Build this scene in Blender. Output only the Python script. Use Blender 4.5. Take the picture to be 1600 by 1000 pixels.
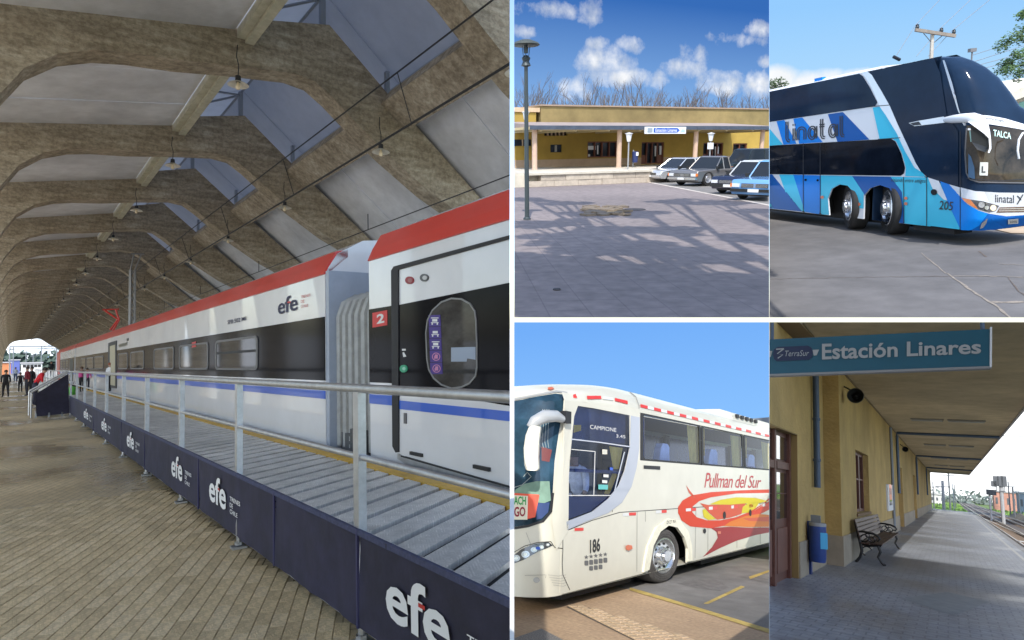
import bpy, bmesh, math, random
from mathutils import Vector, Matrix, noise
from mathutils.bvhtree import BVHTree
from mathutils.geometry import tessellate_polygon

random.seed(7)
SC = bpy.context.scene
for _o in list(bpy.data.objects):
    bpy.data.objects.remove(_o)
COL = SC.collection
PI = math.pi
F = 1000.0          # focal length in photo pixels (photo is 1600 wide)

# ------------------------------------------------------------------ camera
cam_d = bpy.data.cameras.new('camera'); cam = bpy.data.objects.new('camera', cam_d); COL.objects.link(cam)
cam_d.sensor_width = 36.0; cam_d.lens = 36.0 * F / 1600.0
cam_d.clip_start = 0.05; cam_d.clip_end = 60000
cam.location = (0, 0, 0); cam.rotation_euler = (math.radians(90), 0, 0)
SC.camera = cam
SC.render.resolution_x = 1024; SC.render.resolution_y = 640

# ------------------------------------------------------------------ world, sun, exposure
SUN_FROM = Vector((-0.05, -0.72, 0.69)).normalized()       # direction towards the sun
W = bpy.data.worlds.new('World'); SC.world = W; W.use_nodes = True
_nt = W.node_tree; _nt.nodes.clear()
_sky = _nt.nodes.new('ShaderNodeTexSky'); _sky.sky_type = 'NISHITA'; _sky.sun_disc = False
_sky.sun_elevation = math.asin(SUN_FROM.z)
_sky.sun_rotation = math.atan2(SUN_FROM.x, SUN_FROM.y)
_bg = _nt.nodes.new('ShaderNodeBackground'); _bg.inputs[1].default_value = 0.15
_wo = _nt.nodes.new('ShaderNodeOutputWorld')
_nt.links.new(_sky.outputs[0], _bg.inputs[0]); _nt.links.new(_bg.outputs[0], _wo.inputs[0])
sun_d = bpy.data.lights.new('sun', 'SUN'); sun_d.energy = 2.0; sun_d.angle = math.radians(0.5); sun_d.color = (1, .955, .88)
sun = bpy.data.objects.new('sun', sun_d); COL.objects.link(sun)
sun.rotation_euler = SUN_FROM.to_track_quat('Z', 'Y').to_euler()
SC.view_settings.view_transform = 'Standard'; SC.view_settings.look = 'None'
SC.view_settings.exposure = 1.3; SC.view_settings.gamma = 1; SC.view_settings.use_curve_mapping = False
try:
    SC.cycles.max_bounces = 8; SC.cycles.diffuse_bounces = 6; SC.cycles.glossy_bounces = 3
    SC.cycles.transparent_max_bounces = 12; SC.cycles.use_denoising = True
    SC.cycles.sample_clamp_indirect = 6
except Exception: pass

# ------------------------------------------------------------------ places: each has its own ground, its own up and its own axis
def ray(px, py): return Vector(((px - 800) / F, 1.0, -(py - 500) / F))
class Place:
    """x to the right, y along the place's main axis, z up; metres of the place scaled about the camera by u"""
    def __init__(s, axis, vx, h, u):
        d = ray(*axis); s.Y = d.normalized()
        X = vx / F; z = -(d.x * X + 1) / d.z
        v = Vector((X, 1, z)).normalized()
        if v.z < 0: v = -v
        s.Z = v; s.X = s.Y.cross(s.Z); s.h = h; s.u = u  # u scales the whole place about the camera
        s.M = Matrix(((s.X.x*u, s.Y.x*u, s.Z.x*u, -s.Z.x*h*u), (s.X.y*u, s.Y.y*u, s.Z.y*u, -s.Z.y*h*u),
                      (s.X.z*u, s.Y.z*u, s.Z.z*u, -s.Z.z*h*u), (0, 0, 0, 1)))
        s.Mi = s.M.inverted(); s.planes = []
    def dir(s, px, py):
        r = ray(px, py); return Vector((r.dot(s.X), r.dot(s.Y), r.dot(s.Z)))
    def on(s, px, py, ax, val):
        r = s.dir(px, py); o = Vector((0, 0, s.h)); return o + r * ((val - o[ax]) / r[ax])
HALL = Place((14, 575), -400, 1.62, 1.0)
PLAZA = Place((327, 240), 50, 1.6, 9.0)
LOT = Place((628, 262), 400, 1.7, 20.0)
BAY = Place((1550, 762), 200, 2.0, 2.5)
PLAT = Place((1486, 776), 400, 1.6, 0.4)
# each place is cut by planes through the camera at image panel edges
def vplane(px, keep):      # keep = -1: what lies left of the column, +1: right of it
    k = (px - 800) / F; return (Vector((keep, -keep * k, 0)).normalized())
def hplane(py, keep):      # keep = +1: above the row
    k = -(py - 500) / F; return (Vector((0, -keep * k, keep)).normalized())
HALL.planes = [vplane(796.5, -1)]
PLAZA.planes = [vplane(803.5, 1), vplane(1201.8, -1), hplane(496, 1)]
LOT.planes = [vplane(1202.2, 1), hplane(496, 1)]
BAY.planes = [vplane(803.5, 1), vplane(1201.8, -1), hplane(503.5, -1)]
PLAT.planes = [vplane(1202.2, 1), hplane(503.5, -1)]
ST = HALL
NOCLIP = set(); STG = {}; LB = {}

# ------------------------------------------------------------------ materials
def lin(c):
    return tuple(((x / 255.0 + .055) / 1.055) ** 2.4 if x > 10 else x / 255.0 / 12.92 for x in c)
MATS = {}
def mat(name, col, rough=.6, metal=0, n=0, namt=.2, bump=0, bs=None, stain=0, alpha=1, emit=None, coat=0, ns=1, spec=.5, ior=None):
    if name in MATS: return MATS[name]
    m = bpy.data.materials.new(name); m.use_nodes = True; MATS[name] = m
    nt = m.node_tree; b = nt.nodes['Principled BSDF']
    b.inputs['Base Color'].default_value = (*col[:3], 1); b.inputs['Roughness'].default_value = rough
    b.inputs['Metallic'].default_value = metal; b.inputs['Alpha'].default_value = alpha
    b.inputs['Coat Weight'].default_value = coat; b.inputs['Specular IOR Level'].default_value = spec
    if ior: b.inputs['IOR'].default_value = ior
    if emit: b.inputs['Emission Color'].default_value = (*col[:3], 1); b.inputs['Emission Strength'].default_value = emit
    tc = None
    if n or bump or stain:
        tc = nt.nodes.new('ShaderNodeTexCoord')
    colsock = None
    if n:
        t = nt.nodes.new('ShaderNodeTexNoise'); t.inputs['Scale'].default_value = n; t.inputs['Detail'].default_value = 8
        t.inputs['Roughness'].default_value = .65
        mp = nt.nodes.new('ShaderNodeMapping'); mp.inputs['Scale'].default_value = (1, 1, ns)
        nt.links.new(tc.outputs['Object'], mp.inputs[0]); nt.links.new(mp.outputs[0], t.inputs['Vector'])
        r = nt.nodes.new('ShaderNodeValToRGB'); r.color_ramp.elements[0].position = .3; r.color_ramp.elements[1].position = .7
        r.color_ramp.elements[0].color = (*[max(0, c * (1 - namt)) for c in col[:3]], 1)
        r.color_ramp.elements[1].color = (*[min(1, c * (1 + namt)) for c in col[:3]], 1)
        nt.links.new(t.outputs[0], r.inputs[0]); colsock = r.outputs[0]
    if stain:
        t = nt.nodes.new('ShaderNodeTexNoise'); t.inputs['Scale'].default_value = (n or 4) * .17; t.inputs['Detail'].default_value = 5
        nt.links.new(tc.outputs['Object'], t.inputs['Vector'])
        r = nt.nodes.new('ShaderNodeValToRGB'); r.color_ramp.elements[0].position = .38; r.color_ramp.elements[1].position = .62
        r.color_ramp.elements[0].color = (1 - stain,) * 3 + (1,); r.color_ramp.elements[1].color = (1, 1, 1, 1)
        nt.links.new(t.outputs[0], r.inputs[0])
        mx = nt.nodes.new('ShaderNodeMix'); mx.data_type = 'RGBA'; mx.blend_type = 'MULTIPLY'; mx.inputs[0].default_value = 1
        if colsock: nt.links.new(colsock, mx.inputs[6])
        else: mx.inputs[6].default_value = (*col[:3], 1)
        nt.links.new(r.outputs[0], mx.inputs[7]); colsock = mx.outputs[2]
    if colsock: nt.links.new(colsock, b.inputs['Base Color'])
    if bump:
        t = nt.nodes.new('ShaderNodeTexNoise'); t.inputs['Scale'].default_value = bs or (n * 3 if n else 20); t.inputs['Detail'].default_value = 6
        nt.links.new(tc.outputs['Object'], t.inputs['Vector'])
        bp = nt.nodes.new('ShaderNodeBump'); bp.inputs['Strength'].default_value = bump; bp.inputs['Distance'].default_value = .05
        nt.links.new(t.outputs[0], bp.inputs['Height']); nt.links.new(bp.outputs[0], b.inputs['Normal'])
    m['src'] = 1
    return m
def nn(m, t, **kw):
    x = m.node_tree.nodes.new(t)
    for k, v in kw.items(): setattr(x, k, v)
    return x
def brickmat(name, c1, c2, cm, sx, sz, mortar, rough=.7, rot=0, bump=.4, stain=.3, off=.5, axes='xy', nz=30, lo=.35, rough2=None):
    m = bpy.data.materials.new(name); m.use_nodes = True; nt = m.node_tree; b = nt.nodes['Principled BSDF']
    b.inputs['Roughness'].default_value = rough
    L = nt.links.new
    tc = nn(m, 'ShaderNodeTexCoord'); mp = nn(m, 'ShaderNodeMapping'); mp.inputs['Rotation'].default_value = (0, 0, rot)
    L(tc.outputs['Object'], mp.inputs[0])
    src = mp.outputs[0]
    if axes != 'xy':
        sp = nn(m, 'ShaderNodeSeparateXYZ'); cb = nn(m, 'ShaderNodeCombineXYZ'); L(src, sp.inputs[0])
        for i, a in enumerate(axes): L(sp.outputs['xyz'.index(a)], cb.inputs[i])
        src = cb.outputs[0]
    bt = nn(m, 'ShaderNodeTexBrick'); bt.offset = off
    bt.inputs['Color1'].default_value = (*c1, 1); bt.inputs['Color2'].default_value = (*c2, 1); bt.inputs['Mortar'].default_value = (*cm, 1)
    bt.inputs['Scale'].default_value = 1; bt.inputs['Brick Width'].default_value = sx; bt.inputs['Row Height'].default_value = sz
    bt.inputs['Mortar Size'].default_value = mortar; bt.inputs['Mortar Smooth'].default_value = .2
    L(src, bt.inputs['Vector'])
    n1 = nn(m, 'ShaderNodeTexNoise'); n1.inputs['Scale'].default_value = lo; n1.inputs['Detail'].default_value = 6; L(tc.outputs['Object'], n1.inputs['Vector'])
    n2 = nn(m, 'ShaderNodeTexNoise'); n2.inputs['Scale'].default_value = nz; n2.inputs['Detail'].default_value = 4; L(tc.outputs['Object'], n2.inputs['Vector'])
    r1 = nn(m, 'ShaderNodeMapRange'); r1.inputs[1].default_value = .35; r1.inputs[2].default_value = .65; r1.inputs[3].default_value = 1 - stain; r1.inputs[4].default_value = 1.1
    L(n1.outputs[0], r1.inputs[0])
    r2 = nn(m, 'ShaderNodeMapRange'); r2.inputs[1].default_value = .3; r2.inputs[2].default_value = .7; r2.inputs[3].default_value = .8; r2.inputs[4].default_value = 1.2
    L(n2.outputs[0], r2.inputs[0])
    mu = nn(m, 'ShaderNodeMath', operation='MULTIPLY'); L(r1.outputs[0], mu.inputs[0]); L(r2.outputs[0], mu.inputs[1])
    mx = nn(m, 'ShaderNodeMix', data_type='RGBA', blend_type='MULTIPLY'); mx.inputs[0].default_value = 1
    L(bt.outputs[0], mx.inputs[6]); L(mu.outputs[0], mx.inputs[7]); L(mx.outputs[2], b.inputs['Base Color'])
    if rough2 is not None:
        r3 = nn(m, 'ShaderNodeMapRange'); r3.inputs[1].default_value = .4; r3.inputs[2].default_value = .62; r3.inputs[3].default_value = rough2; r3.inputs[4].default_value = rough
        L(n1.outputs[0], r3.inputs[0]); L(r3.outputs[0], b.inputs['Roughness'])
    bp = nn(m, 'ShaderNodeBump'); bp.inputs['Strength'].default_value = bump; bp.inputs['Distance'].default_value = .02; bp.invert = True
    ad = nn(m, 'ShaderNodeMath', operation='MULTIPLY_ADD'); L(n2.outputs[0], ad.inputs[0]); ad.inputs[1].default_value = -.3; L(bt.outputs[1], ad.inputs[2])
    L(ad.outputs[0], bp.inputs['Height']); L(bp.outputs[0], b.inputs['Normal'])
    return m

# ------------------------------------------------------------------ mesh building
class MB:
    def __init__(s): s.v = []; s.f = []; s.fm = []; s.mi = 0
    def add(s, vs, fs):
        o = len(s.v); s.v += [Vector(v) for v in vs]
        for f in fs: s.f.append(tuple(i + o for i in f)); s.fm.append(s.mi)
        return s
    def box(s, x0, x1, y0, y1, z0, z1):
        return s.add([(x0,y0,z0),(x1,y0,z0),(x1,y1,z0),(x0,y1,z0),(x0,y0,z1),(x1,y0,z1),(x1,y1,z1),(x0,y1,z1)],
                     [(0,3,2,1),(4,5,6,7),(0,1,5,4),(1,2,6,5),(2,3,7,6),(3,0,4,7)])
    def obox(s, c, ax, half):      # oriented box, ax = three unit vectors
        c = Vector(c); vs = []
        for k in (-1, 1):
            for i, j in ((-1,-1),(1,-1),(1,1),(-1,1)):
                vs.append(c + ax[0]*half[0]*i + ax[1]*half[1]*j + ax[2]*half[2]*k)
        return s.add(vs, [(0,3,2,1),(4,5,6,7),(0,1,5,4),(1,2,6,5),(2,3,7,6),(3,0,4,7)])
    def prism(s, poly, ax, a, b):  # polygon in the plane across axis ax, extruded a..b
        def P(p, t):
            return {0: (t, p[0], p[1]), 1: (p[0], t, p[1]), 2: (p[0], p[1], t)}[ax]
        n = len(poly); vs = [P(p, a) for p in poly] + [P(p, b) for p in poly]
        tri = tessellate_polygon([[Vector((p[0], p[1], 0)) for p in poly]])
        fs = [tuple(t) for t in tri] + [tuple(i + n for i in reversed(t)) for t in tri]
        fs += [(i, (i+1) % n, n + (i+1) % n, n + i) for i in range(n)]
        return s.add(vs, fs)
    def flat(s, loops, fn):        # tessellated polygon with holes, fn maps 2-D to 3-D
        pts = [p for l in loops for p in l]
        tri = tessellate_polygon([[Vector((p[0], p[1], 0)) for p in l] for l in loops])
        return s.add([fn(p) for p in pts], [tuple(t) for t in tri])
    def slab(s, loops, ax, a, b):  # polygon with holes given thickness along ax
        def P(p, t): return {0: (t, p[0], p[1]), 1: (p[0], t, p[1]), 2: (p[0], p[1], t)}[ax]
        s.flat(loops, lambda p: P(p, a)); s.flat(loops, lambda p: P(p, b))
        for l in loops:
            n = len(l); s.add([P(p, a) for p in l] + [P(p, b) for p in l], [(i, (i+1) % n, n + (i+1) % n, n + i) for i in range(n)])
        return s
    def tube(s, pts, r, n=8, cap=True):
        pts = [Vector(p) for p in pts]; rs = r if isinstance(r, (list, tuple)) else [r] * len(pts)
        o = len(s.v); up = None; vs = []
        for i, p in enumerate(pts):
            d = (pts[min(i+1, len(pts)-1)] - pts[max(i-1, 0)])
            if d.length < 1e-9: d = Vector((0, 0, 1))
            d.normalize()
            if up is None: up = Vector((0, 0, 1)) if abs(d.z) < .9 else Vector((1, 0, 0))
            a = d.cross(up)
            if a.length < 1e-6: a = d.orthogonal()
            a.normalize(); b = a.cross(d); up = b
            for k in range(n):
                t = 2 * PI * k / n; vs.append(p + (a * math.cos(t) + b * math.sin(t)) * rs[i])
        fs = [(i*n+k, i*n+(k+1) % n, (i+1)*n+(k+1) % n, (i+1)*n+k) for i in range(len(pts)-1) for k in range(n)]
        if cap: fs += [tuple(range(n))[::-1], tuple((len(pts)-1)*n + k for k in range(n))]
        return s.add(vs, fs)
    def lathe(s, prof, c=(0,0,0), n=20, ax=2, sc=(1,1)):    # prof = [(r, h)] along axis ax
        vs = []
        for r, h in prof:
            for k in range(n):
                t = 2*PI*k/n; a, b = r*math.cos(t)*sc[0], r*math.sin(t)*sc[1]
                p = {2: (a, b, h), 0: (h, a, b), 1: (a, h, b)}[ax]; vs.append(Vector(p) + Vector(c))
        m = len(prof)
        fs = [(i*n+k, i*n+(k+1) % n, (i+1)*n+(k+1) % n, (i+1)*n+k) for i in range(m-1) for k in range(n)]
        return s.add(vs, fs)
    def xf(s, M, a=0):
        for i in range(a, len(s.v)): s.v[i] = M @ s.v[i]
        return s
def plateM(B): return B if isinstance(B, Matrix) else Matrix.Translation(Vector(B))
def tagp(o, label=None, cat=None, group=None, kind=None):
    if label: o['label'] = label
    if cat: o['category'] = cat
    if group: o['group'] = group
    if kind: o['kind'] = kind
    return o
def thing(name, label, cat, base=(0,0,0), group=None, rz=0, noclip=False):
    o = bpy.data.objects.new(name, None); COL.objects.link(o); o.empty_display_size = .2
    B = plateM(base) @ Matrix.Rotation(rz, 4, 'Z'); o.matrix_world = ST.M @ B; LB[o] = B; STG[o] = ST
    if noclip: NOCLIP.add(o)
    return tagp(o, label, cat, group)
def put(mb, name, m, parent=None, label=None, cat=None, group=None, kind=None, smooth=False, base=None, own=False, noclip=False):
    """links the collected shape as one mesh object"""
    me = bpy.data.meshes.new(name)
    vs = mb.v
    if parent is not None:
        if own: B = Matrix()
        else: B = LB[parent]
    else:
        if base is None:
            xs = [v.x for v in vs]; ys = [v.y for v in vs]; zs = [v.z for v in vs]
            base = ((min(xs)+max(xs))/2, (min(ys)+max(ys))/2, min(zs))
        B = plateM(base)
    Bi = B.inverted(); me.from_pydata([Bi @ v for v in vs], [], mb.f)
    ms = m if isinstance(m, (list, tuple)) else [m]
    for x in ms: me.materials.append(x)
    if len(ms) > 1: me.polygons.foreach_set('material_index', mb.fm)
    me.validate()
    bm = bmesh.new(); bm.from_mesh(me); bmesh.ops.recalc_face_normals(bm, faces=bm.faces); bm.to_mesh(me); bm.free()
    if smooth:
        me.shade_smooth(); me.set_sharp_from_angle(angle=math.radians(40 if smooth is True else smooth))
    o = bpy.data.objects.new(name, me); COL.objects.link(o)
    if parent is not None:
        o.parent = parent; LB[o] = LB[parent] if not own else LB[parent]
    else: o.matrix_world = ST.M @ B; LB[o] = B
    STG[o] = ST
    if noclip or (parent in NOCLIP): NOCLIP.add(o)
    return tagp(o, label, cat, group, kind)
def copy_tree(o, parent=None):
    c = o.copy(); COL.objects.link(c); c.parent = parent; STG[c] = STG[o]; LB[c] = LB[o]
    if o in NOCLIP: NOCLIP.add(c)
    for ch in list(o.children): copy_tree(ch, c)
    return c
def dup(root, base, rz=0, label=None, S=None):
    c = copy_tree(root); B = plateM(base) @ Matrix.Rotation(rz, 4, 'Z')
    if S: B = B @ Matrix.Diagonal((*S, 1))
    c.matrix_world = STG[root].M @ B; LB[c] = B
    if label: c['label'] = label
    return c
def link_piece(name, me, parent, loc, rz=0, sc=None):
    o = bpy.data.objects.new(name, me); COL.objects.link(o); o.parent = parent; o.location = loc; o.rotation_euler = (0, 0, rz)
    if sc: o.scale = sc
    STG[o] = ST; LB[o] = LB[parent]; return o
def mesh_of(mb, name, m):
    me = bpy.data.meshes.new(name); me.from_pydata(mb.v, [], mb.f); me.materials.append(m)
    bm = bmesh.new(); bm.from_mesh(me); bmesh.ops.recalc_face_normals(bm, faces=bm.faces); bm.to_mesh(me); bm.free(); return me
def rrect(y0, y1, z0, z1, r, n=4, ry=None):
    ry = ry or r; out = []
    for cx, cy, a0 in ((y1-ry, z1-r, 0), (y0+ry, z1-r, 90), (y0+ry, z0+r, 180), (y1-ry, z0+r, 270)):
        for k in range(n+1):
            a = math.radians(a0 + 90*k/n); out.append((cx + ry*math.cos(a), cy + r*math.sin(a)))
    return out
def ell(cx, cy, rx, ry, n=20, a0=0, a1=360):
    return [(cx + rx*math.cos(math.radians(a0+(a1-a0)*k/n)), cy + ry*math.sin(math.radians(a0+(a1-a0)*k/n))) for k in range(n if a1-a0 == 360 else n+1)]
def text_tris(txt, bold=0, shear=0, spacing=1.0):
    cu = bpy.data.curves.new('t', 'FONT'); cu.body = txt; cu.size = 1; cu.offset = bold; cu.shear = shear; cu.space_character = spacing
    cu.resolution_u = 3
    ob = bpy.data.objects.new('t', cu); COL.objects.link(ob)
    dg = bpy.context.evaluated_depsgraph_get(); me = bpy.data.meshes.new_from_object(ob.evaluated_get(dg))
    vs = [v.co.copy() for v in me.vertices]; fs = [tuple(p.vertices) for p in me.polygons]
    bpy.data.objects.remove(ob); bpy.data.curves.remove(cu); bpy.data.meshes.remove(me)
    x0 = min(v.x for v in vs); x1 = max(v.x for v in vs); y0 = min(v.y for v in vs); y1 = max(v.y for v in vs)
    return [((v.x-x0)/(x1-x0), (v.y-y0)/(y1-y0)) for v in vs], fs
_TX = {}
def text_on(mb, txt, fn, **kw):
    """fn maps (0..1, 0..1) of the text's box to a point on the surface"""
    k = (txt, tuple(sorted(kw.items())))
    if k not in _TX: _TX[k] = text_tris(txt, **kw)
    ps, fs = _TX[k]; return mb.add([fn(u, v) for u, v in ps], fs)
def bil(a, b, c, d):           # bilinear map: a lower left, b lower right, c upper right, d upper left
    a, b, c, d = map(Vector, (a, b, c, d))
    return lambda u, v: a*(1-u)*(1-v) + b*u*(1-v) + c*u*v + d*(1-u)*v
def ribbon(path, w, closed=False):
    """2-D stroke outline as quads"""
    P = [Vector(p) for p in path]; n = len(P); L = []; R = []
    for i in range(n):
        if closed: d = P[(i+1) % n] - P[i-1]
        else: d = P[min(i+1, n-1)] - P[max(i-1, 0)]
        d.normalize(); nrm = Vector((-d.y, d.x)); L.append(P[i] + nrm*w/2); R.append(P[i] - nrm*w/2)
    fs = [(i, (i+1) % n, n + (i+1) % n, n + i) for i in range(n if closed else n-1)]
    return L + R, fs
def person(name, label, base, rz, h=1.7, cols=None, pose='stand', hair=(.03,.02,.015), pack=None, lean=0):
    """one continuous skinned body; clothes are colour regions of it"""
    k = h / 1.75
    J = {}; E = []
    def jt(n, x, y, z, r, par=None):
        J[n] = (Vector((x, y, z)) * k, r * k)
        if par: E.append((par, n))
    ln = lean
    def T(y, z):      # bend above the hip
        dz = z - .95; return y - math.sin(ln) * dz, .95 + math.cos(ln) * dz
    jt('pel', 0, 0, .95, .15)
    for nm, z, r, p in (('bel', 1.08, .145, 'pel'), ('che', 1.28, .165, 'bel'), ('sho', 1.42, .11, 'che'), ('nec', 1.50, .055, 'sho'), ('hea', 1.60, .095, 'nec'), ('top', 1.70, .075, 'hea')):
        y, zz = T(0, z); jt(nm, 0, y, zz, r, p)
    st = {'walk': .22, 'stand': .03, 'sit': 0}[pose]
    for s in (-1, 1):
        L = 'l' if s < 0 else 'r'
        if pose == 'sit':
            jt('hip'+L, .1*s, 0, .92, .1, 'pel'); jt('kne'+L, .11*s, -.42, .9, .075, 'hip'+L); jt('ank'+L, .11*s, -.4, .47, .05, 'kne'+L); jt('toe'+L, .11*s, -.52, .45, .045, 'ank'+L)
        else:
            jt('hip'+L, .09*s, 0, .88, .105, 'pel'); jt('kne'+L, .1*s, -st*s*.5-.02, .49, .07, 'hip'+L); jt('ank'+L, .1*s, -st*s+.02, .09, .048, 'kne'+L); jt('toe'+L, .11*s, -st*s-.13, .035, .04, 'ank'+L)
        y, z = T(0, 1.41); jt('ar'+L, .19*s, y, z, .07, 'sho')
        y2, z2 = T(.02 + st*s*.4, 1.12); jt('el'+L, .25*s, y2 - (.18 if ln > .3 else 0), z2, .05, 'ar'+L)
        y3, z3 = T(-.06 + st*s*.7, .87); jt('ha'+L, .24*s, y3 - (.25 if ln > .3 else 0), z3 + (.12 if ln > .3 else 0), .036, 'el'+L)
    names = list(J); me = bpy.data.meshes.new('b'); me.from_pydata([J[n][0] for n in names], [(names.index(a), names.index(b)) for a, b in E], [])
    ob = bpy.data.objects.new('b', me); COL.objects.link(ob)
    md = ob.modifiers.new('s', 'SKIN'); md.use_smooth_shade = True
    for i, n in enumerate(names):
        sv = me.skin_vertices[0].data[i]; r = J[n][1]; sv.radius = (r, r*.72 if n in ('che', 'bel', 'pel', 'sho') else r); sv.use_root = (n == 'pel')
    sd = ob.modifiers.new('d', 'SUBSURF'); sd.levels = 1; sd.render_levels = 1
    dg = bpy.context.evaluated_depsgraph_get(); m2 = bpy.data.meshes.new_from_object(ob.evaluated_get(dg))
    bpy.data.objects.remove(ob)
    cols = cols or dict(top=(.02,.02,.02), leg=(.03,.03,.04)); skin = (.42,.26,.18)
    mats = [mat('skin', skin, .6), mat('cloth_%02d%02d%02d' % tuple(int(c*99) for c in cols['top']), cols['top'], .85, n=20, namt=.2),
            mat('cloth_%02d%02d%02d' % tuple(int(c*99) for c in cols['leg']), cols['leg'], .85, n=20, namt=.2), mat('shoe', (.03,.03,.03), .5)]
    m2.materials.clear()
    for x in mats: m2.materials.append(x)
    nk = J['nec'][0]; 
    hands = [J['hal'][0], J['har'][0]]
    for p in m2.polygons:
        c = p.center
        near = min(names, key=lambda n: (J[n][0]-c).length - J[n][1]*.5)
        if near in ('hea', 'top', 'nec') : i = 0
        elif near in ('hal', 'har'): i = 0
        elif near in ('hipl', 'hipr', 'knel', 'kner', 'ankl', 'ankr', 'pel'): i = 2
        elif near in ('toel', 'toer'): i = 3
        else: i = 1
        p.material_index = i
    t = thing(name, label, 'person', base, rz=rz)
    me = m2; me.name = 'body'; o = bpy.data.objects.new('body', me); COL.objects.link(o); o.parent = t; STG[o] = ST; LB[o] = LB[t]
    # hair and face
    hc, hr = J['hea'][0], .1*k
    b = MB(); c = (J['hea'][0] + J['top'][0]) / 2 + Vector((0, .018*k, .012*k))
    prof = [(0.001, .118), (.055, .108), (.088, .07), (.102, .02), (.098, -.03)]
    b.lathe([(r*k, z*k) for r, z in prof], c, 12); 
    q = put(b, 'hair', mat('hair_%d' % int(hair[0]*100), hair, .7), t, smooth=True, own=True)
    b = MB(); b.lathe([(.001, -.03*k), (.012*k, -.02*k), (.016*k, 0), (.001, .012*k)], c + Vector((0, -.122*k, -.045*k)), 6)
    put(b, 'nose', mats[0], t, smooth=True, own=True)
    if pack:
        b = MB(); y, z = T(.2, 1.25)
        b.box(-.15*k, .15*k, (y-.09)*k, (y+.13)*k, (z-.22)*k, (z+.17)*k)
        bb = put(b, 'backpack', mat('backpack_cloth', pack, .8, n=14, namt=.35), t, own=True)
        bv = bb.modifiers.new('b', 'BEVEL'); bv.width = .05*k; bv.segments = 3
    return t
def leafclump(mb, c, r, n, size, rnd, flat=1.0):
    for _ in range(n):
        d = Vector((rnd.gauss(0, 1), rnd.gauss(0, 1), rnd.gauss(0, 1)*flat)); d = d.normalized() * r * (rnd.random() ** .45)
        p = Vector(c) + d; a = Vector((rnd.gauss(0, 1), rnd.gauss(0, 1), rnd.gauss(0, .6))).normalized(); b = a.orthogonal().normalized()
        s = size * rnd.uniform(.6, 1.3)
        mb.add([p - a*s*.5, p + b*s*.3, p + a*s*.6, p - b*s*.3], [(0, 1, 2, 3)])
def branches(mb, p, d, L, r, depth, rnd, spread=.5, tips=None, up=.15, n=3, sides=4):
    q = p + d * L; m = p + d*L*.5 + Vector((rnd.uniform(-.06, .06), rnd.uniform(-.06, .06), 0))*L
    mb.tube([p, m, q], [r, r*.8, r*.62], sides, cap=False)
    if depth == 0:
        if tips is not None: tips.append(q)
        return
    for i in range(n if depth > 1 else n + 1):
        a = Vector((rnd.gauss(0, 1), rnd.gauss(0, 1), rnd.gauss(0, 1))).normalized()
        nd = (d + a * spread + Vector((0, 0, up))).normalized()
        s = rnd.uniform(.45, 1.0) if i else 1.0
        branches(mb, p + (q-p)*s, nd, L * rnd.uniform(.62, .82), r*.6, depth-1, rnd, spread, tips, up, n, sides)
# =================================================================== THE STATION HALL (left)
def concrete_mat():
    m = bpy.data.materials.new('board_marked_concrete'); m.use_nodes = True; nt = m.node_tree; b = nt.nodes['Principled BSDF']; L = nt.links.new
    b.inputs['Roughness'].default_value = .92
    tc = nn(m, 'ShaderNodeTexCoord')
    def noi(scale, sc=(1,1,1), det=8):
        mp = nn(m, 'ShaderNodeMapping'); mp.inputs['Scale'].default_value = sc; L(tc.outputs['Object'], mp.inputs[0])
        t = nn(m, 'ShaderNodeTexNoise'); t.inputs['Scale'].default_value = scale; t.inputs['Detail'].default_value = det; t.inputs['Roughness'].default_value = .7
        L(mp.outputs[0], t.inputs['Vector']); return t.outputs[0]
    r = nn(m, 'ShaderNodeValToRGB'); e = r.color_ramp.elements
    e[0].position = .3; e[0].color = (.15, .122, .085, 1); e[1].position = .72; e[1].color = (.60, .54, .43, 1)
    x = r.color_ramp.elements.new(.5); x.color = (.35, .295, .215, 1)
    a = noi(.7, (1, 1, 1)); a2 = noi(5, (.35, 1, 1.6)); mxf = nn(m, 'ShaderNodeMix'); mxf.inputs[0].default_value = .62
    L(a, mxf.inputs[2]); L(a2, mxf.inputs[3]); L(mxf.outputs[0], r.inputs[0])
    r2 = nn(m, 'ShaderNodeValToRGB'); r2.color_ramp.elements[0].position = .42; r2.color_ramp.elements[0].color = (.62, .6, .58, 1)
    r2.color_ramp.elements[1].position = .56; r2.color_ramp.elements[1].color = (1, 1, 1, 1)
    L(noi(11, (1, 1, 1), 9), r2.inputs[0])
    mx = nn(m, 'ShaderNodeMix', data_type='RGBA', blend_type='MULTIPLY'); mx.inputs[0].default_value = .8
    L(r.outputs[0], mx.inputs[6]); L(r2.outputs[0], mx.inputs[7]); L(mx.outputs[2], b.inputs['Base Color'])
    bp = nn(m, 'ShaderNodeBump'); bp.inputs['Strength'].default_value = .9; bp.inputs['Distance'].default_value = .06
    L(mxf.outputs[0], bp.inputs['Height']); L(bp.outputs[0], b.inputs['Normal'])
    return m
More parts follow.
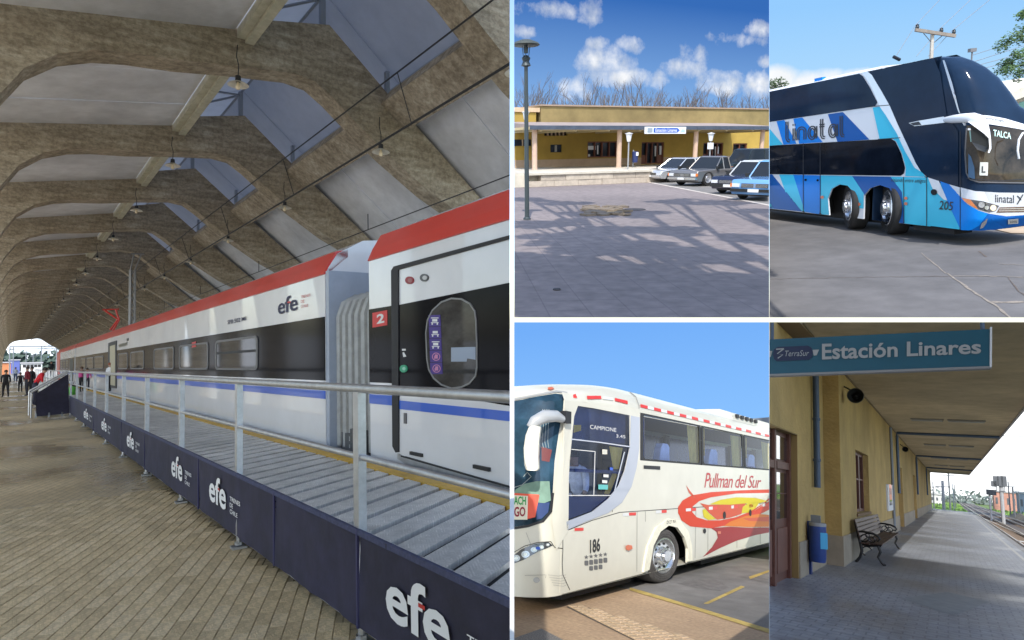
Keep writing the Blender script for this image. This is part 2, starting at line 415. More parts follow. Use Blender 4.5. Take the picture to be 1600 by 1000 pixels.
def tread_mat():
    m = mat('tread_plate', (.74, .72, .67), .45, metal=.25, n=6, namt=.18, stain=.22)
    nt = m.node_tree; b = nt.nodes['Principled BSDF']; L = nt.links.new
    tc = nn(m, 'ShaderNodeTexCoord'); hs = []
    for rot in (.785, -.785):
        mp = nn(m, 'ShaderNodeMapping'); mp.inputs['Rotation'].default_value = (0, 0, rot); mp.inputs['Scale'].default_value = (1, .5, 1); L(tc.outputs['Object'], mp.inputs[0])
        w = nn(m, 'ShaderNodeTexBrick'); w.inputs['Scale'].default_value = 1; w.inputs['Brick Width'].default_value = .05; w.inputs['Row Height'].default_value = .012; w.inputs['Mortar Size'].default_value = .003
        w.inputs['Color1'].default_value = (1, 1, 1, 1); w.inputs['Color2'].default_value = (0, 0, 0, 1); w.inputs['Mortar'].default_value = (0, 0, 0, 1)
        L(mp.outputs[0], w.inputs['Vector'])
        ck = nn(m, 'ShaderNodeTexChecker'); ck.inputs['Scale'].default_value = 14; L(tc.outputs['Object'], ck.inputs['Vector'])
        mu = nn(m, 'ShaderNodeMath', operation='MULTIPLY'); L(w.outputs[0], mu.inputs[0])
        if rot > 0: L(ck.outputs[1], mu.inputs[1])
        else:
            iv = nn(m, 'ShaderNodeMath', operation='SUBTRACT'); iv.inputs[0].default_value = 1; L(ck.outputs[1], iv.inputs[1]); L(iv.outputs[0], mu.inputs[1])
        hs.append(mu.outputs[0])
    ad = nn(m, 'ShaderNodeMath', operation='ADD'); L(hs[0], ad.inputs[0]); L(hs[1], ad.inputs[1])
    bp = nn(m, 'ShaderNodeBump'); bp.inputs['Strength'].default_value = .8; bp.inputs['Distance'].default_value = .005
    src = b.inputs['Base Color'].links[0].from_socket; mq = nn(m, 'ShaderNodeMix', data_type='RGBA', blend_type='MULTIPLY'); mq.inputs[0].default_value = 1
    mr = nn(m, 'ShaderNodeMapRange'); mr.inputs[3].default_value = .86; mr.inputs[4].default_value = 1.12; L(ad.outputs[0], mr.inputs[0]); L(src, mq.inputs[6]); L(mr.outputs[0], mq.inputs[7]); L(mq.outputs[2], b.inputs['Base Color'])
    L(ad.outputs[0], bp.inputs['Height']); L(bp.outputs[0], b.inputs['Normal'])
    return m
def px_plane(pts, ax, val, out=0):
    """points of a plane ax = val seen at the given photo points"""
    return [ST.on(p[0], p[1], ax, val) for p in pts]
def decal(name, pts, ax, val, m, parent, off=None, label=None, thick=.004, sgn=-1):
    """thin plate on the plane ax = val with the outline seen in the photo"""
    P = px_plane(pts, ax, val); idx = [i for i in range(3) if i != ax]
    b = MB(); b.slab([[(p[idx[0]], p[idx[1]]) for p in P]], ax, val + sgn*thick, val - sgn*.001)
    return put(b, name, m, parent, label=label)
def pell(cx, cy, rx, ry, n=18): return ell(cx, cy, rx, ry, n)

ORD = ['first', 'second', 'third', 'fourth', 'fifth', 'sixth', 'seventh', 'eighth', 'ninth', 'tenth', 'eleventh', 'twelfth', 'thirteenth', 'fourteenth', 'fifteenth', 'sixteenth']
def build_hall():
    global ST; ST = HALL
    conc = concrete_mat()
    panel = mat('roof_panel_grey', (.64, .65, .68), .6, n=3, namt=.12, stain=.25, bump=.15, bs=8)
    panelb = mat('lantern_panel', (.45, .46, .50), .5, n=3, namt=.12, stain=.2)
    nt = panelb.node_tree; pb = nt.nodes['Principled BSDF']; tr = nt.nodes.new('ShaderNodeBsdfTranslucent'); tr.inputs[0].default_value = (.62, .68, .78, 1)
    mxs = nt.nodes.new('ShaderNodeMixShader'); mxs.inputs[0].default_value = .34; out = nt.nodes['Material Output']
    nt.links.new(pb.outputs[0], mxs.inputs[1]); nt.links.new(tr.outputs[0], mxs.inputs[2]); nt.links.new(mxs.outputs[0], out.inputs[0])
    eavem = mat('added_translucent_eave', (.8, .8, .8), .7); nt = eavem.node_tree; pb = nt.nodes['Principled BSDF']; tr = nt.nodes.new('ShaderNodeBsdfTranslucent'); tr.inputs[0].default_value = (.9, .9, .88, 1)
    mxs = nt.nodes.new('ShaderNodeMixShader'); mxs.inputs[0].default_value = .75; nt.links.new(pb.outputs[0], mxs.inputs[1]); nt.links.new(tr.outputs[0], mxs.inputs[2]); nt.links.new(mxs.outputs[0], nt.nodes['Material Output'].inputs[0])
    steel = mat('galvanised_tube', (.5, .51, .52), .35, metal=.8, n=12, namt=.15)
    dark = mat('dark_rubber', (.02, .02, .022), .6)
    white = mat('train_silver_white', (.74, .75, .76), .25, coat=.6, n=1.2, namt=.05, stain=.10)
    red = mat('train_red', (.62, .05, .035), .35, coat=.4, n=2, namt=.06)
    blue = mat('train_blue', (.01, .10, .55), .3, coat=.4)
    black = mat('train_black_band', (.010, .010, .012), .10, n=2, namt=.3, ior=1.13)
    purple = mat('banner_navy', (.022, .02, .045), .75, n=6, namt=.35, stain=.3, bump=.2, bs=3)
    logo = mat('logo_white', (.72, .72, .70), .6)
    # ---- floor of small paving tiles
    paving = brickmat('platform_tiles', (.56, .45, .27), (.50, .40, .235), (.22, .17, .10), .205, .098, .006, rough=.62, rot=-1.12, bump=.4, stain=.38, nz=22, lo=.35, rough2=.14)
    fl = MB(); fl.add([(-9, -6, -.007), (9, -6, -.007), (9, 152, -.007), (-9, 152, -.007)], [(0, 1, 2, 3)])
    fl = put(fl, 'floor', paving, kind='structure', base=(0, 0, 0))
    g = MB(); g.add([(-80, 152, -.05), (260, 152, -.05), (260, 700, -.05), (-80, 700, -.05)], [(0, 1, 2, 3)])
    g.add([(9, -6, -.4), (260, -6, -.4), (260, 152, -.4), (9, 152, -.4)], [(0, 1, 2, 3)])
    put(g, 'ground', mat('trackside_gravel', (.25, .23, .2), .9, n=1, namt=.3), kind='structure', base=(0, 0, 0))
    # the nearest tiles one by one, the next ones as one field, long joints open and dark, short joints tight
    tm = [mat('paving_tile_%d' % i, c, .6, n=38, namt=.38, bump=.5, bs=90, stain=.22) for i, c in enumerate(((.62, .49, .28), (.58, .455, .26), (.53, .415, .235), (.66, .53, .32)))]
    PW, PL = .098, .205; hx, hy = PL/2 - .0014, PW/2 - .003
    tb = MB(); tb.add([(-hx,-hy,-.02),(hx,-hy,-.02),(hx,hy,-.02),(-hx,hy,-.02),(-hx,-hy,-.002),(hx,-hy,-.002),(hx,hy,-.002),(-hx,hy,-.002),(-hx+.003,-hy+.003,0),(hx-.003,-hy+.003,0),(hx-.003,hy-.003,0),(-hx+.003,hy-.003,0)],
           [(0,1,5,4),(1,2,6,5),(2,3,7,6),(3,0,4,7),(4,5,9,8),(5,6,10,9),(6,7,11,10),(7,4,8,11),(8,9,10,11)])
    tms = [mesh_of(tb, 'paving_tile', x) for x in tm]
    rot = 1.12; c, s = math.cos(rot), math.sin(rot); cells = []; rr = random.Random(3)
    for j in range(-140, 140):
        sh = rr.choice((0, .1, .1, .05))
        for i in range(-70, 90):
            x0, y0 = i*PL + sh, j*PW; x, y = x0*c - y0*s, x0*s + y0*c
            if not (2.4 < y < 9.5 and -4.6 < x < 1.66): continue
            w = ST.M @ Vector((x, y, 0))
            if w.y < .5: continue
            px, py = 800 + F*w.x/w.y, 500 - F*w.z/w.y
            if -25 < px < 640 and 690 < py < 1030: cells.append((-py, x, y))
    cells.sort(); far = MB()
    for k, (q, x, y) in enumerate(cells):
        rz = rot + rr.uniform(-.008, .008)
        if k < 290: link_piece('paving_tile', rr.choice(tms), fl, (x, y, rr.uniform(-.001, .001)), rz)
        else:
            T = Matrix.Translation((x, y, rr.uniform(-.001, .001))) @ Matrix.Rotation(rz, 4, 'Z'); a = len(far.v)
            far.mi = rr.randrange(4); far.add(tb.v, tb.f); far.xf(T, a)
    put(far, 'paving_tile_field', tm, fl, kind='stuff')
    nt = panel.node_tree; L = nt.links.new; tc = nn(panel, 'ShaderNodeTexCoord'); wv = nn(panel, 'ShaderNodeTexWave'); wv.wave_type = 'BANDS'; wv.bands_direction = 'Y'; wv.inputs['Scale'].default_value = 5.5
    L(tc.outputs['Object'], wv.inputs[0]); bp = nn(panel, 'ShaderNodeBump'); bp.inputs['Strength'].default_value = .22; bp.inputs['Distance'].default_value = .02; L(wv.outputs[1], bp.inputs['Height']); L(bp.outputs[0], nt.nodes['Principled BSDF'].inputs['Normal'])
    # ---- arches
    outer = [(-1.75, 0), (-1.75, 5.2), (-1.2, 6.55), (-.25, 6.93), (1.3, 7.16), (2.9, 7.42), (3.25, 7.68), (4.7, 8.02), (5.96, 6.93), (7.2, 5.92), (8.6, 4.78), (9.15, 4.3), (9.2, 0)]
    inner = [(8.75, 0), (8.72, 3.1), (8.62, 3.7), (8.38, 4.2), (8.0, 4.52), (7.3, 4.88), (6.86, 5.1), (5.9, 5.72), (5.2, 6.25), (4.75, 6.62), (4.4, 6.85), (4.0, 6.9), (3.0, 6.77), (2.1, 6.62), (1.4, 6.55), (.95, 6.46), (.5, 6.28), (.1, 5.95), (-.2, 5.45), (-.5, 4.75), (-.72, 4.0), (-.85, 3.2), (-.95, 2), (-1.0, 0)]
    a = MB(); n0 = len(outer); poly = outer + inner
    # subdivided along the thickness with a little unevenness
    a.prism(poly, 1, -.27, .27)
    arch_me = None; archs = []
    for k in range(-3, 25):
        y = 11.68 + 5.6*k + (1.3 if k < 0 else 0)
        lab = ('rough concrete portal arch, %s' % (
            'nearest to the camera at the top right corner' if k == -1 else 'first one whole in view above the pendant lamps' if k == 0 else
            'second whole one behind the first big arch' if k == 1 else 'third whole one, its ridge above the red train roof' if k == 2 else
            'outermost at the bright end of the hall' if k == 24 else 'the %s counted from the camera' % ORD[k+1] if k < 15 else 'close packed just before the bright end'))
        if k == -3:
            base = put(a, 'concrete_arch', conc, label='rough concrete portal arch beside and behind the camera', cat='arch', group='concrete arches of the hall roof', base=(0, 0, 0))
            base.matrix_world = ST.M @ Matrix.Translation((0, y, 0)); LB[base] = Matrix.Translation((0, y, 0)); archs.append(base)
        else:
            archs.append(dup(base, (0, y, 0), label=lab))
    # ---- longitudinal concrete beams
    bl = MB(); bl.box(3.02, 3.15, 0, 5.02, 7.26, 7.42); bl.box(3.152, 3.3, 0, 5.02, 7.2, 7.42)
    br = MB(); br.prism([(5.75, 6.72), (6.3, 6.28), (6.42, 6.62), (5.95, 7.02)], 1, 0, 5.02)
    p1 = p2 = None
    for k in range(-3, 24):
        y = 11.68 + 5.6*k + .29
        for side in (0, 1):
            if k == -3:
                o = put(MB().add((bl, br)[side].v, (bl, br)[side].f), 'roof_beam', mat('pale_purlin', (.42, .40, .30), .8, n=5, namt=.2) if side == 0 else conc, label='pale beam running between the arches left of the ridge' if side == 0 else 'rough concrete beam running between the arches right of the ridge', cat='beam', group='beams left of the ridge' if side == 0 else 'beams right of the ridge', base=(0, 0, 0))
                o.matrix_world = ST.M @ Matrix.Translation((0, y, 0)); LB[o] = Matrix.Translation((0, y, 0))
                if side == 0: p1 = o
                else: p2 = o
            else: dup((p1, p2)[side], (0, y, 0))
    # ---- roof: each sheet its own piece, seams between them
    roof = thing('hall_roof', 'grey panelled roof of the train hall above the concrete arches', 'roof', (3, -5, 7))
    def sheet(pts2, y0, y1, m, nm='roof_panel', th=.05):
        b = MB(); (x0, z0), (x1, z1) = pts2; d = Vector((x1-x0, 0, z1-z0)); n_ = Vector((-d.z, 0, d.x)).normalized()*th
        q = [Vector((x0, y0, z0)), Vector((x1, y0, z1)), Vector((x1, y1, z1)), Vector((x0, y1, z0))]
        b.add(q + [p + n_ for p in q], [(0,3,2,1),(4,5,6,7),(0,1,5,4),(1,2,6,5),(2,3,7,6),(3,0,4,7)]); return b
    rnd = random.Random(5)
    for k in range(-3, 24):
        ya = 11.68 + 5.6*k
        for j in range(3):
            y0 = ya + j*1.867 + .012; y1 = ya + (j+1)*1.867 - .012
            dz = rnd.uniform(0, .012)
            put(sheet(((-1.3, 6.60+dz), (3.0, 7.40+dz)), y0, y1, panel), 'roof_panel', panel, roof)
            put(sheet(((6.05, 7.02+dz), (9.15, 4.42+dz)), y0, y1, panel), 'roof_panel', panel, roof)
            if j < 2:
                yy0 = ya + j*2.8 + .012; yy1 = ya + (j+1)*2.8 - .012
                put(sheet(((4.72, 8.78), (6.75, 7.0)), yy0, yy1, panelb), 'lantern_panel', panelb, roof)
        put(sheet(((3.05, 8.28), (4.70, 8.76)), ya+.01, ya+5.59, panelb), 'lantern_panel', panelb, roof)
    b = MB()
    for k in range(-2, 25):
        y = 11.68 + 5.6*k
        b.box(4.62, 4.72, y-.05, y+.05, 7.95, 8.72); b.box(6.0, 6.08, y-.05, y+.05, 6.9, 7.55)
        b.tube([(4.67, y, 8.65), (3.2, y+.9, 8.2)], .03, 5); b.tube([(4.67, y, 8.65), (3.3, y-.9, 8.2)], .03, 5)
    for x, z in ((4.7, 8.74), (3.1, 8.22), (6.3, 7.32)): b.tube([(x, -5, z), (x, 140, z)], .035, 5)
    put(b, 'lantern_frame', mat('grey_blue_steel', (.3, .33, .38), .5, metal=.3), roof)
    # unseen translucent eave, added to block the sun and spread daylight into the hall
    b = MB(); b.box(-6.2, -1.2, -9, 146, 6.62, 6.75)
    put(b, 'added_eave', eavem, roof)
    b = MB(); b.box(3.02, 3.06, -9, 146, 7.42, 8.28); put(b, 'lantern_sun_screen', panelb, roof)  # closes the lantern's open side, added to stop direct sun
    # ---- pendant lamps
    def lampset(base, first):
        t = thing('pendant_lamp', 'x', 'lamp', base, 'pendant lamps under the arches')
        x, y, z = base
        b = MB(); b.tube([(x, y, z+.13), (x+.01, y, z+.35), (x-.03, y-.01, z+.5), (x, y+.03, z+.72)], .009, 5); put(b, 'cord', dark, t)
        b = MB(); b.lathe([(.001, .17), (.045, .16), (.05, .06), (.001, .05)], base, 12); put(b, 'socket', dark, t, smooth=True)
        b = MB(); b.lathe([(.045, .07), (.08, .055), (.15, .02), (.175, 0), (.165, 0), (.1, .03), (.04, .05)], base, 20)
        put(b, 'lamp_shade', mat('enamel_shade', (.62, .58, .48), .4, n=8, namt=.2), t, smooth=True)
        b = MB(); b.lathe([(.001, -.085), (.03, -.075), (.043, -.045), (.03, 0), (.02, .05)], base, 12)
        put(b, 'bulb', mat('bulb_glass', (.75, .62, .42), .15, coat=.5), t, smooth=True)
        return t
    pos = []
    for k in range(-1, 24):
        y = 11.3 + 5.6*k
        if k < 0: continue
        pos.append((ST.on(372, 133, 1, 11.3), k, 'left')); pos.append((ST.on(595, 238, 1, 11.3), k, 'right'))
    pos.append((ST.on(595, 238, 1, 11.3), -1, 'right'))
    names = {(0, 'left'): 'large pendant lamp hanging under the first whole arch, left of the ridge', (1, 'left'): 'pendant lamp under the second whole arch, left of the ridge',
             (2, 'left'): 'pendant lamp under the third whole arch, left of the ridge', (0, 'right'): 'pendant lamp under the right slope of the first whole arch',
             (-1, 'right'): 'pendant lamp cut off by the right edge of the hall view', (1, 'right'): 'pendant lamp under the right slope of the second arch', (2, 'right'): 'pendant lamp under the right slope of the third arch'}
    L0 = None
    for P, k, sd in pos:
        bpos = (P.x, 11.3 + 5.6*k + (1.3 if k < 0 else 0), P.z)
        lb = names.get((k, sd), ('small pendant lamp under the %s whole arch, %s of the ridge' % (ORD[k], sd) if k < 15 else 'tiny pendant lamp near the bright end, %s of the ridge' % sd))
        if L0 is None: L0 = lampset(bpos, True); L0['label'] = lb
        else: dup(L0, bpos, label=lb)
    # ---- wires
    def wire(nm, lab, x, z, y0=1, y1=150, r=.011, sag=.0, grp=None):
        b = MB(); b.tube([(x, y0 + (y1-y0)*i/40, z - sag*math.sin(i*PI/2)**2) for i in range(41)], r, 5)
        put(b, nm, dark, label=lab, cat='wire', group=grp)
    P = ST.on(590, 225, 0, 5.2); ZL = P.z; wire('overhead_wire', 'thick black cable strung below the right concrete beam', 5.2, P.z, r=.02)
    ZU = ST.on(520, 190, 0, 4.95).z
    wire('overhead_wire', 'thin black cable along the top of the right concrete beam', 4.95, ZU, r=.014)
    P = ST.on(598, 350, 0, 4.4); wire('overhead_wire', 'thin contact wire just above the red train roof', 4.4, P.z, r=.008)
    b = MB()
    for k in range(-1, 20):
        y = 9.2 + 5.6*k; b.tube([(4.95, y, ZU), (5.2, y, ZL)], .01, 4)
        b.tube([(4.4, y, P.z), (4.4, y, P.z+.25)], .008, 4)
    put(b, 'wire_hanger', dark, label='short dark droppers joining the two overhead cables', cat='dropper')
    # ---- ramp
    X0, ZD = 1.59, .64
    A = ST.on(580, 829, 2, ZD); B = ST.on(704, 776, 2, ZD); sk = (B.y - A.y) / (B.x - A.x)
    ramp = thing('boarding_ramp', 'long raised boarding ramp with tread plate deck, tube railing and navy banners', 'ramp', (2.2, 14, 0))
    tread = tread_mat()
    xs0, xs1 = X0+.03, 2.58; y = 1.2; yend = 25.6; st = .275; i = 0
    while y < yend:
        g_ = .034
        def yy(x, y_): return min(max(y_ + sk*(x - xs0), 1.0), 25.6)
        q = [(xs0, yy(xs0, y+g_)), (xs1, yy(xs1, y+g_)), (xs1, yy(xs1, y+st-g_)), (xs0, yy(xs0, y+st-g_))]
        if abs(q[1][1]-q[2][1]) > .01 or abs(q[0][1]-q[3][1]) > .01:
            b = MB(); b.add([(p[0], p[1], ZD-.03) for p in q] + [(p[0], p[1], ZD) for p in q], [(0,3,2,1),(4,5,6,7),(0,1,5,4),(1,2,6,5),(2,3,7,6),(3,0,4,7)])
            put(b, 'deck_plate', tread, ramp)
        y += st; i += 1
    for y2 in (1.2 + sk*-1 + 0,):
        pass
    b = MB(); b.box(xs0, 2.86, 1.0, 25.6, ZD-.09, ZD-.032); put(b, 'deck_frame', mat('deck_gap_dark', (.012, .011, .010), .8), ramp)
    b = MB(); b.box(2.585, 2.78, 1.0, 44, ZD-.03, ZD+.006); put(b, 'yellow_edge_strip', mat('yellow_paint', (.62, .38, .05), .55, n=9, namt=.15, stain=.2), ramp)
    b = MB(); b.box(2.785, 2.84, 1.0, 44, ZD-.03, ZD+.012); b.box(2.85, 2.90, 1.0, 44, ZD-.03, ZD-.004); put(b, 'edge_rail', steel, ramp)
    pxs = [109.5, 119, 131, 146.5, 165, 191.5, 227.5, 281, 369.5, 556]
    py_ = [ST.on(p, 600, 0, X0)[1] for p in pxs]
    zr = 1.455
    for i, yp in enumerate(py_ + [1.55]):
        b = MB(); b.box(X0-.005, X0+.045, yp-.035, yp+.035, .12, zr-.02)
        b.box(X0+.045, X0+.052, yp-.012, yp+.012, .3, zr-.03)
        put(b, 'railing_post', steel, ramp)
        b = MB(); b.tube([(X0+.02, yp, .14), (X0+.02, yp, .03)], .02, 8); b.box(X0-.04, X0+.08, yp-.05, yp+.05, 0, .02); b.lathe([(.034, .03), (.034, .055)], (X0+.02, yp, 0), 6)
        put(b, 'leg', steel, ramp)
    b = MB(); b.tube([(X0+.02, 1.0, zr), (X0+.02, 25.65, zr)], .026, 12); b.tube([(X0+.02, 25.65, zr), (X0+.02, 25.9, zr-.1)], .026, 10); put(b, 'handrail', steel, ramp, smooth=True)
    b = MB(); b.tube([(X0+.02, 1.0, 1.06), (X0+.02, 25.65, 1.06)], .019, 10); put(b, 'mid_rail', steel, ramp, smooth=True)
    b = MB(); b.box(X0+.005, X0+.05, 1.0, 25.6, .58, .635); b.box(X0+.005, X0+.05, 1.0, 25.6, .1, .135); put(b, 'side_beam', steel, ramp)
    # far side railing pieces beyond the stair
    # banner sections with logos
    cuts = [25.55] + [y for y in (ST.on(p, 700, 0, X0)[1] for p in (147, 191, 228, 313, 432, 562))] + [1.0]
    bannerpx = []
    for a_, b_ in zip(cuts[:-1], cuts[1:]):
        hi, lo = max(a_, b_), min(a_, b_)
        N = 14; m_ = MB(); vs = []
        for i in range(N+1):
            y = lo + .004 + (hi-lo-.008)*i/N
            for z in (.115, .2, .38, .55, .655):
                vs.append((X0 - .012 - .006*math.sin(y*9 + z*8) - .004*math.sin(y*23), y, z + (.006*math.sin(y*7) if z > .6 else 0)))
        fs = [(i*5+j, (i+1)*5+j, (i+1)*5+j+1, i*5+j+1) for i in range(N) for j in range(4)]
        m_.add(vs, fs)
        bn = put(m_, 'banner_panel', purple, ramp, smooth=60)
        sm = MB(); sm.box(X0-.022, X0-.008, lo, lo+.02, .11, .66); put(sm, 'seam', mat('banner_seam', (.03, .03, .09), .6), bn)
        sm = MB(); sm.box(X0-.02, X0+.0, lo, hi, .628, .66); put(sm, 'hem', mat('banner_hem', (.045, .05, .10), .8, n=30, namt=.3), bn)
    bans = [c for c in ramp.children if c.name.startswith('banner_panel')]
    XL = X0 - .026
    for (x0, x1, yc, hh) in ((600, 698, 0, 0), (327, 353, 0, 0), (268, 285, 0, 0), (198, 209, 0, 0), (158, 166, 0, 0), (130, 137, 0, 0)):
        lg = MB(); lr = MB(); ya = ST.on(x0, 700, 0, XL)[1]; yb = ST.on(x1, 700, 0, XL)[1]
        z0, z1 = .285, .545
        lq = MB(); text_on(lq, 'efe', bil((XL, ya, z0), (XL, yb, z0), (XL, yb, z1), (XL, ya, z1)), bold=.022)
        w = ya - yb
        lr.add([(XL-.004, ya-.56*w, .435), (XL-.004, ya-.66*w, .435), (XL-.004, ya-.66*w, .455), (XL-.004, ya-.56*w, .455)], [(0, 1, 2, 3)])
        yt = yb - .22*w; wt = .52*w
        for i, t_ in enumerate(('TRENES', 'DE', 'CHILE')):
            zt = .40 - i*.055; ww = wt*(1 if i == 0 else .3 if i == 1 else .75)
            text_on(lg, t_, bil((XL, yt, zt), (XL, yt-ww, zt), (XL, yt-ww, zt+.038), (XL, yt, zt+.038)), bold=.01)
        put(lq, 'banner_logo', logo, ramp); put(lg, 'banner_lettering', logo, ramp); put(lr, 'banner_logo_bar', mat('logo_red', (.5, .03, .02), .6), ramp)
    # ---- stair block with navy side at the end of the ramp
    stt = thing('ramp_stair', 'short stair with sloping handrail and solid navy side panel at the ramp end', 'stair', (1.1, 26.1, 0))
    ys = 25.85
    def on_y(px, py): p = ST.on(px, py, 1, ys); return (p.x, p.z)
    b = MB(); b.prism([on_y(107, 584), on_y(108.5, 646), on_y(57, 651), on_y(55, 616)], 1, ys, ys+.03); put(b, 'side_panel', purple, stt)
    b = MB(); a1 = on_y(49, 613); a2 = on_y(110, 580)
    b.tube([(a1[0], ys-.03, a1[1]), (a2[0], ys-.03, a2[1])], .03, 8); b.tube([(a1[0]-.03, ys+1.4, a1[1]), (a2[0], ys+1.4, a2[1])], .03, 8)
    b.tube([(a1[0], ys-.03, a1[1]), (a1[0], ys-.03, 0)], .025, 8); b.tube([(a1[0]-.03, ys+1.4, a1[1]), (a1[0]-.03, ys+1.4, 0)], .025, 8)
    put(b, 'handrail', steel, stt, smooth=True)
    for i in range(3):
        b = MB(); x0 = a1[0]+.12+i*.33; b.box(x0, x0+.36, ys+.05, ys+1.38, .16*(i+1)-.03, .16*(i+1)); put(b, 'step', steel, stt)
    for dx in (.1, .45, .8):
        b = MB(); b.box(a1[0]+dx, a1[0]+dx+.05, ys, ys+.05, 0, .14); put(b, 'leg', steel, stt)
    # far railing beyond the stair
    fr = thing('platform_railing', 'white tube railing on the raised platform beyond the stair', 'railing', (2, 45, 0))
    b = MB()
    for z in (1.45, 1.05): b.tube([(1.62, 27.5, z), (1.62, 62, z)], .03, 6)
    for i in range(12): b.tube([(1.62, 27.5+i*3.1, .05), (1.62, 27.5+i*3.1, 1.45)], .03, 6)
    put(b, 'rail', steel, fr)
    b = MB(); b.box(1.6, 2.86, 27.3, 62, .05, .6); put(b, 'deck', tread, fr)
    # ---- train
    XT = 2.98
    prof = [(XT+.02, .50), (XT, .62), (XT, 2.66), (XT+.05, 2.76), (XT+.16, 2.93), (XT+.5, 3.12), (XT+1.2, 3.2), (XT+2.3, 3.12), (XT+2.8, 2.7), (XT+2.82, .5)]
    def car(y0, y1, lab, near=False):
        t = thing('railway_carriage', lab, 'train carriage', (XT+1.4, (y0+y1)/2, 0), 'carriages of the standing train')
        b = MB(); b.prism([(x+.004, z) for x, z in prof], 1, y0, y1); put(b, 'body', white, t)
        b = MB(); b.box(XT-.004, XT+.02, y0+.002, y1-.002, 1.385, 2.15); put(b, 'window_band', black, t)
        b = MB(); b.box(XT-.006, XT+.02, y0+.002, y1-.002, 1.165, 1.262); put(b, 'blue_stripe', blue, t)
        b = MB(); b.prism([(XT-.012, 2.665), (XT+.045, 2.79), (XT+.145, 2.955), (XT+.3, 2.985), (XT+.3, 2.9), (XT+.02, 2.66)], 1, y0, y1)
        put(b, 'roof_fairing', red, t)
        b = MB(); b.box(XT+.3, XT+2.4, y0+.5, y1-.5, -.0, .6)
        put(b, 'underframe', dark, t)
        return t
    near = car(-3, 6.23, 'near train carriage with closed door, red 2 sign and purple stickers', True)
    mid = car(7.43, 44.2, 'long middle train carriage with row of windows and efe lettering')
    third = car(44.9, 62, 'farthest train carriage with red cab end')
    # third car nose
    b = MB(); b.box(XT-.02, XT+.03, 58.5, 62, .6, 2.7); put(b, 'cab_end', red, third)
    b = MB(); b.box(XT-.01, XT+.03, 45.8, 48.5, .75, 2.1); put(b, 'door', mat('door_interior', (.04, .035, .02), .6), third)
    grey = mat('window_frame_grey', (.10, .10, .105), .4)
    glass = mat('train_window_glass', (.040, .043, .046), .05, n=1.4, namt=.8, ior=1.35)
    def win(t, y0, y1, z0, z1, bar=False):
        r = .07; ry = min(.16, (y1-y0)*.18)
        b = MB(); b.slab([rrect(y0, y1, z0, z1, r, ry=ry), list(reversed(rrect(y0+.09, y1-.09, z0+.035, z1-.035, r*.8, ry=ry*.8)))], 0, XT-.016, XT-.003); f_ = put(b, 'window', grey, t)
        b = MB(); b.slab([rrect(y0+.07, y1-.07, z0+.028, z1-.028, r*.8, ry=ry*.8)], 0, XT-.010, XT-.0035); put(b, 'pane', glass, f_)
        if bar: b = MB(); b.box(XT-.018, XT-.009, y0+.1, y1-.1, z1-.25, z1-.21); put(b, 'bar', dark, f_)
        return f_
    ys_ = lambda px: ST.on(px, 560, 0, XT)[1]
    zw0, zw1 = 1.50, 2.03
    for x0, x1, bar in ((337.5, 404, 1), (281, 326.5, 0), (241, 272.5, 0), (204.5, 225.5, 0), (185, 200, 0)):
        f_ = win(mid, ys_(x1), ys_(x0), zw0, zw1, bar)
    y_ = ys_(120); yy = y_
    for x0, x1 in ((148, 162), (136, 146), (127, 134)): win(mid, ys_(x1), ys_(x0), zw0, zw1)
    for i in range(3): win(third, 50+i*2.6, 52+i*2.6, zw0, zw1)
    # open doorway of the middle carriage
    b = MB(); b.slab([px2(0, XT, [(169.5, 536), (182.5, 532), (182.5, 607), (169.5, 605)])], 0, XT-.012, XT-.002); dr = put(b, 'doorway', dark, mid)
    b = MB(); b.slab([px2(0, XT, [(172.5, 541), (180.5, 538.5), (180.5, 603), (172.5, 601)])], 0, XT-.018, XT-.0125); put(b, 'interior', mat('doorway_cream', (.42, .38, .26), .7), dr)
    decal('display', [(186, 538), (199, 534.5), (199, 539.5), (186, 543)], 0, XT, mat('led_display_off', (.03, .035, .02), .3), mid)
    # lettering
    tx = MB(); ink = mat('navy_lettering', (.012, .014, .06), .5)
    T = lambda px, py: ST.on(px, py, 0, XT-.006)
    text_on(tx, 'efe', bil(T(434, 492), T(464.5, 484.5), T(464.5, 458), T(434, 467)), bold=.012)
    put(tx, 'logo_lettering', ink, mid); tx = MB()
    text_on(tx, 'SFB 502 M1', bil(T(355.5, 507), T(384.5, 500.5), T(384.5, 494), T(355.5, 500.5)), bold=.02)
    put(tx, 'number_lettering', ink, mid)
    tx = MB(); rd = mat('red_lettering', (.55, .05, .04), .5)
    text_on(tx, 'TRENES', bil(T(470, 466.5), T(485, 462.5), T(485, 458.5), T(470, 462)))
    text_on(tx, 'DE', bil(T(470, 473.5), T(475, 472.5), T(475, 468), T(470, 469)))
    text_on(tx, 'CHILE', bil(T(470, 481), T(481, 479), T(481, 475), T(470, 476.5)))
    T2 = lambda px, py: ST.on(px, py, 0, XT-.009)
    tx.add([T2(449, 474), T2(454, 473), T2(454, 470.5), T2(449, 471.5)], [(0, 1, 2, 3)])
    put(tx, 'small_red_lettering', rd, mid)
    decal('warning_sign', [(300, 535), (306, 533.5), (306, 542), (300, 543)], 0, XT-.012, mat('sign_red', (.62, .05, .045), .5), mid)
    b = MB(); text_on(b, 'i', bil(T2(244, 574), T2(247, 574), T2(247, 562), T2(244, 562)), bold=.05); put(b, 'window_mark', logo, mid)
    decal('roof_light', [(198, 529), (201, 528), (201, 532), (198, 533)], 0, XT, dark, mid)
    # end wall and bellows between the carriages
    bt = thing('gangway_bellows', 'grey ribbed gangway bellows between the two nearest carriages', 'bellows', (XT+1.2, 6.8, .6))
    b = MB(); endm = mat('end_wall_blue_grey', (.33, .38, .46), .35, coat=.3, n=3, namt=.1)
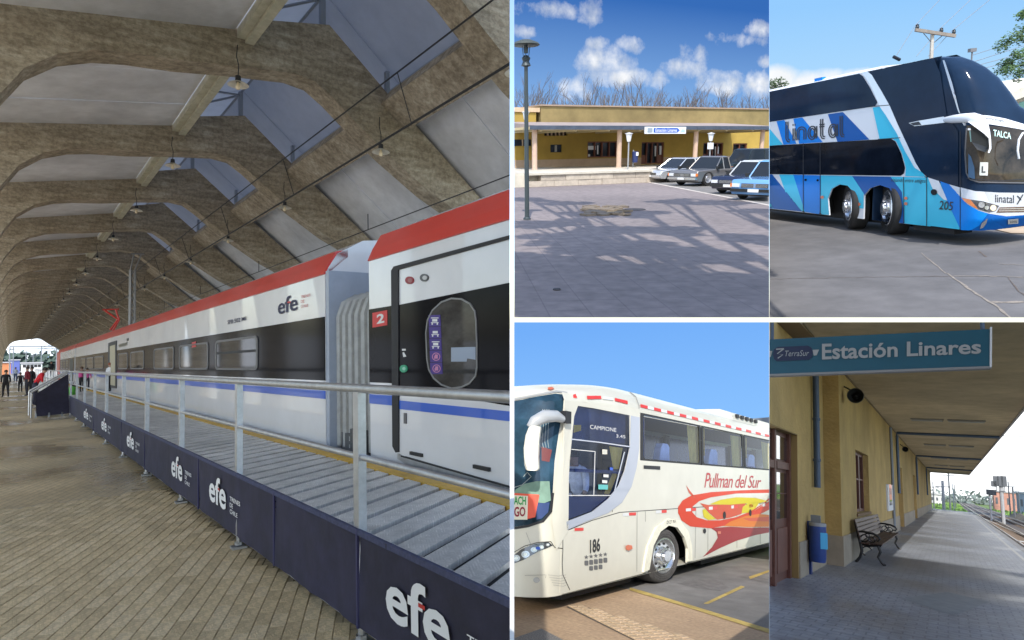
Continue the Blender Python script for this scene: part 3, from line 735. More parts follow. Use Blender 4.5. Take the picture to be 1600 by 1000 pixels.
    b.box(XT+.01, XT+2.6, 7.33, 7.425, .5, 2.70); put(b, 'end_wall', endm, mid)
    ribm = mat('bellows_rib', (.34, .35, .34), .6, n=8, namt=.2)
    for i in range(7):
        b = MB(); yy = 7.30 - i*.17; x0 = XT + .15; z1 = 2.36; b.tube([(x0, yy, .62), (x0, yy, z1-.22), (x0+.05, yy, z1-.08), (x0+.18, yy, z1), (x0+1.6, yy, z1), (x0+1.75, yy, z1-.15), (x0+1.75, yy, .62)], .062, 8)
        put(b, 'rib', ribm, bt, smooth=True)
    b = MB(); b.box(XT+.27, XT+2.0, 6.25, 7.32, .6, 2.24); put(b, 'inner_tunnel', mat('bellows_fabric', (.12, .125, .125), .8), bt)
    b = MB(); b.box(XT+.05, XT+.3, 6.5, 6.85, .45, .85); b.box(XT+.1, XT+.28, 6.9, 7.2, .5, .78)
    for i in range(4): b.box(XT+.03, XT+.3, 6.48, 6.87, .5+i*.09, .53+i*.09)
    put(b, 'coupling_box', mat('coupling_grey', (.08, .085, .09), .6), bt)
    # near carriage: door, sign, buttons, oval window, stickers
    DP = XT - .012
    b = MB(); b.slab([px2(0, XT-.02, [(623, 418), (800, 370), (830, 372), (830, 770), (800, 763), (634, 716), (625, 706)])], 0, XT-.03, XT-.004)
    door = put(b, 'door', white, near)
    b = MB(); b.slab([px2(0, XT-.03, [(623, 476.5), (830, 435), (830, 640), (623, 604.5)])], 0, XT-.034, XT-.0295); put(b, 'door_glass', black, door)
    b = MB(); b.slab([px2(0, XT-.03, [(623, 625.5), (830, 646), (830, 662), (623, 639)])], 0, XT-.0335, XT-.0295); put(b, 'door_stripe', blue, door)
    b = MB(); b.slab([px2(0, XT-.03, [(613, 423), (617, 416.5), (801, 367), (801, 372.5), (624, 421.5), (624.5, 706), (620, 707), (615, 697)])], 0, XT-.045, XT-.012); put(b, 'door_seal', dark, near)
    b = MB(); b.slab([px2(0, XT-.03, [(622, 709), (800, 764), (800, 772), (634, 725), (622, 716)])], 0, XT-.040, XT-.022); put(b, 'door_sill', steel, near)
    b = MB(); b.slab([px2(0, XT-.03, [(628, 711), (800, 760), (800, 762.5), (628, 713.5)])], 0, XT-.043, XT-.022); put(b, 'door_sill_gap', dark, near)
    DD = XT - .035
    for nm, (cx, cy, rx, ry), m_ in (('red_button', (641, 438, 6.5, 6), mat('button_red', (.3, .03, .04), .4)), ('grey_button', (664, 434, 6.5, 6), mat('button_grey', (.08, .085, .09), .3))):
        decal(nm, pell(cx, cy, rx, ry), 0, XT-.03, m_, near, thick=.012)
        decal('button_ring', pell(cx, cy, rx*.55, ry*.55), 0, XT-.042, mat('button_inner_%s' % nm, (.35, .12, .12) if 'red' in nm else (.5, .5, .5), .3), near, thick=.004)
    oval = [(745, 500), (743, 485), (735, 473), (722, 466), (706, 465), (690, 471), (676, 484), (668, 500), (665.5, 520), (667, 560), (670, 578), (678, 592), (690, 602), (706, 608), (722, 606), (735, 600), (744, 589), (746.5, 575), (746.5, 540)]
    c_ = Vector((707, 538)); ov2 = [tuple(c_ + (Vector(p)-c_)*.965) for p in oval]
    b = MB(); b.slab([px2(0, DD, oval), list(reversed(px2(0, DD, ov2)))], 0, DD-.008, DD+.001); ow = put(b, 'oval_window', mat('oval_rim', (.22, .22, .215), .4), door)
    decal('pane', ov2, 0, DD+.001, mat('oval_glass', (.06, .058, .055), .05, n=2.2, namt=.6, ns=2.5, ior=1.3), ow, thick=.003)
    decal('painted_reflection', [(705, 543), (743, 542), (743, 562), (730, 560), (729, 565), (705, 565)], 0, DD-.002, mat('pale_blue_reflection', (.3, .36, .45), .4), ow, thick=.001, label='pale reflection painted on the oval window')  # pale patch laid on the pane to paint a reflection
    stp = mat('sticker_purple', (.05, .025, .22), .5)
    for i in range(5):
        y0 = 492.5 + i*18.6; x0 = 669.5 + i*.7
        s_ = decal('sticker', [(x0, y0), (x0+18.5, y0-.5), (x0+19.5, y0+17.4), (x0+1, y0+17.8)], 0, DD-.004, stp, door, thick=.002)
        g_ = MB(); c2 = (x0+9.8, y0+9)
        T3 = lambda px, py: ST.on(px, py, 0, DD-.0085)
        if i < 3:
            for (ax_, ay, bx, by) in ((-6, -5.5, 6, -4), (-4, -3, 4, 1), (-6, 2, 6, 3.2), (-5, 3.2, -3, 6), (3, 3.2, 5, 6)):
                if i == 1 and ay == -5.5: continue
                g_.add([T3(c2[0]+ax_, c2[1]+ay), T3(c2[0]+bx, c2[1]+ay), T3(c2[0]+bx, c2[1]+by), T3(c2[0]+ax_, c2[1]+by)], [(0, 1, 2, 3)])
        else:
            ring = ell(c2[0], c2[1], 6.4, 6.4, 18); ri = ell(c2[0], c2[1], 5.2, 5.2, 18)
            g_.add([T3(*p) for p in ring] + [T3(*p) for p in ri], [(k, (k+1) % 18, 18+(k+1) % 18, 18+k) for k in range(18)])
            for (ax_, ay, bx, by) in ((-2, -3.4, 2.6, 3), (-3, -1, -1.4, 3.4)):
                g_.add([T3(c2[0]+ax_, c2[1]+ay), T3(c2[0]+bx, c2[1]+ay), T3(c2[0]+bx, c2[1]+by), T3(c2[0]+ax_, c2[1]+by)], [(0, 1, 2, 3)])
        put(g_, 'pictogram', logo if i < 3 else mat('sticker_pink', (.6, .25, .4), .5), s_)
    decal('number_sign', [(583, 489), (606, 484.5), (606, 508), (583, 512)], 0, XT, mat('sign_red', (.62, .05, .045), .5), near, thick=.008)
    b = MB(); T4 = lambda px, py: ST.on(px, py, 0, XT-.012); text_on(b, '2', bil(T4(588.5, 506.5), T4(600.5, 504), T4(600.5, 489), T4(588.5, 491.5)), bold=.03); put(b, 'number', logo, near)
    decal('door_button', pell(631.5, 576, 6, 6), 0, XT-.034, mat('button_green', (.03, .35, .18), .4), near, thick=.008)
    decal('button_ring', pell(631.5, 576, 2.6, 2.6), 0, XT-.043, mat('button_green_light', (.3, .6, .45), .4), near, thick=.003)
    b = MB(); T5 = lambda px, py: ST.on(px, py, 0, XT-.036)
    b.add([T5(628, 545), T5(634, 545), T5(634, 548), T5(628, 548)], [(0, 1, 2, 3)]); b.add([T5(629, 551), T5(631, 550), T5(635, 557), T5(630, 558)], [(0, 1, 2, 3)])
    put(b, 'button_pictogram', logo, near)
    b = MB(); b.slab([px2(0, XT-.03, [(632, 645), (636, 645.5), (636, 662), (632, 661.5)]), ], 0, XT-.04, XT-.028); put(b, 'door_handle', grey, near)
    for px in (656, 758):
        yb = ST.on(px, 745, 0, XT)[1]; b = MB(); b.box(XT-.05, XT-.02, yb-.12, yb+.1, .735, .765); put(b, 'door_guide', dark, near)
    # pantograph
    pg = thing('pantograph', 'red pantograph raised on the roof of the middle carriage', 'pantograph', (XT+.9, 33, 3.1))
    q = lambda px, py: ST.on(px, py, 1, 33.0)
    b = MB(); b.tube([q(172, 516), q(184, 499), q(164, 485)], .045, 6); b.tube([q(176, 517), q(186, 500), q(181, 484)], .045, 6); b.tube([q(160, 484), q(186, 483)], .03, 5)
    put(b, 'frame', red, pg)
    # lattice mast
    ms = thing('lattice_mast', 'slim grey lattice mast rising between arches behind the train', 'mast', (6.2, 29, 0))
    b = MB(); p0 = ST.on(204.5, 420, 1, 29); p1 = ST.on(211.5, 420, 1, 29)
    for x in (p0.x, p1.x):
        for dy in (0, .3): b.tube([(x, 29+dy, .1), (x, 29+dy, p0.z)], .03, 4)
    for i in range(22):
        z = p0.z - i*.26; b.tube([(p0.x, 29, z), (p1.x, 29, z-.26)], .018, 4); b.tube([(p1.x, 29, z), (p0.x, 29, z-.26)], .018, 4)
    put(b, 'mast_frame', mat('galvanised_dark', (.25, .25, .25), .5, metal=.4), ms)
    b = MB(); b.tube([(p0.x, 29, p0.z), (p0.x+.1, 29, p0.z+.6)], .03, 5); b.tube([(p1.x, 29, p0.z), (p1.x+.2, 29, p0.z+.6)], .03, 5); b.tube([(p0.x, 29, p0.z+.6), (p1.x+.3, 29, p0.z+.62)], .03, 5)
    put(b, 'bracket', mat('galvanised_dark', (.25, .25, .25), .5), ms)
    # ---- people
    def at(px, py, z=0): return ST.on(px, py, 2, z)
    blk = dict(top=(.012, .012, .015), leg=(.012, .012, .015))
    person('person', 'person in black coat walking away at the far left of the platform', at(8.5, 621), PI+.2, 1.5, blk, 'walk')
    person('person', 'person in pale top and dark shorts far off on the platform', at(24, 597), PI, 1.66, dict(top=(.5, .55, .6), leg=(.05, .08, .16)), 'walk')
    person('person', 'child-sized figure in dark clothes in the middle of the platform', at(31.5, 612.5), PI, 1.3, blk, 'walk')
    person('person', 'person in dark red jacket standing left of the stair', at(42, 619), -1.2, 1.66, dict(top=(.16, .01, .02), leg=(.02, .02, .03)), 'stand')
    person('person', 'person in black waiting behind the red jackets by the stair', at(49, 617), -1.0, 1.66, blk, 'stand')
    person('person', 'person in bright red jacket bending forward at the stair', at(54, 634), 1.5, 1.7, dict(top=(.62, .02, .03), leg=(.03, .03, .05)), 'stand', lean=.55)
    person('person', 'person in black standing up on the raised platform', at(80, 589, .64), PI, 1.55, blk, 'stand')
    person('person', 'woman in black with pink backpack on the ramp by the train', at(127.5, 612.5, .64), PI-.5, .96, blk, 'stand', pack=(.62, .08, .28), hair=(.08, .035, .015))
    person('person', 'person half hidden behind the pink backpack on the ramp', at(136, 610, .64), PI-.3, .9, dict(top=(.55, .1, .3), leg=(.02, .02, .03)), 'stand')
    person('person', 'person in white shirt and black trousers at the open train door', at(171.5, 612, .66), PI-.9, 1.06, dict(top=(.7, .7, .7), leg=(.012, .012, .015)), 'stand', hair=(.25, .07, .03))
    b = MB(); p = at(113, 617, .64); b.lathe([(.09, 0), (.12, .05), (.13, .2), (.11, .26), (.02, .3)], p, 10); put(b, 'green_bag', mat('green_plastic', (.12, .5, .06), .5), label='small bright green bag standing at the end of the ramp', cat='bag', smooth=True)
    b = MB(); p = at(117, 608, .64); b.box(p.x-.12, p.x+.12, p.y-.15, p.y+.15, .64, .86); b.tube([(p.x-.05, p.y, .86), (p.x-.05, p.y, .95), (p.x+.05, p.y, .95), (p.x+.05, p.y, .86)], .01, 4); put(b, 'dark_bag', dark, label='dark bag beside the green bag on the ramp', cat='bag')
    # ---- beyond the hall
    Y = 260
    q = lambda px, py, y=Y: ST.on(px, py, 1, y)
    def far_block(nm, lab, cat, x0, x1, y0p, y1p, m_, y=Y, d=6, extra=None):
        a_ = q(x0, y1p, y); b_ = q(x1, y0p, y); t = thing(nm, lab, cat, ((a_.x+b_.x)/2, y, min(a_.z, 0)))
        b = MB(); b.box(a_.x, b_.x, y, y+d, min(a_.z, 0) - .5, b_.z); put(b, 'wall', m_, t)
        b = MB(); b.box(a_.x-.2, b_.x+.2, y-.3, y+d+.3, b_.z, b_.z+.3); put(b, 'roof', mat('far_roof', (.4, .4, .42), .7), t)
        return t, a_, b_
    far_block('freight_container', 'orange container far beyond the hall end', 'container', 3, 17, 567, 582, mat('far_orange', (.55, .2, .08), .7, n=.6), 210)
    far_block('warehouse', 'blue violet shed far beyond the hall end', 'building', 14, 31, 563, 578, mat('far_blue', (.1, .13, .38), .7), 240)
    t, a_, b_ = far_block('parked_bus', 'white bus parked far beyond the hall end', 'bus', 33, 66, 567.5, 580, mat('far_white', (.7, .7, .68), .6), 190, 3)
    for i in range(5):
        w = (b_.x-a_.x)/5.6; b = MB(); b.box(a_.x+.3+i*w, a_.x+.3+(i+.8)*w, 189.9, 189.99, a_.z+(b_.z-a_.z)*.5, b_.z-.3); put(b, 'window', dark, t)
    b = MB(); rr = random.Random(2)
    for i in range(60):
        t_ = i/60; p = q(-6+140*t_, 572, 420)
        leafclump(b, (p.x, 420 + rr.uniform(-15, 15), 3), 8, 12, 5, rr)
    put(b, 'distant_trees', mat('far_foliage', (.06, .09, .07), .9), kind='stuff', label='far line of trees beyond the hall end')
    hl = MB(); pts = [q(-60+i*12, 561 - 5*math.sin(i*.7) - 4*math.sin(i*1.9), 690) for i in range(22)]
    hl.add(pts + [Vector((p.x, 690, -2)) for p in pts], [(i, i+1, 22+i+1, 22+i) for i in range(21)]); hl.add([Vector((p.x, 720, -2)) for p in pts], [])
    for p in range(0): pass
    put(hl, 'hills', mat('blue_hills', (.16, .24, .36), .9), kind='structure')
    # catenary portal and poles beyond the hall
    pm = mat('far_steel', (.18, .2, .22), .6)
    for px, tp, y, lab in ((15.5, 541, 170, 'lattice pole at the left of the far catenary portal'), (89, 527, 165, 'tall twin pole beyond the hall end beside the train'), (65, 540, 200, 'tall thin pole in the middle of the bright hall end'), (41, 548, 240, 'thin pole left of the middle in the bright hall end'), (52, 553, 260, 'short thin pole behind the white bus')):
        p = q(px, tp, y); t = thing('catenary_pole', lab, 'pole', (p.x, y, 0)); b = MB(); b.tube([(p.x, y, 0), (p.x, y, p.z)], .13, 6)
        if px in (15.5, 89): b.tube([(p.x+.6, y, 0), (p.x+.6, y, p.z)], .1, 5)
        put(b, 'pole_shaft', pm, t)
        b = MB(); b.tube([(p.x-.8, y, p.z-.9), (p.x+1.6, y, p.z-.5)], .06, 4); put(b, 'arm', pm, t)
    b = MB(); a_ = q(15.5, 541.5, 170); c_ = q(95, 541, 170); b.tube([a_, c_], .12, 5); b.tube([a_ - Vector((0, 0, .5)), c_ - Vector((0, 0, .5))], .08, 5)
    put(b, 'portal_beam', pm, label='horizontal beam of the catenary portal beyond the hall end', cat='beam')
    b = MB()
    for (x0, y0, x1, y1) in ((60, 530, 92, 550), (62, 545, 95, 533), (48, 556, 90, 546), (58, 531, 78, 529)): b.tube([q(x0, y0, 175), q(x1, y1, 175)], .05, 4)
    put(b, 'far_wires', pm, label='fine crossing wires in the bright hall end', cat='wire')
    # sky beyond the hall: bright overcast
    m = bpy.data.materials.new('overcast_sky'); m.use_nodes = True; nt = m.node_tree; nt.nodes.clear(); L = nt.links.new
    o_ = nn(m, 'ShaderNodeOutputMaterial'); e_ = nn(m, 'ShaderNodeEmission'); tc = nn(m, 'ShaderNodeTexCoord'); mp = nn(m, 'ShaderNodeMapping'); mp.inputs['Scale'].default_value = (.006, .006, .03)
    L(tc.outputs['Object'], mp.inputs[0]); t = nn(m, 'ShaderNodeTexNoise'); t.inputs['Scale'].default_value = 1.4; t.inputs['Detail'].default_value = 8; L(mp.outputs[0], t.inputs[0])
    r = nn(m, 'ShaderNodeValToRGB'); r.color_ramp.elements[0].position = .35; r.color_ramp.elements[0].color = (.42, .60, .80, 1); r.color_ramp.elements[1].position = .58; r.color_ramp.elements[1].color = (.88, .91, .94, 1)
    L(t.outputs[0], r.inputs[0]); L(r.outputs[0], e_.inputs[0]); e_.inputs[1].default_value = .95; L(e_.outputs[0], o_.inputs[0])
    b = MB(); b.add([(-160, 745, -20), (560, 745, -20), (560, 745, 190), (-160, 745, 190)], [(0, 1, 2, 3)]); put(b, 'sky', m, kind='structure')
def px2(ax, val, pts):
    idx = [i for i in range(3) if i != ax]; P = [ST.on(p[0], p[1], ax, val) for p in pts]
    return [(p[idx[0]], p[idx[1]]) for p in P]
# =================================================================== THE PLAZA (top middle)
def sky_mat(name, horizon, zenith, z0, z1, blobs=(), strength=1.0, seed=0.0, white=(.92, .93, .95), grey=(.55, .60, .68)):
    """sky behind a place: colour by height, clouds where the photo has them"""
    m = bpy.data.materials.new(name); m.use_nodes = True; nt = m.node_tree; nt.nodes.clear(); L = nt.links.new
    out = nn(m, 'ShaderNodeOutputMaterial'); em = nn(m, 'ShaderNodeEmission'); em.inputs[1].default_value = strength; L(em.outputs[0], out.inputs[0])
    tc = nn(m, 'ShaderNodeTexCoord'); sp = nn(m, 'ShaderNodeSeparateXYZ'); L(tc.outputs['Object'], sp.inputs[0])
    mr = nn(m, 'ShaderNodeMapRange'); mr.inputs[1].default_value = z0; mr.inputs[2].default_value = z1; L(sp.outputs[2], mr.inputs[0])
    cr = nn(m, 'ShaderNodeValToRGB'); cr.color_ramp.elements[0].color = (*horizon, 1); cr.color_ramp.elements[1].color = (*zenith, 1); L(mr.outputs[0], cr.inputs[0])
    col = cr.outputs[0]
    if blobs:
        n1 = nn(m, 'ShaderNodeTexNoise'); n1.inputs['Scale'].default_value = .11; n1.inputs['Detail'].default_value = 9; n1.inputs['Roughness'].default_value = .62; L(tc.outputs['Object'], n1.inputs[0])
        acc = None
        for (x, z, rx, rz, k) in blobs:
            ax = nn(m, 'ShaderNodeMath', operation='MULTIPLY_ADD'); ax.inputs[1].default_value = 1/rx; ax.inputs[2].default_value = -x/rx; L(sp.outputs[0], ax.inputs[0])
            az = nn(m, 'ShaderNodeMath', operation='MULTIPLY_ADD'); az.inputs[1].default_value = 1/rz; az.inputs[2].default_value = -z/rz; L(sp.outputs[2], az.inputs[0])
            a2 = nn(m, 'ShaderNodeMath', operation='MULTIPLY'); L(ax.outputs[0], a2.inputs[0]); L(ax.outputs[0], a2.inputs[1])
            s2 = nn(m, 'ShaderNodeMath', operation='MULTIPLY_ADD'); L(az.outputs[0], s2.inputs[0]); L(az.outputs[0], s2.inputs[1]); L(a2.outputs[0], s2.inputs[2])
            e = nn(m, 'ShaderNodeMath', operation='MULTIPLY_ADD'); e.inputs[1].default_value = -k; e.inputs[2].default_value = k; L(s2.outputs[0], e.inputs[0])
            if acc is None: acc = e.outputs[0]
            else:
                mx = nn(m, 'ShaderNodeMath', operation='MAXIMUM'); L(acc, mx.inputs[0]); L(e.outputs[0], mx.inputs[1]); acc = mx.outputs[0]
        cl = nn(m, 'ShaderNodeMath', operation='MAXIMUM'); cl.inputs[1].default_value = -1.5; L(acc, cl.inputs[0])
        nm = nn(m, 'ShaderNodeMath', operation='MULTIPLY_ADD'); nm.inputs[1].default_value = 5.2; nm.inputs[2].default_value = -2.7; L(n1.outputs[0], nm.inputs[0])
        su = nn(m, 'ShaderNodeMath', operation='ADD'); L(cl.outputs[0], su.inputs[0]); L(nm.outputs[0], su.inputs[1])
        fa = nn(m, 'ShaderNodeMapRange'); fa.inputs[1].default_value = .0; fa.inputs[2].default_value = 1.7; L(su.outputs[0], fa.inputs[0])
        n2 = nn(m, 'ShaderNodeTexNoise'); n2.inputs['Scale'].default_value = .16; n2.inputs['Detail'].default_value = 6; L(tc.outputs['Object'], n2.inputs[0])
        cc = nn(m, 'ShaderNodeValToRGB'); cc.color_ramp.elements[0].position = .36; cc.color_ramp.elements[0].color = (*grey, 1); cc.color_ramp.elements[1].position = .6; cc.color_ramp.elements[1].color = (*white, 1); L(n2.outputs[0], cc.inputs[0])
        mix = nn(m, 'ShaderNodeMix', data_type='RGBA'); L(fa.outputs[0], mix.inputs[0]); L(col, mix.inputs[6]); L(cc.outputs[0], mix.inputs[7]); col = mix.outputs[2]
    L(col, em.inputs[0]); return m

def car_make(name, label, base, rz, L_, Wd, H, body, kind, group, glassm, roofc=None, wheel_r=.30, silver=None):
    """car along local x, nose at +x"""
    t = thing(name, label, 'car' if kind != 'pickup' else 'pickup truck', base, group, rz)
    B = LB[t]
    def P(mb, nm, m, parent=t, sm=False): mb.xf(B); return put(mb, nm, m, parent, smooth=sm)
    h = L_/2; w = Wd/2; zb = H*.16; zh = H*.56
    hood = zh*.93 if kind != 'sedan' else zh*.86
    # lower body: side profile extruded with wheel arches, sides pulled in at the ends
    wx = (h*.62, -h*.60); R_ = wheel_r*1.16
    def arch(cx): return [(cx + R_*math.cos(a), zb + max(0, R_*math.sin(a)) + .0) for a in [PI - PI*k/8 for k in range(9)]]
    low = [(-h, zb)] + [(p[0], p[1]) for p in arch(wx[1])] + [(p[0], p[1]) for p in arch(wx[0])] + [(h*.97, zb), (h, zb+.12), (h, hood*.82), (h*.96, hood), (h*.42, zh), (-h*.96, zh), (-h, zh*.93)]
    b = MB(); n = len(low); 
    ring = []
    for yy, sc, dz in ((-w, .985, 0), (-w*.86, 1, .015), (0, 1.012, .03), (w*.86, 1, .015), (w, .985, 0)):
        ring.append([(x*sc, yy, z + (dz if z > zh*.8 else 0)) for x, z in low])
    for r in ring: b.v += [Vector(p) for p in r]
    for i in range(4):
        for k in range(n): b.f.append((i*n+k, i*n+(k+1) % n, (i+1)*n+(k+1) % n, (i+1)*n+k)); b.fm.append(0)
    tri = tessellate_polygon([[Vector((x, z, 0)) for x, z in low]])
    for tt in tri: b.f.append(tuple(tt)); b.f.append(tuple(i + 4*n for i in reversed(tt))); b.fm += [0, 0]
    bo = P(b, 'body', body, sm=True); bv = bo.modifiers.new('b', 'BEVEL'); bv.width = .045; bv.segments = 3; bv.limit_method = 'ANGLE'; bv.angle_limit = math.radians(28)
    # cabin
    if kind == 'pickup': c0, c1, t0, t1 = h*.36, -h*.16, h*.10, -h*.12
    elif kind == 'suv': c0, c1, t0, t1 = h*.40, -h*.97, h*.20, -h*.93
    elif kind == 'wagon': c0, c1, t0, t1 = h*.34, -h*.95, h*.06, -h*.80
    else: c0, c1, t0, t1 = h*.42, -h*.82, h*.08, -h*.50
    wi, wt = w*.93, w*.74; zt = H
    q = [(c0, -wi, zh), (c1, -wi, zh), (c1, wi, zh), (c0, wi, zh), (t0, -wt, zt-.05), (t1, -wt, zt-.05), (t1, wt, zt-.05), (t0, wt, zt-.05)]
    b = MB(); b.add(q, [(0,1,5,4),(1,2,6,5),(2,3,7,6),(3,0,4,7),(4,5,6,7)]); P(b, 'window_glass', glassm)
    rc = roofc or body
    b = MB(); b.add([(t0+.03, -wt-.02, zt-.06), (t1-.03, -wt-.02, zt-.06), (t1-.03, wt+.02, zt-.06), (t0+.03, wt+.02, zt-.06), (t0-.06, -wt+.08, zt), (t1+.06, -wt+.08, zt), (t1+.06, wt-.08, zt), (t0-.06, wt-.08, zt)],
                    [(0,1,5,4),(1,2,6,5),(2,3,7,6),(3,0,4,7),(4,5,6,7),(0,3,2,1)]); ro_ = P(b, 'roof', rc); bv = ro_.modifiers.new('b', 'BEVEL'); bv.width = .03; bv.segments = 2
    for s in (-1, 1):
        mids = [(c0+c1)/2 - .05] + ([c1*.55] if kind in ('suv', 'wagon') else [])
        for xa, xb in [(c0, t0), (c1, t1)] + [(xm, xm*.9) for xm in mids]: b = MB(); b.tube([(xa, wi*s, zh), (xb, wt*s, zt-.04)], .026, 5); P(b, 'pillar', rc)
    if kind == 'pickup':
        b = MB(); b.box(-h*.93, -h*.2, -w*.85, w*.85, zh-.02, zh+.012); P(b, 'cargo_bed', mat('car_black', (.012, .012, .012), .5))
    tyre = mat('tyre', (.018, .018, .018), .85); rim = mat('alloy_rim', (.45, .45, .46), .35, metal=.7)
    for xw in wx:
        for s in (-1, 1):
            b = MB(); b.lathe([(wheel_r*.6, -.085), (wheel_r*.93, -.085), (wheel_r, -.05), (wheel_r, .05), (wheel_r*.93, .085), (wheel_r*.6, .085)], (xw, s*(w-.09), wheel_r), 20, 1); wl = P(b, 'wheel', tyre, sm=True)
            b = MB(); b.lathe([(.001, .03), (wheel_r*.2, .06), (wheel_r*.3, .03), (wheel_r*.52, .06), (wheel_r*.62, .086), (wheel_r*.62, -.05)], (0, 0, 0), 16, 1)
            if s < 0:
                for v in b.v: v.y = -v.y
            for v in b.v: v += Vector((xw, s*(w-.09), wheel_r))
            P(b, 'rim', rim, wl, True)
    chrome = silver or mat('chrome', (.6, .6, .6), .2, metal=.9); blackp = mat('car_black', (.012, .012, .012), .5)
    lamp = mat('headlight_glass', (.62, .64, .66), .12, coat=1)
    for s in (-1, 1):
        b = MB(); b.box(h-.02, h+.028, s*w*.78-.12, s*w*.78+.12, hood*.66, hood*.84); P(b, 'headlight', lamp)
        if kind in ('suv', 'pickup'):
            b = MB(); b.box(h-.06, h+.02, s*w*.97-.035, s*w*.97+.035, hood*.66, hood*.84); P(b, 'indicator', mat('indicator_orange', (.7, .18, .02), .3))
        b = MB(); b.box(c0-.12, c0+.02, s*(w+.02)-.06, s*(w+.02)+.06, zh+.0, zh+.12); P(b, 'wing_mirror', blackp)
        b = MB(); b.box(-.02, .14, s*(w+.002)-.008, s*(w+.002)+.008, zh*.84, zh*.88); P(b, 'door_handle', blackp)
    b = MB(); b.box(h-.02, h+.02, -w*.55, w*.55, hood*.64, hood*.84); gr = P(b, 'grille', blackp)
    b = MB()
    for i in range(4): b.box(h+.018, h+.03, -w*.53, w*.53, hood*(.66+.045*i), hood*(.675+.045*i))
    P(b, 'grille_bar', chrome, gr)
    b = MB(); b.box(h-.05, h+.07, -w*.98, w*.98, zb+.08, zb+.17); P(b, 'bumper', body if kind == 'sedan' else (chrome if kind == 'pickup' else blackp))
    b = MB(); b.box(h+.088, h+.1, -.17, .17, zb+.08, zb+.17); P(b, 'number_plate', mat('plate_white', (.7, .7, .68), .5))
    b = MB(); b.box(-h*.9, h*.9, -w*.8, w*.8, zb*.75, zb+.1); P(b, 'underside', blackp)
    return t

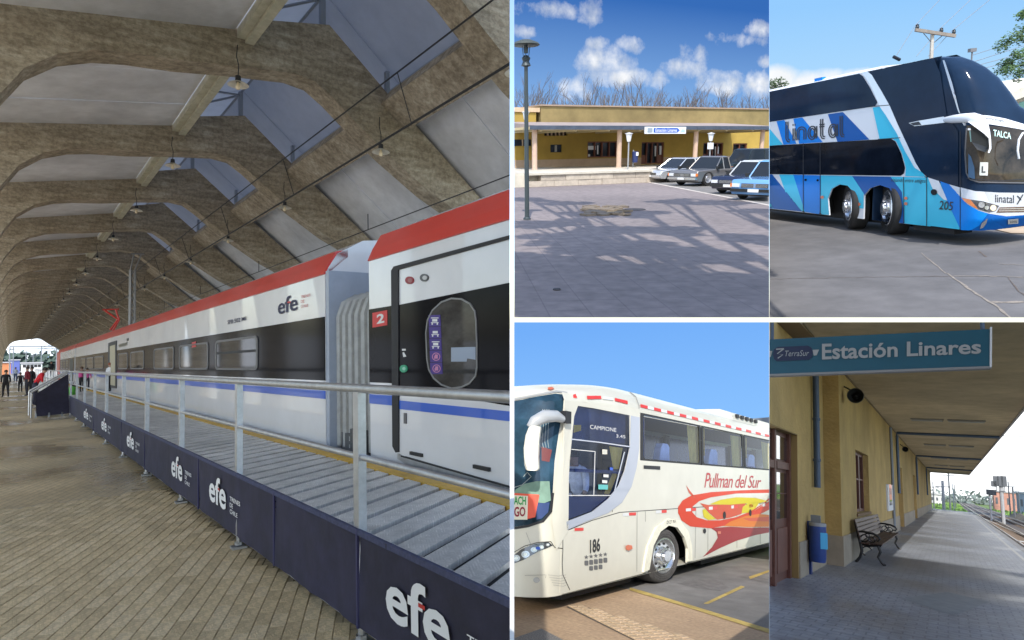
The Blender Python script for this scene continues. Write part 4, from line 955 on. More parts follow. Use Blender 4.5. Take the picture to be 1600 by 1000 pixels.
def build_plaza():
    global ST; ST = PLAZA
    pav = brickmat('pink_plaza_pavers', (.20, .168, .16), (.185, .155, .148), (.145, .12, .118), .42, .42, .008, rough=.8, rot=.35, bump=.25, stain=.14, off=0, nz=5, lo=.22)
    b = MB(); b.add([(-6, 2, 0), (40, 2, 0), (60, 40, 0), (-2, 40, 0)], [(0, 1, 2, 3)]); put(b, 'plaza_paving', pav, kind='structure', base=(0, 0, 0))
    b = MB(); b.add([(-40, 1, -.06), (160, 1, -.06), (160, 140, -.06), (-40, 140, -.06)], [(0, 1, 2, 3)]); put(b, 'ground', mat('plaza_dry_earth', (.3, .24, .18), .9, n=.6), kind='structure', base=(0, 0, 0))
    # asphalt strip where the cars stand
    e0 = ST.on(985, 280, 2, 0); e1 = ST.on(1202, 322, 2, 0)
    d = (e1 - e0).normalized(); e1 = e1 + d*3
    b = MB(); b.add([e0 + Vector((0, 0, .004)), e1 + Vector((0, 0, .004)), e1 + Vector((16, 2, .004)), e0 + Vector((16, 1.2, .004))], [(0, 1, 2, 3)])
    put(b, 'parking_asphalt', mat('old_asphalt', (.17, .16, .15), .9, n=3, namt=.25), kind='structure')
    b = MB(); nrm = Vector((d.y, -d.x, 0)); b.add([e0 + Vector((0, 0, .008)), e1 + Vector((0, 0, .008)), e1 - nrm*.16 + Vector((0, 0, .008)), e0 - nrm*.16 + Vector((0, 0, .008))], [(0, 1, 2, 3)])
    put(b, 'kerb', mat('pale_kerb', (.5, .45, .40), .85, n=5), kind='structure')
    YF = 34.0; YC = 29.5; YW = 25.6
    def q(px, py, y=YF): return ST.on(px, py, 1, y)
    def X(px, py=230, y=YF): return q(px, py, y).x
    base_z = .38
    ztop = (q(844, 163).z + q(1200, 174).z)/2; zcan = (q(844, 193, YC).z + q(1200, 203, YC).z)/2
    zwall0 = base_z
    # platform step / low wall of big blocks
    x0, x1 = X(826, 272, YW), 46
    zt = (q(900, 266, YW).z + q(1022, 267.5, YW).z)/2
    lw = thing('low_wall', 'long low wall of pale blocks along the station terrace', 'wall', ((x0+x1)/2, YW, 0))
    pal = [mat('pale_block_%d' % i, c, .9, n=4, namt=.2) for i, c in enumerate(((.44, .38, .31), (.38, .33, .27), (.48, .42, .34)))]
    rr = random.Random(4); x = x0; me_ = {}
    while x < 36:
        w = 1.25
        for r in range(2):
            b = MB(); xo = x + (.6 if r else 0); b.box(xo+.012, xo+w-.012, YW + rr.uniform(-.012, .012), YW+.3, r*zt*.42+.006, (r+1)*zt*.42-.006); put(b, 'block', rr.choice(pal), lw)
        x += w
    b = MB(); b.box(x0-.1, 46, YW-.06, YW+.4, zt*.85, zt); put(b, 'coping', mat('coping_concrete', (.52, .48, .40), .85, n=3, namt=.12), lw)
    b = MB(); b.box(x0-6, 60, YW+.4, YF+.5, -.05, zt-.01); put(b, 'terrace', mat('terrace_paving', (.45, .41, .34), .85, n=3), kind='structure')
    b = MB(); b.box(x0-6, x0-.1, YW+.2, YW+.4, -.05, zt-.05); put(b, 'terrace_edge', mat('coping_concrete', (.5, .5, .5), .8), kind='structure')
    # station building
    ochre = mat('ochre_render', (.40, .27, .055), .9, n=1.2, namt=.13, stain=.22, bump=.15, bs=20)
    ochred = mat('ochre_parapet', (.27, .205, .085), .9, n=1.1, namt=.2, stain=.35)
    pink = mat('pinkish_plinth', (.40, .30, .22), .9, n=2, namt=.12)
    st = thing('station_building', 'long low ochre station building with flat parapet and wide front canopy', 'building', (26, YF+3, 0))
    xa = X(838); xb = X(1190)+4
    wins = []
    def zz(py, px): return q(px, py).z
    for nm, (a_, b_, c_, d_) in dict(slot=(850.5, 204, 887, 212), panel=(860, 226, 878, 238), window=(918, 221, 965, 246), door=(1002, 222, 1037, 266), door2=(1098, 223, 1129, 268), window2=(1145, 224, 1167, 246)).items():
        pz0 = q((a_+c_)/2, d_).z; pz1 = q((a_+c_)/2, b_).z
        if nm.startswith('door'): pz0 = zt + .02
        wins.append((nm, X(a_, (b_+d_)/2), X(c_, (b_+d_)/2), pz0, pz1))
    holes = [[(x0_, z0_), (x1_, z0_), (x1_, z1_), (x0_, z1_)] for _, x0_, x1_, z0_, z1_ in wins]
    for h_ in holes:     # keep holes inside the wall
        for i, p in enumerate(h_): h_[i] = (p[0], max(p[1], zt+.02))
    zb1 = zcan + .12
    b = MB(); b.slab([[(xa, zt-.02), (xb, zt-.02), (xb, zb1), (xa, zb1)]] + [list(reversed(h_)) for h_ in holes], 1, YF, YF+.3); put(b, 'wall', ochre, st)
    b = MB(); xs_ = [xa-.01] + [v for _, a_, b_, z0_, z1_ in wins if z0_ < zt+.3 for v in (a_, b_)] + [xb]
    for i in range(0, len(xs_), 2): b = MB(); b.box(xs_[i], xs_[i+1], YF-.02, YF+.1, zt-.02, zt+.42); put(b, 'plinth', pink, st)
    b = MB(); b.box(X(844, 175), xb+3, YF-.1, YF+8, zb1, ztop); put(b, 'parapet', ochred, st)
    b = MB(); b.box(X(844, 175)-.06, xb+3.1, YF-.18, YF+8.1, ztop, ztop+.08); put(b, 'parapet_cap', mat('parapet_cap', (.30, .22, .16), .8), st)
    # left lower wing
    b = MB(); b.box(X(844, 175)-14, xa, YF+.02, YF+6, zt-.02, q(820, 175).z); put(b, 'wing_wall', ochre, st)
    b = MB(); b.box(X(844, 175)-14, X(843, 175), YF-.06, YF+6.1, q(820, 175).z, q(820, 168).z); put(b, 'wing_cornice', mat('cornice_buff', (.55, .40, .26), .85, n=2), st)
    b = MB(); b.box(X(844, 175)-14, xa, YF-.01, YF+.03, zt-.02, zt+.42); put(b, 'wing_plinth', pink, st)
    woodf = mat('red_brown_frame', (.14, .045, .025), .6); gl = mat('station_glass', (.018, .022, .03), .06, n=.8, namt=.9, ior=1.3); paper = mat('paper_white', (.75, .78, .82), .8)
    b = MB(); b.box(X(800, 225), X(829.5, 225), YF-.03, YF+.05, q(815, 228).z, q(815, 218).z); put(b, 'wing_window', gl, st)
    b = MB(); b.box(X(816, 225)-.04, X(816, 225)+.04, YF-.05, YF-.0305, q(815, 228).z, q(815, 218).z); put(b, 'wing_window_bar', pink, st)
    for nm, x0_, x1_, z0_, z1_ in wins:
        if nm == 'slot':
            b = MB(); b.box(x0_, x1_, YF+.18, YF+.24, z0_, z1_); s_ = put(b, 'vent_window', gl, st)
            for i in range(1, 6): xx = x0_ + (x1_-x0_)*i/6; b = MB(); b.box(xx-.04, xx+.04, YF+.04, YF+.17, z0_, z1_); put(b, 'bar', pink, s_)
        elif nm == 'panel':
            b = MB(); b.box(x0_, x1_, YF+.1, YF+.16, z0_, z1_); s_ = put(b, 'notice_board', gl, st)
            b = MB(); b.box(x0_+.32, x1_-.3, YF+.05, YF+.0995, z0_+.03, z1_-.03); put(b, 'panel', mat('panel_grey', (.3, .3, .28), .7), s_)
        else:
            b = MB(); b.box(x0_, x1_, YF+.2, YF+.24, z0_, z1_); s_ = put(b, 'door' if 'door' in nm else 'window', gl, st)
            nb = 4 if nm == 'window' else 2 if nm == 'window2' else 4
            fm = MB(); t_ = .07
            fm.box(x0_, x1_, YF+.06, YF+.19, z1_-t_, z1_); fm.box(x0_, x1_, YF+.06, YF+.19, z0_, z0_+t_)
            for i in range(nb+1): xx = x0_ + (x1_-x0_-t_)*i/nb; fm.box(xx, xx+t_, YF+.055, YF+.188, z0_+t_, z1_-t_)
            put(fm, 'frame', woodf, s_)
            if 'door' in nm:
                fm = MB(); 
                for (xx0, xx1) in ((x0_+.07, x0_+(x1_-x0_)*.24), (x1_-(x1_-x0_)*.24, x1_-.07)): fm = MB(); fm.box(xx0, xx1, YF+.1, YF+.18, z0_+.08, z0_+.55); put(fm, 'door_panel', woodf, s_)
            pr = MB(); rs = random.Random(nm)
            spots = {'window': [(918.5, 228, 931, 234), (933, 227, 935, 241), (919, 241, 922, 245)], 'door': [(1023, 228, 1028, 244), (1030.5, 228, 1034, 246)], 'door2': [(1111, 227, 1114, 240), (1117, 229, 1123, 243), (1108, 232, 1110, 250)], 'window2': []}[nm]
            for (a_, b_, c_, d_) in spots:
                g_ = [q(a_, b_, YF+.15), q(c_, b_, YF+.15), q(c_, d_, YF+.15), q(a_, d_, YF+.15)]; pr = MB(); pr.add(g_, [(0, 1, 2, 3)]); pr.add([p+Vector((0, .004, 0)) for p in g_], [(0, 1, 2, 3)]); put(pr, 'poster', paper, s_)
    b = MB(); b.box(X(965, 255, YF)-.3, X(965, 255, YF)-.02, YF+1.2, YF+1.3, zt, 1)
    # canopy
    xc0, xc1 = X(829, 197, YC), X(1205, 205, YC)+1
    b = MB(); b.box(xc0, xc1, YC, YF, zcan-.12, zcan); cn = put(b, 'canopy', mat('canopy_soffit', (.50, .40, .22), .85, n=2, namt=.12), st)
    b = MB(); b.box(xc0-.05, xc1, YC-.07, YC-.001, zcan-.14, zcan+.06); put(b, 'fascia', mat('fascia_slate_blue', (.05, .065, .095), .6, n=3, namt=.3), cn)
    b = MB(); b.prism([(YC-.02, zcan+.06), (YF, zcan+.42), (YF, zcan+.02), (YC, zcan+.002)], 0, xc0+.3, xc1-.6); put(b, 'canopy_roof', mat('canopy_roof_pink', (.27, .22, .20), .85, n=2, namt=.25), cn)
    b = MB()
    for i in range(9): xx = xc0+.6+i*(xc1-xc0-1)/8; b = MB(); b.box(xx-.06, xx+.06, YC+.02, YF-.02, zcan-.22, zcan-.122); put(b, 'canopy_beam', mat('canopy_soffit_beam', (.42, .34, .19), .85), cn)
    for px in (836, 968, 1087, 1190):
        xx = X(px, 240, YC+.35); b = MB(); b.lathe([(.16, zt-.01), (.135, zt+.1), (.13, zcan-.13)], (xx, YC+.4, 0), 14); put(b, 'column', mat('column_pink', (.46, .33, .25), .85, n=3, namt=.1), st, smooth=True)
    # roof-edge sign
    sx0, sx1 = X(1007.5, 204, YC-.15), X(1071, 204, YC-.15); sz0 = (q(1008, 208, YC-.15).z + q(1070, 210, YC-.15).z)/2; sz1 = sz0 + .36
    sg = thing('station_sign', 'white sign with blue band reading Estación Linares on the canopy edge', 'sign', ((sx0+sx1)/2, YC-.15, sz0))
    b = MB(); b.box(sx0, sx1, YC-.2, YC-.1, sz0, sz1); put(b, 'board', mat('sign_white', (.66, .68, .70), .5), sg)
    w_ = sx1 - sx0; b = MB(); b.prism([(sx0+.2*w_, sz0+.06), (sx0+.78*w_, sz0+.06), (sx0+.84*w_, sz0+.18), (sx0+.78*w_, sz1-.06), (sx0+.2*w_, sz1-.06)], 1, YC-.208, YC-.199); put(b, 'blue_band', mat('sign_blue', (.02, .09, .42), .5), sg)
    b = MB(); b.prism([(sx0+.05*w_, sz0+.06), (sx0+.17*w_, sz0+.06), (sx0+.17*w_, sz1-.06), (sx0+.05*w_, sz1-.06)], 1, YC-.208, YC-.199); put(b, 'emblem', mat('sign_grey', (.25, .30, .36), .5), sg)
    b = MB(); b.prism([(sx0+.85*w_, sz0+.08), (sx0+.97*w_, sz0+.08), (sx0+.97*w_, sz0+.2), (sx0+.9*w_, sz0+.24)], 1, YC-.208, YC-.199); put(b, 'pale_mark', mat('sign_pale_blue', (.35, .5, .7), .5), sg)
    b = MB(); text_on(b, 'Estación Linares', bil((sx0+.24*w_, YC-.212, sz0+.1), (sx0+.77*w_, YC-.212, sz0+.1), (sx0+.77*w_, YC-.212, sz1-.09), (sx0+.24*w_, YC-.212, sz1-.09)), bold=.01); put(b, 'lettering', mat('sign_letter', (.7, .72, .75), .5), sg)
    # lanterns on posts, bin, notice
    lmetal = mat('lamp_post_grey', (.28, .29, .30), .5)
    def lantern(px, ztop_px, y, lab):
        xx = X(px, 235, y); zt_ = q(px, ztop_px, y).z; t = thing('post_lantern', lab, 'lamp', (xx, y, zt), 'white cone lanterns on the terrace')
        b = MB(); b.tube([(xx, y, zt-.02), (xx, y, zt_-.42)], .035, 6); put(b, 'pole', lmetal, t)
        b = MB(); b.lathe([(.05, zt_-.42), (.09, zt_-.40), (.15, zt_-.06), (.001, zt_-.02)], (xx, y, 0), 12); put(b, 'lantern_glass', mat('lantern_white', (.75, .76, .76), .3), t, smooth=True)
        b = MB(); b.lathe([(.001, zt_+.02), (.2, zt_-.03), (.2, zt_-.05), (.001, zt_-.05)], (xx, y, 0), 12); put(b, 'cap', mat('lantern_cap', (.6, .6, .6), .4), t, smooth=True)
        return t
    lantern(982, 207.5, 27.2, 'white cone lantern on a thin post between column and station door')
    tl = lantern(1109.5, 207.5, 27.2, 'white cone lantern on a post above a small white notice')
    xx = X(1110, 230, 27.1); b = MB(); b.box(xx-.18, xx+.2, 27.1, 27.12, q(1110, 233, 27.1).z, q(1110, 223, 27.1).z); put(b, 'notice', paper, tl)
    lantern(822, 174, 29.8, 'grey cone lantern half hidden behind the tall lamp post')
    xx = X(992, 256, 29.8); b = MB(); b.lathe([(.14, zt+.25), (.17, zt+.8), (.15, zt+.82)], (xx, 29.8, 0), 10); t = thing('litter_bin', 'small dark blue bin beside the station door', 'bin', (xx, 29.8, zt)); put(b, 'bucket', mat('bin_blue', (.015, .03, .12), .5), t, smooth=True)
    b = MB(); b.box(xx-.03, xx+.03, 29.95, 30.0, zt, zt+.9); put(b, 'post', lmetal, t); b = MB(); b.box(xx-.06, xx+.08, 29.62, 29.64, zt+.6, zt+.78); put(b, 'label', paper, t)
    # tall lamp post
    f_ = ST.on(823.5, 343, 2, 0); y = f_.y; zt_ = ST.on(824, 68, 1, y).z; r_ = ST.on(843.5, 70, 1, y).x - ST.on(824, 70, 1, y).x
    t = thing('lamp_post', 'tall dark street lamp with wide disc shade in front of the station', 'street lamp', (f_.x, y, 0)); dk = mat('lamp_post_dark', (.045, .06, .065), .5, metal=.3)
    b = MB(); b.tube([(f_.x, y, 0), (f_.x, y, 1.2), (f_.x, y, ST.on(824, 101, 1, y).z)], [.055, .052, .042], 10); b.lathe([(.09, 0), (.09, .03), (.06, .06)], (f_.x, y, 0), 10); put(b, 'pole', dk, t, smooth=True)
    z8 = ST.on(824, 100, 1, y).z
    b = MB(); b.lathe([(.05, z8-.06), (.11, z8-.04), (.07, z8+.05), (.10, z8+.12), (.04, z8+.18)], (f_.x, y, 0), 12)
    for k in range(3): a_ = 2*PI*k/3; b.tube([(f_.x+.06*math.cos(a_), y+.06*math.sin(a_), z8+.1), (f_.x+.1*math.cos(a_), y+.1*math.sin(a_), zt_-.05)], .008, 4)
    b.lathe([(.05, zt_-.2), (.06, zt_-.1), (.03, zt_-.04)], (f_.x, y, 0), 8); put(b, 'lamp_head', dk, t, smooth=True)
    b = MB(); b.lathe([(.001, zt_+.09), (r_*.4, zt_+.07), (r_*.9, zt_+.01), (r_, zt_-.03), (r_*.9, zt_-.05), (.05, zt_-.04)], (f_.x, y, 0), 28); put(b, 'disc_shade', mat('disc_dark', (.05, .06, .055), .55), t, smooth=True)
    # manhole covers and the broken paving patch
    def disc(px, py, rx, nm, lab, m_):
        p = ST.on(px, py, 2, 0); r = (ST.on(px+rx, py, 2, 0) - p).length; b = MB(); b.lathe([(.001, .012), (r*.86, .012), (r*.88, .006), (r*.92, .006), (r*.94, .014), (r, .014), (r, 0)], p, 26); put(b, nm, m_, label=lab, cat='manhole cover')
    disc(992, 327.5, 17, 'manhole_cover', 'dark round manhole cover beside the patch of broken paving', mat('cast_iron', (.045, .04, .04), .7, n=8))
    disc(903, 289, 9, 'manhole_cover', 'small dark manhole cover on the sunlit paving near the terrace', mat('cast_iron', (.045, .04, .04), .7))
    disc(870, 453, 6, 'manhole_cover', 'small dark drain cover in the shaded foreground paving', mat('cast_iron', (.045, .04, .04), .7))
    b = MB(); rr = random.Random(9); c = ST.on(949, 330, 2, 0); vs = [c]
    pts = [ST.on(949 + 31*math.cos(a)*rr.uniform(.75, 1.05), 330 + 7*math.sin(a)*rr.uniform(.7, 1.05), 2, .004) for a in [2*PI*k/18 for k in range(18)]]
    b.add([c + Vector((0, 0, .004))] + pts, [(0, k+1, (k+1) % 18 + 1) for k in range(18)]); put(b, 'bare_earth', mat('earth_patch', (.15, .12, .07), .95, n=3, namt=.6), kind='structure')
    b = MB()
    for k in range(60):
        p = ST.on(949 + rr.uniform(-32, 30), 330 + rr.uniform(-7, 7), 2, 0); s = rr.uniform(.05, .16); a_ = len(b.v); b.box(-s, s, -s, s, 0, .05); b.xf(Matrix.Translation(p) @ Matrix.Rotation(rr.uniform(0, 3), 4, 'Z') @ Matrix.Rotation(rr.uniform(-.15, .15), 4, 'X'), a_)
    put(b, 'loose_paver', mat('loose_paver', (.17, .135, .10), .9, n=5), label='loose lifted pavers around the patch of broken paving', kind='stuff')
    # cars
    gls = mat('car_glass', (.018, .022, .028), .06, ior=1.35)
    G = 'cars parked beside the plaza'
    def carat(px, py, ang, *a, **k): p = ST.on(px, py, 2, 0); return car_make(a[0], a[1], (p.x, p.y, 0), ang, *a[2:], **k)
    ang = PI + .05
    carat(1062, 283, ang, 'parked_car', 'silver rounded sedan, farthest left in the row of parked cars', 3.7, 1.5, 1.12, mat('silver_paint', (.55, .56, .57), .25, metal=.5, coat=.8), 'sedan', G, gls)
    carat(1112, 288, ang+.12, 'parked_car', 'grey pickup with chrome bumper between silver sedan and dark car', 3.9, 1.55, 1.22, mat('grey_paint', (.17, .165, .165), .3, metal=.3, coat=.8), 'pickup', G, gls, wheel_r=.33)
    carat(1166, 279, ang-.1, 'parked_car', 'black off-road car standing behind the grey pickup', 3.3, 1.6, 1.5, mat('black_paint', (.012, .02, .02), .25, coat=.8), 'suv', G, gls, wheel_r=.33)
    carat(1178, 300, ang+.25, 'parked_car', 'dark blue old estate car with pale roof and chrome headlights', 3.5, 1.45, 1.12, mat('dark_blue_paint', (.008, .012, .04), .25, coat=.8), 'wagon', G, gls, roofc=mat('pale_roof', (.4, .42, .44), .35, coat=.5))
    carat(1218, 309, ang+.28, 'parked_car', 'light blue car with orange indicators cut by the right edge of the plaza view', 3.5, 1.55, 1.18, mat('light_blue_paint', (.13, .30, .58), .25, coat=.8), 'suv', G, gls, wheel_r=.33)
    # bare trees behind the roof
    bark = mat('bare_bark', (.105, .09, .085), .9); protos = []
    for k in range(3):
        rr = random.Random(20+k); b = MB(); b.tube([(0, 0, 0), (0, 0, 1.4)], [.22, .17], 6)
        for i in range(6):
            a_ = 2*PI*i/6 + rr.uniform(-.3, .3); d0 = Vector((math.cos(a_)*.35, math.sin(a_)*.35, 1)).normalized()
            branches(b, Vector((0, 0, 1.2+i*.12)), d0, 1.9, .085, 4, rr, .42, None, .16, 2, 3)
        protos.append(b)
    pr_ = []
    descr = ['leafless tree with upright branches rising behind the station roof']
    for i, (px, tp) in enumerate(((812, 122), (842, 128), (873, 134), (905, 140), (925, 130), (950, 124), (972, 127), (1002, 128), (1022, 132), (1045, 142), (1072, 138), (1090, 130), (1115, 138), (1140, 144), (1160, 146), (1182, 144), (1204, 148))):
        y = 60 + (i % 3)*5; p = q(px, tp, y); hgt = p.z*(1.04 + .08*math.sin(i*2.1))
        if i < 3:
            b = MB(); b.v = [v.copy() for v in protos[i].v]; b.f = protos[i].f; b.fm = protos[i].fm; zm = max(v.z for v in b.v); s = hgt/zm
            for v in b.v: v *= s
            t = thing('bare_tree', descr[0], 'tree', (p.x, y, 0), 'leafless trees behind the station'); 
            for v in b.v: v += Vector((p.x, y, 0))
            nv = 12; put(b, 'branches', bark, t); pr_.append((t, hgt))
            t['label'] = ['leafless tree behind the tall lamp post, leftmost of the row', 'leafless tree above the left end of the roof parapet', 'low leafless tree between roof corner and first tall one'][i]
        else:
            t, h0 = pr_[i % 3]; dup(t, (p.x, y, 0), i*1.3, label='leafless tree behind the roof, above ' + ('the barred vent', 'the barred vent', 'the barred vent', 'the four-part window', 'the second column', 'the post lantern by the door', 'the left end of the sign', 'the middle of the sign', 'the right end of the sign', 'the third column', 'the lantern with the notice', 'the right-hand door', 'the small right window', 'the grey pickup cab', 'the black off-road car', 'the dark blue estate car', 'the light blue car at the edge')[i], S=(hgt/h0,)*3)
    # trees beside and behind the viewer that throw the branch shadows
    leafm = mat('pine_leaf', (.03, .055, .02), .8); dark_b = mat('pine_bark', (.09, .06, .045), .9)
    SL = (ST.Mi.to_3x3() @ SUN_FROM).normalized(); rr = random.Random(12)
    groups = {}
    for (px, py, rx, hgt) in ((830, 312, 26, 11), (880, 318, 40, 11), (925, 335, 26, 11), (1060, 315, 44, 11.5), (1130, 318, 44, 11.5), (1185, 330, 34, 11.5), (1010, 333, 30, 11), (960, 362, 60, 10.5), (1050, 358, 50, 10.5), (880, 372, 60, 10), (1180, 372, 30, 11), (900, 392, 70, 9.5), (1000, 392, 60, 9.5), (1100, 402, 60, 10), (830, 405, 40, 9), (930, 418, 70, 9), (1010, 428, 50, 9), (860, 438, 60, 8.5), (960, 445, 70, 8.5), (1130, 442, 50, 9), (1190, 450, 40, 9), (830, 470, 40, 8), (1080, 480, 60, 8.5), (840, 350, 50, 10), (870, 415, 50, 9), (1050, 440, 50, 9), (950, 475, 70, 8), (1000, 460, 60, 8.5), (1170, 490, 50, 8.5), (900, 490, 60, 8), (1000, 489, 50, 8)):
        g = ST.on(px, py, 2, 0); r = (ST.on(px+rx, py, 2, 0) - g).length; c = g + SL * (hgt / SL.z); k = (0 if px < 950 else 1 if px < 1070 else 2)
        groups.setdefault(k, []).append((c, r))
    for k, cl in groups.items():
        base = Vector((sum(c.x for c, r in cl)/len(cl) - .5, min(c.y for c, r in cl) - 1.2, 0))
        t = thing('shade_tree', ('tall tree whose branches shade the left of the plaza', 'tall tree whose branches shade the middle of the plaza', 'tall tree whose branches shade the plaza before the cars')[k], 'tree', base, 'shade trees near the camera', noclip=True)
        b = MB(); top = Vector((base.x+.2, base.y+.4, 6.2)); b.tube([base, (base+top)/2 + Vector((.1, 0, 0)), top], [.3, .24, .17], 8)
        f = MB()
        for c, r in cl:
            m_ = (top + c)/2 + Vector((rr.uniform(-.4, .4), rr.uniform(-.4, .4), -.5)); b.tube([top, m_, c], [.12, .08, .04], 5)
            for _ in range(3):
                d = Vector((rr.gauss(0, 1), rr.gauss(0, .6), rr.gauss(0, .3)))*r*1.1; b.tube([m_, c + d*.4, c + d + Vector((0, 0, .2))], [.05, .035, .012], 4)
            for _ in range(9):
                cc = c + Vector((rr.gauss(0, r*.5), rr.gauss(0, .32), rr.gauss(0, .2))); leafclump(f, cc, max(.4, r*.55), 85, .24, rr, .5)
        put(b, 'trunk', dark_b, t, noclip=True); put(f, 'crown', leafm, t, noclip=True)
    # sky with the clouds
    Y = 150; s0 = q(1000, 200, Y); s1 = q(1000, 0, Y); bl = []
    for (px, py, rx, ry, k) in ((950, 95, 52, 30, 1.5), (935, 70, 22, 16, 1.2), (985, 72, 24, 18, 1.2), (965, 120, 60, 20, 1.4), (895, 140, 34, 26, 1.3), (860, 15, 70, 17, .75), (918, 20, 22, 24, .7), (812, 48, 22, 12, .7), (1084, 78, 22, 22, .7), (1072, 110, 34, 18, .8), (1020, 125, 30, 16, .7), (1150, 62, 60, 10, .45), (1185, 45, 22, 16, .8), (1130, 130, 50, 22, 1.3), (1190, 135, 40, 24, 1.3), (1195, 95, 16, 10, .7)):
        c = q(px, py, Y); bl.append((c.x - s0.x, c.z, abs(q(px+rx, py, Y).x - c.x), abs(q(px, py-ry, Y).z - c.z), k))
    sm_ = sky_mat('blue_sky_with_clouds', (.25, .47, .82), (.035, .14, .45), s0.z, s1.z, bl, .44)
    b = MB(); b.add([(s0.x-110, Y, -8), (s0.x+160, Y, -8), (s0.x+160, Y, s1.z*1.6), (s0.x-110, Y, s1.z*1.6)], [(0, 1, 2, 3)]); put(b, 'sky', sm_, kind='structure', base=(s0.x, Y, 0))
# =================================================================== COACHES: shared tools
def ring_loft(levels, yb, n=72, pw=3.2, yc=()):
    """closed plan rings (front rounded, rear square at yb) stacked by height"""
    b = MB(); m = None
    fine = []
    for l0, l1 in zip(levels[:-1], levels[1:]):
        for j in range(3): fine.append(tuple(a + (c-a)*j/3 for a, c in zip(l0, l1)))
    levels = fine + [levels[-1]]
    for lv in levels:
        z, y0, xl, xr, cd = lv; xc, hw = (xl+xr)/2, (xr-xl)/2; ring = [(xr, yb, z)]
        ring += [(xr, y, z) for y in reversed(yc)]
        for k in range(n+1):
            a = PI*k/n; c, s = math.cos(a), math.sin(a)
            x = xc + hw*math.copysign(abs(c)**(2/pw), c); y = y0 + cd - cd*abs(s)**(2/pw)
            ring.append((x, y, z))
        ring += [(xl, y, z) for y in yc]
        ring.append((xl, yb, z)); m = len(ring); b.v += [Vector(p) for p in ring]
    for i in range(len(levels)-1):
        for k in range(m):
            b.f.append((i*m+k, i*m+(k+1) % m, (i+1)*m+(k+1) % m, (i+1)*m+k)); b.fm.append(0)
    L_ = (len(levels)-1)*m
    b.f.append(tuple(range(m))); b.fm.append(0)
    c = Vector((0, 0, 0))
    for k in range(m): c += b.v[L_+k]
    b.v.append(c/m); ci = len(b.v)-1
    for k in range(m): b.f.append((L_+k, L_+(k+1) % m, ci)); b.fm.append(0)
    return b
class Skin:
    """the painted surface: rounded nose by ray, flat side by plane"""
    def __init__(s, nose, ax_x):
        s.bvh = BVHTree.FromPolygons([tuple(v) for v in nose.v], [f for f in nose.f]); s.x = ax_x
    def __call__(s, px, py, off=.004):
        d = ST.dir(px, py).normalized(); o = Vector((0, 0, ST.h)); hit = s.bvh.ray_cast(o, d)
        if hit[0] is None:
            for r in (2, 4, 7, 11, 16, 24, 34, 48, 70):
                for a in range(8):
                    d2 = ST.dir(px + r*math.cos(a*PI/4), py + r*math.sin(a*PI/4)).normalized(); hit = s.bvh.ray_cast(o, d2)
                    if hit[0] is not None: break
                if hit[0] is not None: break
            if hit[0] is None: return ST.on(px, py, 0, s.x)
        n = hit[1]
        if n.dot(d) > 0: n = -n
        return hit[0] + n*off
def wrap(name, poly, skin, m, parent, off=.004, step=5, label=None, holes=()):
    loops = [poly] + [list(reversed(h)) for h in holes]
    pts = [p for l in loops for p in l]; tri = tessellate_polygon([[Vector((p[0], p[1], 0)) for p in l] for l in loops])
    bm = bmesh.new(); vs = [bm.verts.new((p[0], p[1], 0)) for p in pts]
    for t in tri:
        try: bm.faces.new([vs[i] for i in t])
        except ValueError: pass
    for _ in range(7):
        es = [e for e in bm.edges if e.calc_length() > step]
        if not es: break
        bmesh.ops.subdivide_edges(bm, edges=es, cuts=1); bmesh.ops.triangulate(bm, faces=[f for f in bm.faces if len(f.verts) > 3])
    b = MB(); bm.verts.index_update(); b.v = [skin(v.co.x, v.co.y, off) for v in bm.verts]; b.f = [tuple(v.index for v in f.verts) for f in bm.faces]; b.fm = [0]*len(b.f); bm.free()
    return put(b, name, m, parent, label=label, smooth=True)
def wtext(name, txt, quad, skin, m, parent, off=.008, label=None, **kw):
    """quad: lower left, lower right, upper right, upper left in photo points"""
    b = MB(); (ax, ay), (bx, by), (cx, cy), (dx, dy) = quad
    text_on(b, txt, lambda u, v: skin(ax*(1-u)*(1-v)+bx*u*(1-v)+cx*u*v+dx*(1-u)*v, ay*(1-u)*(1-v)+by*u*(1-v)+cy*u*v+dy*(1-u)*v, off), **kw)
    return put(b, name, m, parent, label=label)
def wline(name, pts, w, skin, m, parent, off=.006, closed=False):
    P = []
    for a, c in zip(pts[:-1], pts[1:]):
        n = max(1, int(math.dist(a, c)/3)); P += [(a[0]+(c[0]-a[0])*i/n, a[1]+(c[1]-a[1])*i/n) for i in range(n)]
    P.append(pts[-1]); vs, fs = ribbon(P, w, closed); b = MB(); b.add([skin(v.x, v.y, off) for v in vs], fs)
    return put(b, name, m, parent)
